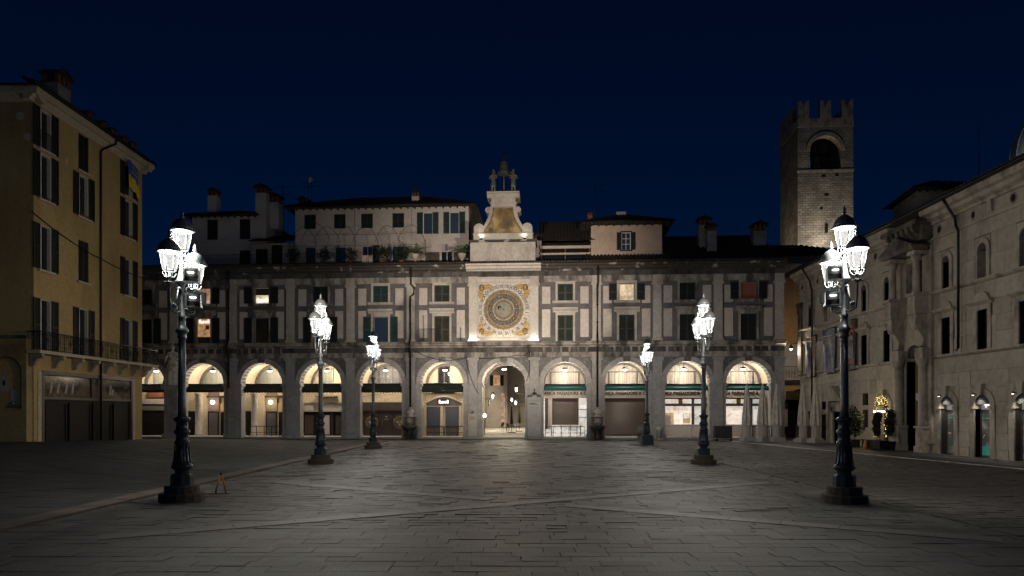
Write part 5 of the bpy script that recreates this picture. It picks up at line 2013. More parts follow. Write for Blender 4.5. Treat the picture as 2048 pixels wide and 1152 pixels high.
t = thing("tower_floodlight", "floodlight on the dark roof at the foot of the stone tower", "floodlight", (42.4, 91.2, 22.6), 0)
MB().box(-.25, .25, -.2, .2, -2.5, 0).build("housing", M['iron'], t)
s = light("tower_light", 'SPOT', 3600, (0, 0, .1), t, (1, .86, .66), .3, (0, 0, 0), 150, .9)
aim(s, (42.4, 91.2, 22.7), (43.4, 95.2, 33))

t = thing("tower_floodlight", "floodlight on the dark roof at the left foot of the stone tower", "floodlight", (35.2, 97.5, 22.6), 0)  # added lamp, stands in for light spilling on the tower's left face
MB().box(-.25, .25, -.2, .2, -2.5, 0).build("housing", M['iron'], t)
s = light("tower_light", 'SPOT', 900, (0, 0, .1), t, (1, .80, .55), .3, (0, 0, 0), 150, .9)
aim(s, (35.2, 97.5, 22.7), (39.8, 99, 33))

# ------------------------------------------------------------------ yellow building on the left (local x runs away from the camera)
Y = thing("yellow_building", "tall ochre yellow building with dark shutters, long balcony and black shop front", "building", (-26.2, 37.4, 0), R(90))
ROWS = [(16.85, 19.08), (14.05, 16.62), (10.10, 12.62), (5.62, 8.48)]
COLS = [.95, 4.35, 9.25]
hl = []
for z0, z1 in ROWS:
    for c in COLS:
        hl.append((c - .5, c + .5, z0, z1))
hl.append((.75, 9.55, 0, 4.45))
w = MB()
holes_wall(w, 0, 10.95, -.3, 19.3, hl, 0, .4)
w.box(.01, 10.94, .62, 12, 4.5, 19.2).box(0, .4, .41, 12, -.3, 19.3).box(10.55, 10.95, .41, 12, -.3, 19.3)
w.build("wall", M['yellow_wall'], Y)
for ri, (z0, z1) in enumerate(ROWS):
    for ci, c in enumerate(COLS):
        closed = (ci == 1 and ri in (0, 2))
        o = window(Y, c, z0, z1, 1.0, 'shut_dark', 'closed' if closed else 'open', 'glass', None, rec=.24, shw=.52, bars=False)
        if not closed:
            # one white casement leaf catches the light
            MB().box(-.48, -.10, .16, .2, .05, z1 - z0 - .05).build("casement", M['white_wood'], o)
        if ri < 3:
            MB().box(-.66, .66, -.14, .1, -.13, 0).build("sill", M['cream_cornice'], o)
        if (ri, ci) == (0, 0):
            b = MB()
            for j in range(9):
                b.tube([(-.46 + j * .115, -.04, 0), (-.46 + j * .115, -.04, 1.0)], .012, 4)
            b.tube([(-.5, -.04, 1.0), (.5, -.04, 1.0)], .018, 4)
            b.build("railing", M['iron'], o)
        if (ri, ci) in ((1, 0), (1, 1), (1, 2)):
            b = MB()
            for j in range(40):
                leaf_ball(b, (random.uniform(-.4, .4), -.10, .1), .1, 2, .05)
            b.build("window_plant", M['leaf'] if ci != 1 else M['red_cloth'], o)
# cornice and roof
prof = [(-.03, 19.15), (-.08, 19.18), (-.10, 19.26), (-.26, 19.38), (-.28, 19.44), (-.48, 19.47), (-.50, 19.83), (.3, 19.83), (.3, 19.15)]
MB().mold(prof, -.46, 11.4).build("cornice", M['cream_cornice'], Y)
cn = MB().mold(prof, -8.0, .44)
o = cn.build("cornice", M['cream_cornice'], Y, (0, 0, .004), R(-90))
o.location = (0.03, .0, .004)
o = MB().mold(prof, -.7, 8).build("cornice", M['cream_cornice'], Y, (10.92, .03, -.003), R(90))
rf = MB()
rf.face([(-.62, -.62, 19.84), (11.55, -.62, 19.84), (8.0, 6, 21.8), (3.2, 6, 21.8)])
rf.face([(-.62, 13, 19.84), (-.62, -.62, 19.84), (3.2, 6, 21.8)])
rf.face([(11.55, -.62, 19.84), (11.55, 13, 19.84), (8.0, 6, 21.8)])
rf.box(-.62, 11.55, -.62, 13, 19.835, 19.93)
for k in range(52):
    x = -.55 + k * .235
    rf.tube([(x, -.66, 19.95), (x, .2, 20.25)], .085, 5)
roof = rf.build("roof", M['tile'], Y)
g = MB().tube([(-1, -.68, 19.84), (11.555, -.68, 19.84)], .09, 6)
g.build("gutter", M['iron'], Y)
MB().tube([(6.75, -.62, 19.8), (6.75, -.6, 19.5), (6.2, -.10, 18.95), (5.95, -.10, 18.7), (5.95, -.10, .3)], .065, 7).build("drain_pipe", M['iron'], Y)
def dovecote_chimney(label, x, v, z, w, h):
    c, s = 0, 1
    wx, wy = -26.2 - v, 37.4 + x
    return chimney("chimney", label, (wx, wy, z), w, h, 'pedestal', R(90))
dovecote_chimney("large tile capped chimney on the near end of the yellow building roof", 3.3, 1.0, 20.6, 1.15, 1.0)
for i, (x, z) in enumerate(((5.2, 20.35), (6.6, 20.35), (7.7, 20.35), (9.0, 20.35), (10.0, 20.35))):
    chimney("chimney", "low roof vent, %s of five in a row on the yellow building's eave" % ("nearest", "second", "middle", "fourth", "farthest")[i], (-26.2 - .3, 37.4 + x, z), .5, .2, 'brick_red', R(90), 'brick') 
# pale patches of repaired plaster
PAT = MB().lathe([(1, 0), (1, .012)], 14).mesh("plaster_patch", M['cream_cornice'])
for x, z, w_, h_ in ((2.75, 16.9, .22, .55), (6.15, 16.6, .14, .45), (.05, 18.4, .12, .4), (10.7, 15.9, .1, .25)):
    o = put("plaster_patch", PAT, Y, (x, -.004, z), 0, (w_ / 2, h_ / 2, 1))
    o.rotation_euler = (R(90), 0, 0)
for v, z, w_ in ((.75, 18.4, .48), (.35, 17.25, .4)):
    o = put("plaster_patch", PAT, Y, (.004, v, z), 0, (w_ / 2, w_ / 2, 1))
    o.rotation_euler = (0, R(-90), 0)
cable("wall_cable", [(-.3, -.10, 13.1), (2.9, -.10, 12.3), (5.9, -.10, 11.9), (10.9, -.1, 11.6)], Y, .03, .06)
# balcony with corbels and wrought railing
bal = MB().box(-.55, 11.75, -.72, -.003, 5.36, 5.52).box(-.6, 11.8, -.78, -.003, 5.46, 5.525).build("balcony_slab", M['cream_cornice'], Y)
CB = MB().ext([(0, 0), (-.66, 0), (-.66, -.20), (-.42, -.26), (-.30, -.42), (-.22, -.62), (0, -.72)], -.11, .11).mesh("corbel", M['palace_trim'])
for x in (-.2, 1.6, 3.3, 4.9, 6.5, 8.1, 9.6, 11.0):
    o = put("corbel", CB, Y, (x, -.004, 5.355), 0)
    o.rotation_euler = (0, 0, R(90))
b = MB()
for x0, x1, vv in ((-.52, 11.72, -.70),):
    b.tube([(x0, vv, 6.55), (x1, vv, 6.55)], .03, 5)
    b.tube([(x0, vv, 6.38), (x1, vv, 6.38)], .014, 4)
    b.tube([(x0, vv, 5.60), (x1, vv, 5.60)], .02, 4)
    b.tube([(x0, vv, 5.80), (x1, vv, 5.80)], .014, 4)
    x = x0
    i = 0
    while x <= x1:
        b.tube([(x, vv, 5.52), (x, vv, 6.55)], .022 if i % 6 == 0 else .012, 4)
        if i % 6 == 3:
            for a in range(8):
                q = a * PI / 4
                cx, cz = x + .13 * math.cos(q), 6.09 + .16 * math.sin(q)
                b.tube([(cx + .07 * math.cos(q + t_ * .8), vv - .01, cz + .07 * math.sin(q + t_ * .8)) for t_ in range(8)], .011, 4)
            b.ball((x, vv, 6.09), .055, 6)
        else:
            b.tube([(x + .035 * math.cos(t_ * .9), vv - .01, 6.0 + .05 * t_ * .9) for t_ in range(8)], .010, 4)
        x += .17
        i += 1
for x in (-.52, 11.72):
    for vv in (-.70, -.55, -.4, -.25, -.1):
        b.tube([(x, vv, 5.52), (x, vv, 6.55)], .014, 4)
    b.tube([(x, -.70, 6.55), (x, -.02, 6.55)], .03, 5)
b.build("balcony_railing", M['iron'], bal)
# black shop front
sf = MB().box(.75, 9.55, .10, .30, -.3, 4.45).build("shop_front", M['dark_shop'], Y)
b = MB().box(.60, .80, -.06, .2, -.3, 4.5).box(9.50, 9.70, -.06, .2, -.3, 4.5).box(.81, 9.49, -.05, .2, 4.28, 4.5).box(.81, 9.49, -.03, .12, 2.88, 3.04)
b.build("shop_frame", M['brown_metal'], sf)
MB().box(.58, .59, -.05, .1, -.3, 4.5).box(.30, .575, -.04, .05, -.3, 4.4).build("stone_jamb", M['cream_cornice'], sf)
MB().box(9.72, 10.0, -.04, .05, -.3, 4.4).build("stone_jamb", M['cream_cornice'], sf)
b = MB()
for x0, x1 in ((.95, 2.75), (3.0, 5.05), (5.3, 7.2), (7.5, 9.35)):
    b.box(x0, x1, .03, .099, .15, 2.7)
    for xx in (x0, x1 - .08):
        b.box(xx, xx + .08, -.02, .029, .1, 2.75)
    b.box(x0 + .08, x1 - .08, -.02, .029, 2.65, 2.75)
    b.box(x0 + .08, x1 - .08, -.02, .029, .1, .25)
b.build("shop_panel", M['dark_shop'], sf)
b = MB().box(.82, 5.0, .02, .099, 3.06, 4.22).box(5.2, 9.48, .02, .099, 3.06, 4.22)
b.build("fascia_glass", mat("bronze_fascia_glass", (.11, .075, .055), .12, (.025, .02, .018), .9, .45, .55), sf)
for x in (1.3, 1.9, 2.6, 3.2, 7.0, 7.25):
    h = random.uniform(.35, .75)
    b = MB().ext([(x, 3.25), (x + .18, 3.25), (x + .30, 3.25 + h), (x + .12, 3.25 + h)], .005, .019)
    b.build("fascia_ornament", M['concrete'], sf)
# projecting low block on the near end with a yellow niche
LB = thing("yellow_gateway", "low plastered block with a yellow arched niche at the yellow building's near end", "gateway", (-26.25, 36.9, 0), 0)
b = MB()
b.box(-6, -1.95, -.0, .48, -.3, 6.15)
b.box(-.28, 0, -.0, .48, -.3, 6.15)
arch_wall(b, -1.95, -.28, -1.115, .83, 4.35, 6.15, 0, .48, n=14)
b.box(-1.95, -.28, 0, .48, -.3, 2.3)
b.build("wall", M['yellow_pale'], LB)
MB().box(-1.95, -.28, .30, .47, 2.31, 5.25).build("niche_back", M['yellow_wall'], LB)
MB().box(-6, .06, -.12, .5, 6.15, 6.32).build("ledge", M['palace_dark'], LB)
MB().box(-1.62, -1.22, .27, .298, 3.3, 4.1).build("poster", M['concrete'], LB)
MB().box(-1.05, -.70, .26, .298, 2.75, 3.4).build("poster", M['concrete'], LB)
MB().ext([(-1.48, 3.62), (-1.36, 3.62), (-1.36, 3.85), (-1.42, 3.92), (-1.48, 3.85)], .262, .269).build("poster_mark", M['dark_shop'], LB)
MB().ball((-.85, .2, 2.62), .13, 8).box(-1.0, -.4, .1, .29, 2.45, 2.55).build("wall_lamp_off", M['grey_metal'], LB)
MB().box(-6, .05, -.06, -.003, -.3, 1.0).build("plinth", M['yellow_pale'], LB)
# flag in the far top window
t = thing("blue_yellow_flag", "blue and yellow flag hanging across the far top window of the yellow building", "flag", (-26.2 + .32, 37.4 + 9.25, 17.1), R(90))
def cloth(z0, z1, mk, nm):
    b = MB()
    n, m_ = 10, 5
    for i in range(n):
        for j in range(m_):
            q = []
            for a, c in ((i, j), (i + 1, j), (i + 1, j + 1), (i, j + 1)):
                x = -.55 + 1.25 * a / n
                z = z0 + (z1 - z0) * c / m_
                q.append((x, -.05 * math.sin(a * 1.25) - .03 * math.sin(z * 3), z - .45 * a / n + .12 * math.sin(PI * a / n)))
            b.face(q, 0, True)
    return b.build(nm, mk, t)
cloth(1.15, 2.1, mat("flag_blue", (.03, .08, .34), .8), "blue_band")
cloth(.25, 1.15, mat("flag_yellow", (.62, .46, .03), .8), "yellow_band")
b = MB()
for z in (1.72, 1.42):
    b.tube([(-.4 + .05 * k, -.11, z - .018 * k + .05 * math.sin(k * 2.1)) for k in range(17)], .018, 4)
b.build("flag_scrawl", mat("flag_letter_yellow", (.6, .45, .05), .8), t)

# robed marble statue on a pedestal behind the near left lamp
ST = thing("statue_pedestal", "tall grey stone pedestal behind the near left lamp, carrying a white statue", "pedestal", (-26.55, 53.4, 0), R(10))
MB().box(-.62, .62, -.62, .62, 0, .5).box(-.48, .48, -.48, .48, .5, 3.9).box(-.56, .56, -.56, .56, 3.9, 4.0).box(-.66, .66, -.66, .66, 4.0, 4.25).build("block", M['pedestal'], ST)
sx = -26.55
n_ = [(0, 0, 1.85, .26, .20), (0, 0, 2.15, .24, .18), (0, 0, 2.45, .28, .19), (0, 0, 2.64, .10, .10), (0, -.02, 2.76, .10, .11), (0, -.03, 2.92, .13, .15), (0, 0, 3.03, .09, .1),
      (.30, 0, 2.48, .11), (.42, -.08, 2.15, .09), (.28, -.32, 2.02, .07), (.18, -.40, 2.10, .06),
      (-.30, 0, 2.48, .11), (-.46, -.02, 2.15, .09), (-.52, -.12, 1.85, .07), (-.53, -.16, 1.72, .06)]
e_ = [(0, 1), (1, 2), (2, 3), (3, 4), (4, 5), (5, 6), (2, 7), (7, 8), (8, 9), (9, 10), (2, 11), (11, 12), (12, 13), (13, 14)]
sta = skin_figure("robed_statue", M['statue'], n_, e_, "white marble statue of a robed woman standing on the tall grey pedestal", "statue", (-26.55, 53.4, 4.25), R(25), 0)
rb = MB()
prof = [(.66, 0), (.64, .25), (.56, .7), (.47, 1.2), (.37, 1.6), (.29, 1.85), (.27, 1.98)]
N_ = 40
i0 = len(rb.v)
for r, z in prof:
    for k in range(N_):
        a = 2 * PI * k / N_
        fo = 1 + .13 * math.sin(a * 9 + z * 1.6) * (1 - z / 2.6) + .05 * math.sin(a * 17 - z * 3)
        rb.v.append((r * fo * math.cos(a), r * fo * .85 * math.sin(a) - .05 * (2 - z), z))
for j in range(len(prof) - 1):
    for k in range(N_):
        a, c = j * N_ + k, j * N_ + (k + 1) % N_
        rb.f.append((a, c, c + N_, a + N_))
        rb.m.append(0)
        rb.sm.append(True)
rb.build("robe", M['statue'], sta)
cp = MB()
for k in range(9):
    cp.tube([(-.34 + .06 * k, -.2, 2.5), (-.2 + .05 * k, -.26, 2.2), (.1 + .035 * k, -.30, 1.9), (.34, -.2 + .03 * k, 1.62)], .045, 5)
cp.build("sash_drape", M['statue'], sta)
hd = MB().ball((0, .03, 2.93), .155, 10, sz=1.1).lathe([(.16, 3.0), (.17, 3.05), (.13, 3.06)], 12).lathe([(.05, 3.05), (.03, 3.2), (.045, 3.24), (.008, 3.45)], 8)
hd.build("hair_and_crown", M['statue'], sta)
fc = MB().ball((0, -.16, 2.88), .026, 6).ball((-.045, -.14, 2.925), .018, 6).ball((.045, -.14, 2.925), .018, 6).tube([(-.035, -.142, 2.825), (.035, -.142, 2.825)], .011, 4)
fc.build("face", M['statue'], sta)
# ------------------------------------------------------------------ stone palace on the right (local x runs towards the camera)
PX, PY = 22.2, 52.6
P = thing("stone_palace", "long pale stone palace with arched upper windows and shop doors along the right side", "palace", (PX, PY, 0), R(-90))
def pd(d):
    return PY - d
PT = M['palace_trim']
PLEN = 34.0
UPW = [50.8, 48.2, 45.6, 43.0, 40.4, 34.9, 32.2, 29.5, 26.8, 24.1]      # window axes as distance from camera
DOORS = [34.8, 32.2, 29.6, 27.0]
holes = []
for d in UPW:
    u = pd(d)
    holes += [(u - .36, u + .36, 5.10, 7.0), (u - .36, u + .36, 8.5, 9.86)]
for d in DOORS:
    u = pd(d)
    holes.append((u - .54, u + .54, -.1, 2.55))
holes += [(pd(46.5) - .55, pd(46.5) + .55, -.1, 2.2), (pd(48.6) - .33, pd(48.6) + .33, -.1, 2.0), (pd(48.6) - .3, pd(48.6) + .3, 2.35, 2.9),
          (pd(50.8) - .42, pd(50.8) + .42, -.1, 2.2), (pd(40.7) - .62, pd(40.7) + .62, -.1, 2.55), (pd(42.9) - .35, pd(42.9) + .35, 2.6, 3.3), (pd(42.9) - .35, pd(42.9) + .35, 1.2, 2.3)]
PORT0, PORT1 = pd(39.0), pd(36.15)
pc = (PORT0 + PORT1) / 2
holes.append((pc - .85, pc + .85, -.1, 5.2))
w = MB()
holes_wall(w, 0, PLEN, -.1, 11.5, holes, .02, .5)
# fill the arched heads
for d in UPW:
    u = pd(d)
    w.box(u - .36, u - .30, .03, .49, 8.5, 9.86)
w.box(0, .5, .5, 9, -.1, 11.5)
w.box(0.02, PLEN, 8, 8.5, 0, 11.4)
w.box(.5, PLEN, .9, 1.0, 0, 11.4)
w.build("wall", M['mortar'], P)

def clip(rects, holes):
    out = list(rects)
    for h in holes:
        nxt = []
        for (a, b, c, d) in out:
            if h[0] >= b or h[1] <= a or h[2] >= d or h[3] <= c:
                nxt.append((a, b, c, d))
                continue
            if a < h[0]:
                nxt.append((a, h[0], c, d))
            if b > h[1]:
                nxt.append((h[1], b, c, d))
            x0, x1 = max(a, h[0]), min(b, h[1])
            if c < h[2]:
                nxt.append((x0, x1, c, h[2]))
            if d > h[3]:
                nxt.append((x0, x1, h[3], d))
        out = nxt
    return [r for r in out if r[1] - r[0] > .06 and r[3] - r[2] > .06]
arch_holes = []
for d in UPW:
    u = pd(d)
    arch_holes.append((u - .55, u + .55, 8.5, 10.45))
    arch_holes.append((u - .62, u + .62, 5.0, 7.25))
for d in DOORS + [40.7]:
    u = pd(d)
    arch_holes.append((u - .88, u + .88, -.1, 3.45))
arch_holes.append((PORT0 - .02, PORT1 + .02, -.1, 11.4))
blocks = []
rnd = random.Random(4)
zz = [(.0, .45), (.45, 1.2), (1.2, 1.95), (1.95, 2.65), (2.65, 3.35), (3.35, 4.15), (4.15, 4.95), (5.12, 5.9), (5.9, 6.65), (6.65, 7.4), (7.4, 8.3), (8.5, 9.5), (9.5, 10.5), (10.5, 11.2)]
for a, c in zz:
    x = -rnd.uniform(0, .8)
    while x < PLEN:
        L = rnd.uniform(1.1, 2.1) if a < 8.4 else rnd.uniform(1.8, 3.0)
        blocks += clip([(max(x, 0), min(x + L, PLEN), a, c)], holes + arch_holes)
        x += L
blocks.sort(key=lambda r: r[0], reverse=True)
inview = [r for r in blocks if r[0] < pd(27.5)]
big = sorted(inview, key=lambda r: (r[1] - r[0]) * (r[3] - r[2]) / (PY - r[0]) ** 2, reverse=True)[:300]
bs = set(big)
for r in big:
    cube("stone_block", M['palace'], P, r[0] + .006, r[1] - .006, rnd.uniform(-.012, 0), .03, r[2] + .006, r[3] - .006)
b = MB()
for r in blocks:
    if r not in bs:
        b.box(r[0] + .006, r[1] - .006, rnd.uniform(-.012, 0), .03, r[2] + .006, r[3] - .006)
stuff(b.build("block_infill", M['palace'], P))
OVAL = MB().lathe([(.17, -.005), (.20, .02), (.26, .02), (.27, 0)], 16, cap=False)
OVAL.lathe([(.175, -.003), (.175, .003)], 14, m=1)
for i_, v_ in enumerate(OVAL.v):
    OVAL.v[i_] = (v_[0] * .8, v_[1], v_[2])
OVAL = OVAL.mesh("oval_opening", [PT, M['dark_shop']])
FBR = MB().mold([(-.02, 11.4), (-.16, 11.5), (-.20, 11.97), (-.02, 11.97)], 0, .27).mesh("frieze_bracket", PT)
# string courses and cornice, broken at the portal
for s0, s1 in ((-.15, PORT0 - .1), (PORT1 + .1, PLEN)):
    MB().mold([(0.02, 4.95), (-.10, 4.97), (-.20, 5.05), (-.20, 5.12), (.02, 5.14)], s0, s1).mold([(.02, 8.30), (-.08, 8.31), (-.20, 8.40), (-.20, 8.47), (.02, 8.5)], s0, s1).build("string_course", PT, P)
    MB().mold([(.02, 11.2), (-.06, 11.2), (-.10, 11.32), (.02, 11.34)], s0, s1).box(s0, s1, -.02, .5, 11.34, 11.98).build("frieze", M['palace'], P)
    MB().mold([(.02, 11.98), (-.12, 12.0), (-.16, 12.12), (-.42, 12.22), (-.46, 12.40), (-.68, 12.46), (-.74, 12.72), (.4, 12.72), (.4, 11.98)], s0, s1).build("cornice", PT, P)
    u = s0 + .6
    while u < s1 - .5:
        put("oval_opening", OVAL, P, (u, -.021, 11.66)).rotation_euler = (R(90), 0, 0)
        if u + 1.42 < s1:
            put("frieze_bracket", FBR, P, (u + 1.15, 0, 0))
        u += 2.62
# roof
b = MB()
b.box(-.9, PLEN, -.86, .0, 12.74, 12.86)
b.face([(-.9, -.86, 12.865), (PLEN, -.86, 12.865), (PLEN, 7, 14.9), (-.9, 7, 14.9)])
for k in range(int(PLEN / .3)):
    x = -.85 + k * .3
    b.tube([(x, -.9, 12.90), (x, 7, 14.94)], .09, 5)
b.face([(-.9, -.86, 12.86), (-.9, 7, 14.9), (-.9, 7, 12.8)])
b.build("roof", M['tile'], P)
MB().tube([(-.9, -.93, 12.80), (PLEN, -.93, 12.80)], .09, 6).build("gutter", M['iron'], P)
for d, bend in ((33.6, True), (45.0, False), (50.0, False)):
    u = pd(d)
    MB().tube([(u - .2, -.9, 12.75), (u - .2, -.62, 12.3), (u - .2, -.30, 11.8), (u - .15, -.26, 11.4), (u, -.24, 11.1), (u, -.24, 5.3 if bend else .3), (u, -.35, 5.2 if bend else .2)], .065, 7).build("drain_pipe", M['iron'], P)

# upper arched windows and the rectangular ones with hoods: shared meshes
def arch_frame(r0, r1, z0, zs, y0, y1, n=10):
    b = MB()
    b.box(-r1, -r0, y0, y1, z0, zs)
    b.box(r0, r1, y0, y1, z0, zs)
    for j in range(n):
        a0, a1 = PI * j / n, PI * (j + 1) / n
        b.ext([(r * math.cos(a), zs + r * math.sin(a)) for r, a in ((r0, a0), (r1, a0), (r1, a1), (r0, a1))], y0, y1)
    return b
AF = arch_frame(.30, .54, 0, 1.36, -.06, .45)
# masonry between frame and the rectangular opening left in the ashlar
AF.box(-.56, -.545, -.02, .04, 0, 1.95).box(.545, .56, -.02, .04, 0, 1.95)
arch_wall(AF, -.56, .56, 0, .545, 1.36, 1.96, -.004, .04, n=10)
AFM = AF.mesh("arched_window", PT)
AP = MB().box(-.31, .31, .34, .36, 0, 1.36).ext([(.31 * math.cos(PI * k / 10), 1.36 + .31 * math.sin(PI * k / 10)) for k in range(11)], .34, .36).mesh("pane", M['glass'])
AS = MB().box(-.02, .02, .30, .339, 0, 1.6).box(-.3, .3, .30, .339, .72, .76).mesh("sash", M['iron'])
b = MB()
b.box(-.60, -.36, -.05, .40, 0, 1.9).box(.36, .60, -.05, .40, 0, 1.9).box(-.60, .60, -.05, .40, 1.9, 2.14)
b.mold([(-.05, 2.14), (-.10, 2.18), (-.26, 2.28), (-.28, 2.36), (0, 2.38), (0, 2.14)], -.78, .78)
n = 8
b.ext([(.52 * math.cos(PI * k / n), 2.38 + .36 * math.sin(PI * k / n)) for k in range(n + 1)], -.12, .02)
b.box(-.64, .64, -.14, .1, -.1, 0)
RWM = b.mesh("window", PT)
RP = MB().box(-.37, .37, .34, .36, 0, 1.9).mesh("pane", M['glass'])
RS = MB().box(-.02, .02, .30, .339, 0, 1.9).box(-.36, .36, .30, .339, .9, .95).box(-.36, .36, .30, .339, 1.4, 1.44).mesh("sash", M['iron'])
for d in UPW:
    u = pd(d)
    o = put("arched_window", AFM, P, (u, 0, 8.5))
    put("pane", AP, o)
    put("sash", AS, o)
    o = put("window", RWM, P, (u, 0, 5.1))
    put("pane", RP, o)
    put("sash", RS, o)

# glazed shop doors in round arches
DF = arch_frame(.54, .86, 0, 2.45, -.05, .46)
DF.box(-.92, -.50, -.10, .47, 2.33, 2.46).box(.50, .92, -.10, .47, 2.33, 2.46)
arch_wall(DF, -.88, .88, 0, .865, 2.45, 3.45, -.006, .04, n=12)
DF.ext([(-.12, 2.97), (.12, 2.97), (.19, 3.5), (-.19, 3.5)], -.2, .1)
DF.box(-.90, -.84, -.08, .02, 0, .5).box(.84, .90, -.08, .02, 0, .5)
DFM = DF.mesh("door_arch", PT)
m_shopglass = mat("lit_shop_glass", (.028, .028, .026), .12, (.11, .10, .09), 1.3, .5, .65, emit=.9)
m_transom = mat("frosted_transom", (.40, .40, .40), .5, (.28, .28, .28), 2, emit=.35)
m_teal = mat("teal_light", (.02, .17, .13), .5, emit=.5)
for i, d in enumerate(DOORS):
    u = pd(d)
    o = put("door_arch", DFM, P, (u, 0, 0))
    MB().ext([(.55, 2.28)] + [(.55 * math.cos(PI * k / 12), 2.45 + .55 * math.sin(PI * k / 12)) for k in range(13)] + [(-.55, 2.28)], .30, .33).build("transom", m_transom, o)
    MB().box(-.55, .55, .32, .34, .02, 2.22).build("door_glass", m_shopglass, o)
    MB().box(-.55, -.49, .26, .35, 0, 2.22).box(.49, .55, .26, .35, 0, 2.22).box(-.55, .55, .26, .35, 2.2, 2.29).box(.10, .17, .25, .35, 0, 2.2).box(-.49, .49, .26, .35, 0, .09).build("door_frame", M['brown_metal'], o)
    MB().box(-.49, .10, .305, .319, 1.86, 1.89).box(-.49, .10, .305, .319, 1.72, 1.74, 1).build("glass_stripe", [m_teal, M['red_cloth']], o)
    b = MB()
    for j in range(7):
        x, z = rnd.uniform(-.4, .4), rnd.uniform(.8, 1.4)
        b.box(x - .02, x + .03, .308, .318, z, z + .03, j % 2)
    b.build("goods", [M['lit_warm'], M['red_cloth']], o)
    if i == 1:
        text("shop_emblem", "qdlp", .34, o, (-.05, .27, 2.58), M['text_white'], .01, .02, sx=.75)
        MB().box(-.45, .05, .300, .312, .12, .55).build("teal_panel", m_teal, o)
    if i == 2:
        text("shop_emblem", "qdlp", .34, o, (-.05, .27, 2.58), M['text_white'], .01, .02, sx=.75)
    MB().tube([(-.34, -.05, 3.02), (-.34, -.22, 3.06)], .02, 5).lathe([(.03, 2.98), (.055, 3.08)], 8, (-.34, -.24, 0)).box(-.365, -.315, -.265, -.215, 2.965, 2.979, 1).build("door_spotlight", [M['iron'], M['lamp_small']], o)
    s = light("door_light", 'SPOT', 80, (-.2, -.25, 2.94), o, (1, .93, .82), .03, (0, 0, 0), 110, .8)
    aim(s, (0, 0, 0), (.2, .35, -2.2))

# ornate central portal
q = MB()
for s in (PORT0 + .28, PORT1 - .28):
    q.box(s - .38, s + .38, -.55, .05, 0, .35).box(s - .33, s + .33, -.48, .05, .35, 1.3).box(s - .40, s + .40, -.55, .05, 1.3, 1.42)
    q.lathe([(.27, 1.42), (.25, 1.6), (.22, 4.6), (.27, 4.7), (.36, 4.95), (.38, 5.05)], 12, (s, -.26, 0))
    q.box(s - .36, s + .36, -.5, .05, 5.05, 5.6)
    # big scroll bracket carrying the upper niche
    n = 8
    q.mold([(-.05, 5.6), (-.42, 5.7), (-.35, 6.1), (-.62, 6.5), (-.8, 6.9), (-.78, 7.4), (0.05, 7.4)], s - .2, s + .2)
    q.ball((s, -.66, 6.75), .22, 8)
    q.box(s - .34, s + .34, -.9, .05, 7.4, 7.6).box(s - .30, s + .30, -.9, .05, 7.6, 8.35).box(s - .38, s + .38, -1.0, .05, 8.35, 8.5)
    q.lathe([(.22, 8.5), (.19, 8.65), (.17, 10.2), (.22, 10.3), (.29, 10.55)], 12, (s, -.62, 0))
    q.box(s - .34, s + .34, -.95, .05, 10.55, 10.75)
q.build("portal_column", M['palace_trim'], P)
b = MB()
arch_wall(b, PORT0, PORT1, pc, .85, 5.0, 7.4, -.1, .5, n=14)
b.box(PORT0, pc - .85, -.05, .5, 0, 5.0).box(pc + .85, PORT1, -.05, .5, 0, 5.0)
b.box(PORT0, PORT1, -.05, .5, 7.41, 11.6)
b.build("portal_wall", M['palace'], P)
b = MB().mold([(-.05, 10.76), (-1.05, 10.8), (-1.2, 11.0), (-.05, 11.02)], PORT0 - .15, PORT1 + .15)
b.ext([(PORT0 - .25, 11.02), (PORT1 + .25, 11.02), (pc, 11.75)], -1.15, -.05)
b.build("portal_pediment", M['palace_dark'], P)
b = MB()
b.box(PORT0 - .3, PORT1 + .3, -1.0, .3, 12.1, 12.35).box(PORT0 - .2, PORT1 + .2, -.6, .3, 11.3, 12.1)
for k in range(6):
    u = PORT0 + (PORT1 - PORT0) * (k + .5) / 6
    b.mold([(-.6, 12.1), (-.98, 12.1), (-.9, 11.8), (-.6, 11.6)], u - .1, u + .1)
b.build("portal_cornice", M['palace_dark'], P)
MB().box(PORT0 + .75, PORT1 - .75, -.12, -.051, 8.6, 10.4).build("niche", M['palace_dark'], P)
MB().box(pc - .85, pc + .85, 2.2, 2.25, 0, 5.9).build("passage_end", M['yellow_pale'], P)
MB().box(pc - .95, pc - .86, .5, 2.25, 0, 6).box(pc + .86, pc + .95, .5, 2.25, 0, 6).build("passage_wall", M['yellow_wall'], P)
MB().box(pc + .05, pc + .8, 1.9, 2.0, 0, 5.2).build("passage_gate", M['dark_shop'], P)
MB().box(pc + .25, pc + .5, -.14, -.101, 2.8, 3.2).build("notice", M['concrete'], P)

# smaller doors at the far part
u = pd(46.5)
b = MB().box(u - .85, u - .55, -.12, .4, 0, 2.5).box(u + .55, u + .85, -.12, .4, 0, 2.5).box(u - .85, u + .85, -.12, .4, 2.2, 2.9)
b.ext([(u - 1.15, 3.1), (u + 1.15, 3.1), (u, 3.95)], -.5, .05)
b.ext([(u - 1.2, 2.9), (u + 1.2, 2.9), (u + 1.2, 3.1), (u - 1.2, 3.1)], -.5, .05)
b.box(u - .98, u - .70, -.35, -.121, 2.2, 2.9).box(u + .70, u + .98, -.35, -.121, 2.2, 2.9)
o = b.build("pedimented_door", PT, P)
MB().box(u - .55, u + .55, .25, .3, 0, 2.2).build("door_leaf", M['dark_shop'], o)
u = pd(48.6)
o = MB().box(u - .33, u + .33, .28, .32, 0, 2.0).build("side_door", M['glass'], P)
b = MB()
for k in range(4):
    b.box(u - .33 + k * .21, u - .30 + k * .21, .22, .279, 0, 2.0)
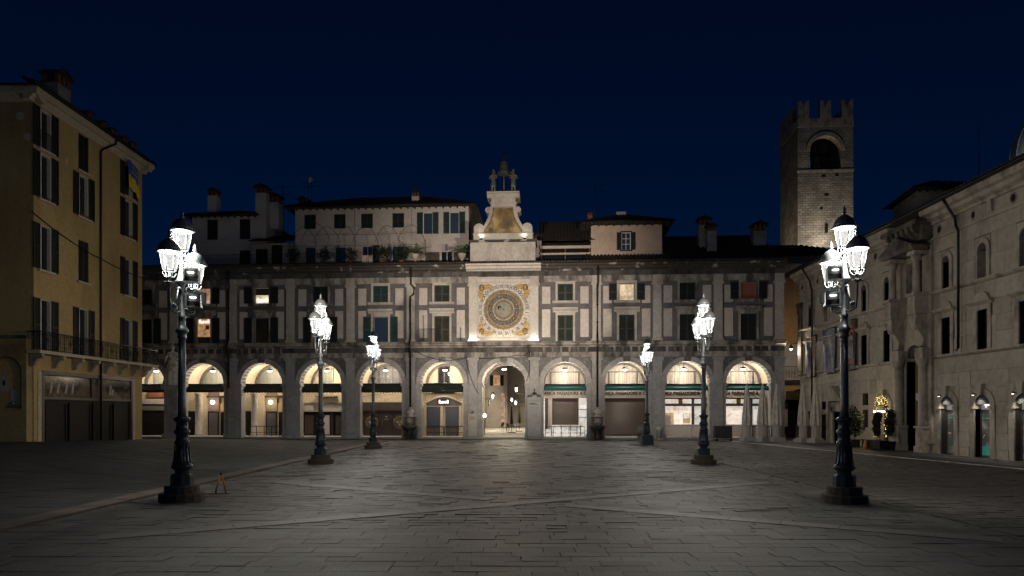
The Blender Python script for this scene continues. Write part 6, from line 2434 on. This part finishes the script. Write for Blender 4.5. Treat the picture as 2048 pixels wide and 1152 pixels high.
for k in range(6):
    b.box(u - .33, u + .33, .22, .279, .3 + k * .32, .33 + k * .32)
b.build("door_grille", M['brown_metal'], o)
for d, z0, z1, mk in ((48.6, 2.35, 2.9, 'glass'), (42.9, 2.6, 3.3, 'glass'), (42.9, 1.2, 2.3, 'glass_blue')):
    u = pd(d)
    o = MB().box(u - .36, u + .36, .25, .28, z0, z1).build("small_window", M[mk], P)
    b = MB().box(u - .015, u + .015, .2, .249, z0, z1).box(u - .35, u + .35, .2, .249, (z0 + z1) / 2 - .015, (z0 + z1) / 2 + .015)
    b.build("window_bar", M['iron'], o)
u = pd(50.8)
o = MB().ext([(u - .43, 0), (u + .43, 0), (u + .43, 2.2), (u - .43, 2.2)], .26, .30).build("lit_doorway", room("lit_doorway_warm", (.95, .52, .22), (.6, .3, .12), .8), P)
u = pd(40.7)
o = put("door_arch", DFM, P, (u, 0, 0))
MB().box(-.58, .58, .28, .3, 0, 3.0).build("door_glass", M['glass'], o)
# corner pilaster with capital at the far end and end wall ornaments
MB().box(-.12, .5, -.14, .06, 5.15, 10.2).box(-.2, .6, -.24, .06, 10.2, 10.5).box(-.16, .55, -.2, .06, 9.7, 10.2).box(-.2, .6, -.25, .06, .0, 1.2).build("corner_pilaster", M['palace_dark'], P)
for d, z0, z1 in ((38.95, .5, 11.2), (36.1, .5, 11.2)):
    MB().box(pd(d) - .18, pd(d) + .18, -.16, .05, z0, z1).build("pier_strip", PT, P)

# banners
def banner(d0, d1, z0, z1, label, c1, c2, head=None):
    m_ = mat("banner_print", c1, .7, c2, 1.4, .45, .6)
    t = thing("banner", label, "banner", (PX - .22, d0, 0), R(-90), "banners on the stone palace")
    L = d0 - d1
    b = MB()
    n = 10
    for i in range(n):
        for j in range(6):
            q = []
            for a, c in ((i, j), (i + 1, j), (i + 1, j + 1), (i, j + 1)):
                q.append((L * a / n, .035 * math.sin(a * 1.1 + c * .7), z0 + (z1 - z0) * c / 6))
            b.face(q, 0, True)
    b.build("cloth", m_, t)
    MB().tube([(-.05, 0, z1), (L + .05, 0, z1)], .035, 6).tube([(.1, .2, z1), (.1, 0, z1)], .02, 4).tube([(L - .1, .2, z1), (L - .1, 0, z1)], .02, 4).build("pole", M['iron'], t)
    MB().tube([(-.05, 0, z0), (L + .05, 0, z0)], .03, 6).build("pole", M['iron'], t)
    return t, L
t, L = banner(51.1, 49.5, 4.75, 7.75, "banner with a pale figure on dark blue, farthest of the palace banners", (.06, .06, .10), (.28, .20, .17))
t, L = banner(48.35, 46.5, 4.85, 7.95, "plain blue to grey banner between two palace windows", (.035, .045, .13), (.20, .18, .17))
MB().box(.3, L - .3, -.07, -.06, 7.4, 7.48).box(.3, L - .8, -.07, -.06, 7.2, 7.25).box(.3, L - .5, -.07, -.06, 6.9, 6.93).build("print_line", M['concrete'], t)
t, L = banner(45.3, 43.75, 4.9, 8.15, "dark poster banner with orange SPAX heading, behind the near right lamp", (.05, .035, .032), (.17, .15, .135))
text("banner_heading", "SPAX", .62, t, (L / 2, -.07, 7.5), mat("orange_print", (.55, .12, .035), .7), .002, .02, sx=.9)
MB().box(.1, L - .1, -.075, -.062, 5.6, 6.6).box(.1, L - .1, -.075, -.062, 6.8, 7.1).build("portrait_print", mat("portrait_print", (.22, .2, .18), .7, (.08, .06, .05), 3), t)
MB().box(.1, L - .1, -.075, -.062, 5.3, 5.5).build("red_print", mat("red_print", (.30, .06, .04), .7), t)

# belvedere above the palace roof, mast, far dome
BV = thing("belvedere", "small pale belvedere with arched openings above the palace roof", "roof turret", (35.6, 60, 0), R(-8))
MB().box(0, 4.9, 0, 4.8, 11, 21.6).build("wall", M['palace'], BV)
b = MB()
for y in (1.3, 3.2):
    b.ext([(-.02, 0)], 0, 0) if False else None
    pts = [(y - .33, 18.2), (y + .33, 18.2)] + [(y + .33 * math.cos(PI * k / 8), 19.9 + .33 * math.sin(PI * k / 8)) for k in range(9)]
    i = len(b.v)
    b.face([(-.02, y_, z) for y_, z in pts])
    b.face([(-.02, y_, z) for y_, z in pts][::-1])
b.build("arched_opening", M['glass'], BV)
pts = [(2.6 + 1.1 * math.cos(PI * k / 12), 19.4 + 1.1 * math.sin(PI * k / 12)) for k in range(13)]
MB().ext(pts, -.03, .02).build("lunette_opening", M['glass'], BV)
MB().box(-.12, 5.0, -.12, 4.9, 21.2, 21.4).build("string_course", PT, BV)
eave_roof(BV, 0, 4.9, 0, 4.8, 21.6, 1.5, .75, step=.4)
t = thing("lightning_mast", "tall thin mast on a small block above the palace roof", "mast", (37.2, 54.4, 0), 0)
MB().tube([(0, 0, 17), (0, 0, 25.0)], .05, 5, r1=.02).build("mast", M['iron'], t)
MB().box(-.8, .8, -.5, .5, 12.5, 19.2).box(-.95, .95, -.6, .6, 19.2, 19.7).build("block", M['pedestal'], t)
DO = thing("cathedral_dome", "pale blue grey cathedral dome peeping over the palace roof at the edge", "dome", (86.6, 110, 0), 0)
MB().lathe([(5.2, 20), (5.2, 41.4)], 24).build("drum", M['palace'], DO)
MB().lathe([(5.9, 41.4), (6.1, 41.9), (5.7, 42.6), (5.3, 42.8)], 24).build("drum_cornice", M['stone'], DO)
b = MB().lathe([(5.3 * math.cos(a), 42.8 + 8.0 * math.sin(a)) for a in [PI / 2 * k / 12 for k in range(13)]], 32)
for k in range(16):
    a = 2 * PI * k / 16
    b.tube([(5.33 * math.cos(e) * math.cos(a), 5.33 * math.cos(e) * math.sin(a), 42.8 + 8.05 * math.sin(e)) for e in [PI / 2 * j / 8 for j in range(9)]], .12, 5)
b.build("shell", mat("lead_dome", (.30, .34, .35), .6, (.22, .26, .27), .4), DO)

t = thing("added_dome_flood", "small floodlight at the foot of the cathedral dome", "floodlight", (79.5, 103.5, 41.0), 0)  # added fixture, there only to brighten the dome shell
MB().box(-.3, .3, -.3, .3, -1.0, 0).build("housing", M['iron'], t)
MB().box(-.25, .25, -.25, .25, .005, .02).build("lens", M['lamp_small'], t)
light("dome_fill_light", 'POINT', 450, (0, 0, .4), t, (.9, .95, 1), .2)

# ochre house closing the gap beside the arcade
OC = thing("ochre_corner_house", "ochre house with an iron balcony in the gap between arcade and palace", "house", (20.2, 58.6, 0), 0)
w = MB()
w.box(0, 12, 0, 4, 4.6, 14.6)
w.box(0, 3.0, 0, 4, 0, 4.59)
w.box(6.4, 12, 0, 4, 0, 4.59)
arch_wall(w, 3.0, 6.4, 4.7, 1.55, 2.6, 4.595, 0, 2, n=14)
w.build("wall", M['ochre_back'], OC)
MB().box(0, 3.02, -.06, -.003, 0, 7.7).box(3.03, 12, -.05, -.003, 4.61, 7.7).build("pale_lower_wall", M['white_wall'], OC)
MB().box(0, 12, -.14, .0, 7.7, 7.95).mold([(0, 14.0), (-.2, 14.05), (-.5, 14.4), (-.55, 14.75), (.3, 14.75), (.3, 14.0)], -.2, 12).build("cornice", M['cream_cornice'], OC)
MB().tube([(2.35, -.12, 14.4), (2.35, -.12, .3)], .07, 6).build("drain_pipe", M['iron'], OC)
MB().box(4.55, 5.6, -.1, .0, 9.0, 11.6).build("shutter", M['shut_dark'], OC)
MB().box(2.2, 6.6, -.9, -.06, 4.85, 5.0).build("balcony_slab", M['concrete'], OC)
b = MB()
for k in range(19):
    x = 2.3 + k * .235
    b.tube([(x, -.85, 5.0), (x, -.85, 6.0)], .013, 4)
    b.tube([(x + .08 * math.cos(t_ * .9), -.86, 5.5 + .13 * math.sin(t_ * .9)) for t_ in range(8)], .011, 4)
b.tube([(2.25, -.85, 6.0), (6.6, -.85, 6.0)], .022, 5).tube([(2.25, -.85, 6.0), (2.25, -.05, 6.0)], .02, 5).tube([(2.25, -.45, 5.0), (2.25, -.45, 6.0)], .015, 4)
b.build("balcony_railing", M['iron'], OC)
MB().box(3.1, 6.3, 1.2, 1.3, 0, 4.1).build("arch_shopfront", M['dark_shop'], OC)
MB().box(3.5, 3.9, 1.1, 1.19, .9, 3.0).build("door_leaf", M['canvas'], OC)
text("shop_letters", "Iona", .62, OC, (4.25, -.12, 3.55), M['brass'], .02, .012)
MB().box(3.3, 5.4, -.06, -.003, 3.2, 3.95).build("sign_board", M['brown_metal'], OC)
t = thing("corner_street_lantern", "small dark wall lantern on a bracket high at the palace corner", "wall lantern", (PX + .1, 53.2, 7.1), 0)
MB().tube([(.1, 0, .3), (-.3, 0, .45), (-.55, 0, .30)], .025, 5).build("bracket", M['iron'], t)
MB().lathe([(.03, .3), (.10, .22), (.20, .02), (.19, 0)], 10, (-.55, 0, 0)).build("shade", M['iron'], t)
MB().ball((-.55, 0, -.03), .09, 8).build("bulb", M['lamp_small'], t)
light("corner_light", 'POINT', 330, (-.55, 0, -.18), t, (1, .85, .65), .08)

# ------------------------------------------------------------------ closed parasols with terrace screens
def parasol_meshes():
    b = MB()
    N_ = 24
    prof = [(.05, 4.02), (.10, 3.9), (.16, 3.5), (.24, 2.6), (.30, 1.9), (.33, 1.35), (.31, 1.22), (.33, 1.18)]
    for r, z in prof:
        for k in range(N_):
            a = 2 * PI * k / N_
            f = 1 + (.20 if k % 3 == 0 else -.10) * min(1, (4.05 - z) / 1.2)
            b.v.append((r * f * math.cos(a), r * f * math.sin(a), z))
    for j in range(len(prof) - 1):
        for k in range(N_):
            a, c = j * N_ + k, j * N_ + (k + 1) % N_
            b.f.append((a, a + N_, c + N_, c))
            b.m.append(0)
            b.sm.append(False)
    can = b.mesh("folded_canopy", M['canvas'])
    pol = MB().tube([(0, 0, .1), (0, 0, 4.1)], .045, 8).ball((0, 0, 4.12), .06, 8).lathe([(.09, 3.95), (.03, 4.06)], 10).mesh("pole", M['white_wood'])
    s = MB().lathe([(.26, .30), (.28, .36), (.27, 1.10), (.30, 1.16), (.30, 1.20)], 24, flute=.12, smooth=False).mesh("ribbed_sleeve", M['concrete'])
    ba = MB().box(-.45, .45, -.45, .45, -.02, .22).box(-.36, .36, -.36, .36, .22, .31).mesh("base_block", M['concrete'])
    return can, pol, s, ba
CAN, POL, SLV, BAS = parasol_meshes()
PARS = [(1494, 50.4, "first closed parasol from the left, before the last bank arch"), (1525, 50.0, "second closed parasol from the left, before the last bank arch"),
        (1553.5, 49.5, "closed parasol beside the arcade's right end pier"), (1606, 48.3, "closed parasol at the far corner of the stone palace"),
        (1631, 47.6, "rightmost closed parasol, by the barred palace door")]
PPOS = []
for px, d, lab in PARS:
    x = (px - 1024) * d / 1365.3
    PPOS.append((x, d))
    t = thing("closed_parasol", lab, "parasol", (x, d, .02), random.uniform(0, 1), "closed parasols of the cafe terrace")
    put("folded_canopy", CAN, t, (0, 0, 0), random.uniform(0, 1))
    put("pole", POL, t)
    put("ribbed_sleeve", SLV, t)
    put("base_block", BAS, t)
for i, (a, c, lab) in enumerate(((0, 1, "dark slatted terrace screen between the first two parasols"), (1, 2, "dark slatted terrace screen between second and third parasol"), (3, 4, "dark slatted terrace screen between the two parasols by the palace"))):
    (xa, ya), (xb, yb) = PPOS[a], PPOS[c]
    L = math.hypot(xb - xa, yb - ya) - .8
    t = thing("terrace_screen", lab, "screen", ((xa + xb) / 2, (ya + yb) / 2 + .2, 0), math.atan2(yb - ya, xb - xa), "screens of the cafe terrace")
    MB().box(-L / 2, L / 2, -.03, .03, .08, .16).box(-L / 2, L / 2, -.03, .03, 1.05, 1.15).build("rail", M['iron'], t)
    n = int(L / .09)
    me = cached('slat', lambda: MB().box(-.03, .03, -.015, .015, .16, 1.05).mesh("slat", M['brown_metal']))
    for k in range(n):
        put("slat", me, t, (-L / 2 + L * (k + .5) / n, 0, 0))
t = thing("terrace_cart", "dark box on small wheels at the left end of the closed parasols", "cart", (15.6, 50.6, 0), R(-4))
MB().box(-.62, .62, -.35, .35, .25, 1.12).build("body", M['iron'], t)
MB().box(-.66, .66, -.39, .39, 1.12, 1.18).build("lid", M['grey_metal'], t)
for x in (-.5, .5):
    MB().lathe([(.1, -.03), (.1, .03)], 10).build("wheel", M['dark_shop'], t, (x, -.38, .1)).rotation_euler = (R(90), 0, 0)
b = MB()
for k in range(9):
    b.box(-.56 + k * .14, -.50 + k * .14, -.37, -.351, .3, 1.1)
b.build("slat", M['brown_metal'], t)

# steel crowd barriers
def barrier(loc, rz, label, L=2.2):
    t = thing("crowd_barrier", label, "barrier", loc, rz, "steel barriers before the bank arches")
    b = MB().tube([(-L / 2, 0, .22), (-L / 2, 0, 1.0), (-L / 2 + .1, 0, 1.1), (L / 2 - .1, 0, 1.1), (L / 2, 0, 1.0), (L / 2, 0, .22), (-L / 2, 0, .22)], .022, 6)
    b.build("frame", M['grey_metal'], t)
    b = MB()
    for k in range(17):
        x = -L / 2 + L * (k + 1) / 18
        b.tube([(x, 0, .22), (x, 0, 1.1)], .010, 4)
    b.build("bar", M['grey_metal'], t)
    for x in (-L / 2 + .25, L / 2 - .25):
        MB().tube([(x, -.28, .02), (x, 0, .2), (x, .28, .02)], .02, 5).build("foot", M['grey_metal'], t)
barrier(fw(13.6, -1.0, 0), FROT + R(2), "steel crowd barrier under the lit office arch, left of two")
barrier(fw(15.75, -1.15, 0), FROT - R(3), "steel crowd barrier under the lit office arch, right of two")
barrier(fw(10.75, -.9, 0), FROT + R(70), "steel crowd barrier turned edge on beside the far right lamp", 1.8)
barrier(fw(19.7, -1.1, 0), FROT, "steel crowd barrier behind the first closed parasols", 2.4)
t = thing("concrete_bollard", "small pale bollard at the bank pier beside the barriers", "bollard", fw(12.2, -.75, 0), FROT)
MB().lathe([(.2, 0), (.2, .7), (.24, .75), (.18, .95), (.05, 1.0)], 12).build("shaft", M['concrete'], t)
MB().box(-.24, .24, -.24, .24, -.02, .1).build("base", M['concrete'], t)

# drinking fountains with lion masks
def fountain(u, label):
    t = thing("wall_fountain", label, "fountain", fw(u, -.62, 0), FROT, "stone wall fountains under the drain pipes")
    MB().box(-.52, .52, -.1, .42, 0, 1.1).box(-.40, .40, -.02, .42, 1.1, 1.72).box(-.48, .48, -.08, .42, 1.66, 1.78).build("stele", M['palace_dark'], t)
    b = MB().lathe([(.10, .0), (.16, .05), (.12, .25), (.12, .6), (.30, .78), (.58, .92), (.66, 1.08), (.62, 1.12), (.5, 1.04), (.2, .95)], 16, (0, -.30, 0))
    b.build("basin", M['palace_dark'], t)
    MB().lathe([(.26, 1.78), (.28, 1.84), (.15, 1.92), (.30, 2.05), (.33, 2.18), (.20, 2.34), (.10, 2.40), (.13, 2.46), (.04, 2.54)], 14, (0, .14, 0)).build("urn", M['statue'], t)
    b = MB().ball((0, -.12, 1.42), .20, 10).ball((0, -.28, 1.36), .10, 8).ball((-.14, -.14, 1.58), .07, 6).ball((.14, -.14, 1.58), .07, 6).ball((-.07, -.27, 1.47), .03, 6).ball((.07, -.27, 1.47), .03, 6)
    for k in range(12):
        a = 2 * PI * k / 12
        b.ball((.22 * math.cos(a), -.07, 1.42 + .22 * math.sin(a)), .085, 6)
    b.build("lion_mask", M['palace_trim'], t)
    MB().tube([(0, -.34, 1.32), (0, -.48, 1.30), (0, -.5, 1.24)], .022, 6).build("spout", M['iron'], t)
    b = MB()
    for s in (-1, 1):
        b.mold([(-.4, 0), (-.45, .35), (-.2, .8), (0, .9), (0, 0)], s * .42 - .10, s * .42 + .10)
    b.build("support_leg", M['palace_dark'], t)
fountain(PIL[5] + .05, "stone wall fountain with urn under the left drain pipe, beside the watch shop")
fountain(PIL[8] + .03, "stone wall fountain with urn under the right drain pipe, between bank arches")

# information board and plaque at the passage
t = thing("information_board", "grey information board with an ornate iron top at the passage's right pier", "information board", fw(PIL[7] + .02, -.40, 0), FROT)
MB().box(-.50, .50, -.04, .04, .2, 3.25).build("panel", mat("board_grey", (.22, .22, .215), .6, (.27, .27, .26), 1.5), t)
MB().box(-.56, -.50, -.06, .06, 0, 3.3).box(.50, .56, -.06, .06, 0, 3.3).box(-.5, .5, -.05, .05, 3.25, 3.32).build("frame", M['lamp_iron'], t)
MB().box(-.46, .46, -.055, -.041, 2.6, 2.95).build("header", M['concrete'], t)
MB().box(-.40, .1, -.062, -.056, 2.82, 2.88).box(-.40, .3, -.062, -.056, 2.72, 2.76).build("print_line", M['dark_shop'], t)
b = MB().tube([(-.52, 0, 3.32), (-.45, 0, 3.5), (-.22, 0, 3.52), (-.12, 0, 3.68), (0, 0, 3.74), (.12, 0, 3.68), (.22, 0, 3.52), (.45, 0, 3.5), (.52, 0, 3.32)], .03, 5)
for s in (-1, 1):
    b.tube([(s * (.28 + .09 * math.cos(k * .8)), 0, 3.43 + .07 * math.sin(k * .8)) for k in range(9)], .018, 4)
b.tube([(0, 0, 3.5), (0, 0, 3.95)], .025, 5).ball((0, 0, 3.95), .05, 6).ball((0, 0, 3.6), .09, 8)
b.build("iron_crest", M['iron'], t)
t = thing("wall_plaque", "pale stone plaque with a small carved bird on the passage's left pier", "plaque", fw(PIL[6] - .02, -.24, 0), FROT)
MB().box(-.36, .36, -.02, .06, .35, 1.95).box(-.42, .42, -.05, .06, 1.95, 2.02).box(-.36, .36, -.05, .06, .25, .35).build("slab", M['stone'], t)
MB().ball((.0, -.06, 2.12), .08, 6).ball((.07, -.06, 2.24), .05, 6).ext([(-.18, 2.05), (-.02, 2.08), (-.06, 2.2)], -.08, -.04).build("carved_bird", M['palace_dark'], t)
b = MB()
for k in range(4):
    b.box(-.28, .1 + .04 * (k % 3), -.026, -.021, 1.78 - k * .07, 1.80 - k * .07)
b.build("inscription", M['dark_shop'], t)

# potted shrubs, planter and light garland at the palace door
def potted_shrub(x, y, h, r, label, seed):
    rn = random.Random(seed)
    t = thing("potted_shrub", label, "shrub", (x, y, .02), rn.uniform(0, 3), "potted shrubs at the garlanded door")
    MB().box(-.24, .24, -.24, .24, 0, .42).box(-.27, .27, -.27, .27, .42, .48).build("pot", M['dark_shop'], t)
    MB().tube([(0, 0, .4), (.03, .02, .9), (0, 0, h * .6)], .03, 5).tube([(0, 0, .8), (.2, .1, 1.4)], .018, 4).tube([(0, 0, .9), (-.2, -.1, 1.5)], .018, 4).build("stem", M['bark'], t)
    b = MB()
    for k in range(9):
        a = rn.uniform(0, 6.28)
        q = rn.uniform(0, .55) * r
        leaf_ball(b, (q * math.cos(a), q * math.sin(a), .95 + (h - 1.25) * k / 8), r * rn.uniform(.5, .75), 130, .11, 1.1, rn)
    b.build("crown", M['leaf'], t)
potted_shrub(20.9, 41.6, 2.45, .58, "large bushy potted shrub left of the garlanded palace door", 2)
potted_shrub(21.40, 40.0, 2.3, .27, "slim potted shrub at the garlanded door, left one of the pair", 3)
potted_shrub(21.45, 38.75, 2.4, .27, "slim potted shrub at the garlanded door, right one of the pair", 4)
t = thing("black_planter_box", "long black box planter below the slim shrubs", "planter", (20.85, 39.3, .02), R(90))
MB().box(-1.0, 1.0, -.22, .22, .05, .5).build("box", M['dark_shop'], t)
MB().box(-1.05, 1.05, -.26, .26, .5, .56).build("rim", M['iron'], t)
t = thing("road_cone", "orange cone beside the black planter box", "cone", (20.5, 39.6, .02), 0)
MB().lathe([(.13, .04), (.11, .2), (.06, .45), (.03, .55)], 12).build("cone_body", M['orange'], t)
MB().box(-.18, .18, -.18, .18, 0, .04).build("base", M['orange'], t)
t = thing("light_garland", "arch of green leaves and gold fairy lights round the palace door", "garland", (PX - .18, 40.7, .02), R(-90))
b = MB()
g = MB()
rn = random.Random(9)
for k in range(340):
    q = rn.random()
    if q < .5:
        a = rn.uniform(.1, PI - .1)
        r = rn.uniform(.08, .74)
        x, z = r * math.cos(a), 2.55 + r * math.sin(a) * .85
    else:
        x, z = rn.choice((-1, 1)) * rn.uniform(.46, .74), rn.uniform(.05, 2.6)
    y = rn.uniform(-.1, .08)
    if k % 2 == 0:
        s = rn.uniform(.012, .024)
        g.face([(x - s, y, z), (x, y - s, z - s), (x + s, y, z)])
        g.face([(x + s, y, z), (x, y - s, z + s), (x - s, y, z)])
        g.face([(x - s, y, z), (x, y - s, z + s), (x, y - s, z - s)])
        g.face([(x + s, y, z), (x, y - s, z - s), (x, y - s, z + s)])
    leaf_ball(b, (x, y + .03, z), .1, 2, .07, 1, rn)
b.build("leaves", M['leaf'], t)
stuff(g.build("fairy_light", M['fairy'], t))
MB().box(-.60, .60, -.16, -.10, 2.12, 2.22).build("light_bar", M['led'], t)
light("garland_light", 'POINT', 60, (0, -.45, 2.1), t, (1, .75, .38), .25)

# ------------------------------------------------------------------ alley beyond the passage
al = structure(MB().box(-3.4, 2.4, 56.9, 100, -.1, .11).build("alley_paving", M['concrete']))
AL = thing("alley_left_house", "dark row of houses on the left of the alley behind the passage", "house", (-3.4, 66, 0), R(90))
w = MB()
holes_wall(w, -2, 26, 0, 12, [(1, 2.4, 0, 2.9), (4, 5.4, 0, 2.9), (8, 9.2, 0, 2.8), (12, 13.4, 0, 2.8), (3, 4, 4.2, 6), (8, 9, 4.2, 6)], 0, .4)
w.box(-2, 26, .8, .9, 0, 12)
w.build("wall", M['pedestal'], AL)
for k, x in enumerate((1.7, 4.7, 8.6, 12.7)):
    MB().box(x - .6, x + .6, .3, .35, .1, 2.75).build("shop_window", M['lit_white'] if k in (1, 2) else M['dark_shop'], AL)
for x in (3.5, 8.5):
    MB().box(x - .5, x + .5, .3, .35, 4.2, 6.0).build("pane", M['glass'], AL)
MB().box(5.6, 6.4, -1.0, -.9, 2.75, 3.4).tube([(6, 0, 3.6), (6, -1.1, 3.6)], .03, 4).build("hanging_sign", M['dark_shop'], AL)
AR_ = thing("alley_right_house", "dark row of houses on the right of the alley behind the passage", "house", (1.75, 92, 0), R(-90))
w = MB()
holes_wall(w, -2, 27, 0, 12, [(6, 7.5, 0, 2.8), (10, 11.5, 0, 2.8), (14, 15.5, 0, 2.8), (8, 9, 4.0, 5.8), (13, 14, 4, 5.8)], 0, .4)
w.box(-2, 27, .8, .9, 0, 12)
w.build("wall", M['pedestal'], AR_)
for k, x in enumerate((6.75, 10.75, 14.75)):
    MB().box(x - .7, x + .7, .3, .35, .1, 2.75).build("shop_window", M['lit_white'] if k != 1 else M['dark_shop'], AR_)
AE = thing("alley_end_house", "cream house with dark shutters closing the alley behind the passage", "house", (-4.2, 90, 0), 0)
w = MB()
holes_wall(w, 0, 3.6, 0, 13, [(1.75, 2.65, 5.6, 7.0), (2.7, 3.3, .0, 4.6)], 0, .4)
w.box(0, 3.6, .5, 5, 0, 13)
w.build("wall", M['white_wall'], AE)
window(AE, 2.2, 5.6, 7.0, .9, 'shut_dark', 'open', 'lit_warm', None, rec=.2, shw=.45)
MB().box(2.7, 3.3, .3, .35, 0, 4.6).build("tall_lit_window", M['lit_dim'], AE)
MB().box(3.62, 6.6, 2.0, 6, 0, 8.2).build("side_wing", M['white_wall'], AE)
eave_roof(AE, 0, 3.6, 0, 5, 13, 1.0, .4)

def alley_lamp(x, y, z, wall_x, label, w_):
    t = thing("alley_lantern", label, "street lantern", (x, y, z), 0, "lanterns in the alley")
    MB().tube([(wall_x - x, 0, -.35), (0, 0, -.35), (0, 0, -.2)], .03, 5).build("bracket", M['iron'], t)
    MB().lathe([(.10, -.2), (.2, .2), (.23, .22), (.08, .4), (.02, .48)], 8, smooth=False).lathe([(.23, .2), (.25, .24), (.02, .5)], 8).build("lantern_cap", M['iron'], t, (0, 0, .02))
    MB().lathe([(.09, -.15), (.15, .15)], 8, (0, -.03, 0), smooth=False).build("glass", M['lamp_white'], t)
    light("alley_light", 'POINT', w_ * 4.5, (0, -.5, -.1), t, (1, .86, .62), .1)
alley_lamp(-2.1, 75, 3.85, -3.4, "bright lantern on the left alley wall seen through the passage", 210)
alley_lamp(.45, 70, 4.4, 1.75, "highest bright lantern on the right alley wall seen through the passage", 210)
alley_lamp(-.02, 85, 3.65, 1.75, "smaller distant lantern in the alley, left of the close pair", 160)
alley_lamp(.42, 80, 3.2, 1.75, "lower distant lantern in the alley, right of the close pair", 160)
t = thing("alley_ground_light", "small bright lamp low at the left edge of the passage", "lamp", (-2.42, 60.5, 0), 0)
MB().tube([(0, 0, .1), (0, 0, 1.7)], .03, 5).build("post", M['iron'], t)
MB().lathe([(.10, 1.7), (.14, 1.85), (.05, 2.0)], 8).build("globe", M['lamp_white'], t)
# cafe furniture in the alley
for i, (x, y) in enumerate(((.3, 66), (-.3, 70), (.5, 73.5), (-.6, 77))):
    t = thing("bistro_table", "dark cafe table in the alley, %s from the passage" % ("first", "second", "third", "fourth")[i], "table", (x, y, .11), .3 * i, "cafe tables in the alley")
    MB().lathe([(.36, .72), (.36, .75)], 14).build("tabletop", M['iron'], t)
    MB().tube([(0, 0, 0), (0, 0, .72)], .03, 5).lathe([(.22, 0), (.05, .05)], 10).build("leg", M['iron'], t)
    c = thing("cafe_chair", "dark cafe chair by the %s alley table" % ("first", "second", "third", "fourth")[i], "chair", (x - .55, y - .1, .11), 1.2 + i, "cafe chairs in the alley")
    MB().box(-.2, .2, -.2, .2, .43, .47).build("seat", M['iron'], c)
    MB().box(-.2, .2, .18, .21, .55, .9).build("backrest", M['iron'], c)
    for px_ in (-.18, .18):
        for py_ in (-.18, .18):
            MB().tube([(px_, py_, 0), (px_, py_, .45 if py_ < 0 else .9)], .015, 4).build("leg", M['iron'], c)
for i, (x, y) in enumerate(((-.05, 67.5), (.75, 71))):
    t = thing("dark_parasol", "dark closed parasol in the alley, %s" % ("nearer the passage", "farther down the right side")[i], "parasol", (x, y, .11), 0, "dark parasols in the alley")
    MB().tube([(0, 0, 0), (0, 0, 2.7)], .03, 5).build("pole", M['iron'], t)
    MB().lathe([(.16, .9), (.13, 1.6), (.06, 2.6)], 10, flute=.15).build("canopy", M['dark_shop'], t)
    MB().box(-.3, .3, -.3, .3, 0, .1).build("base", M['iron'], t)
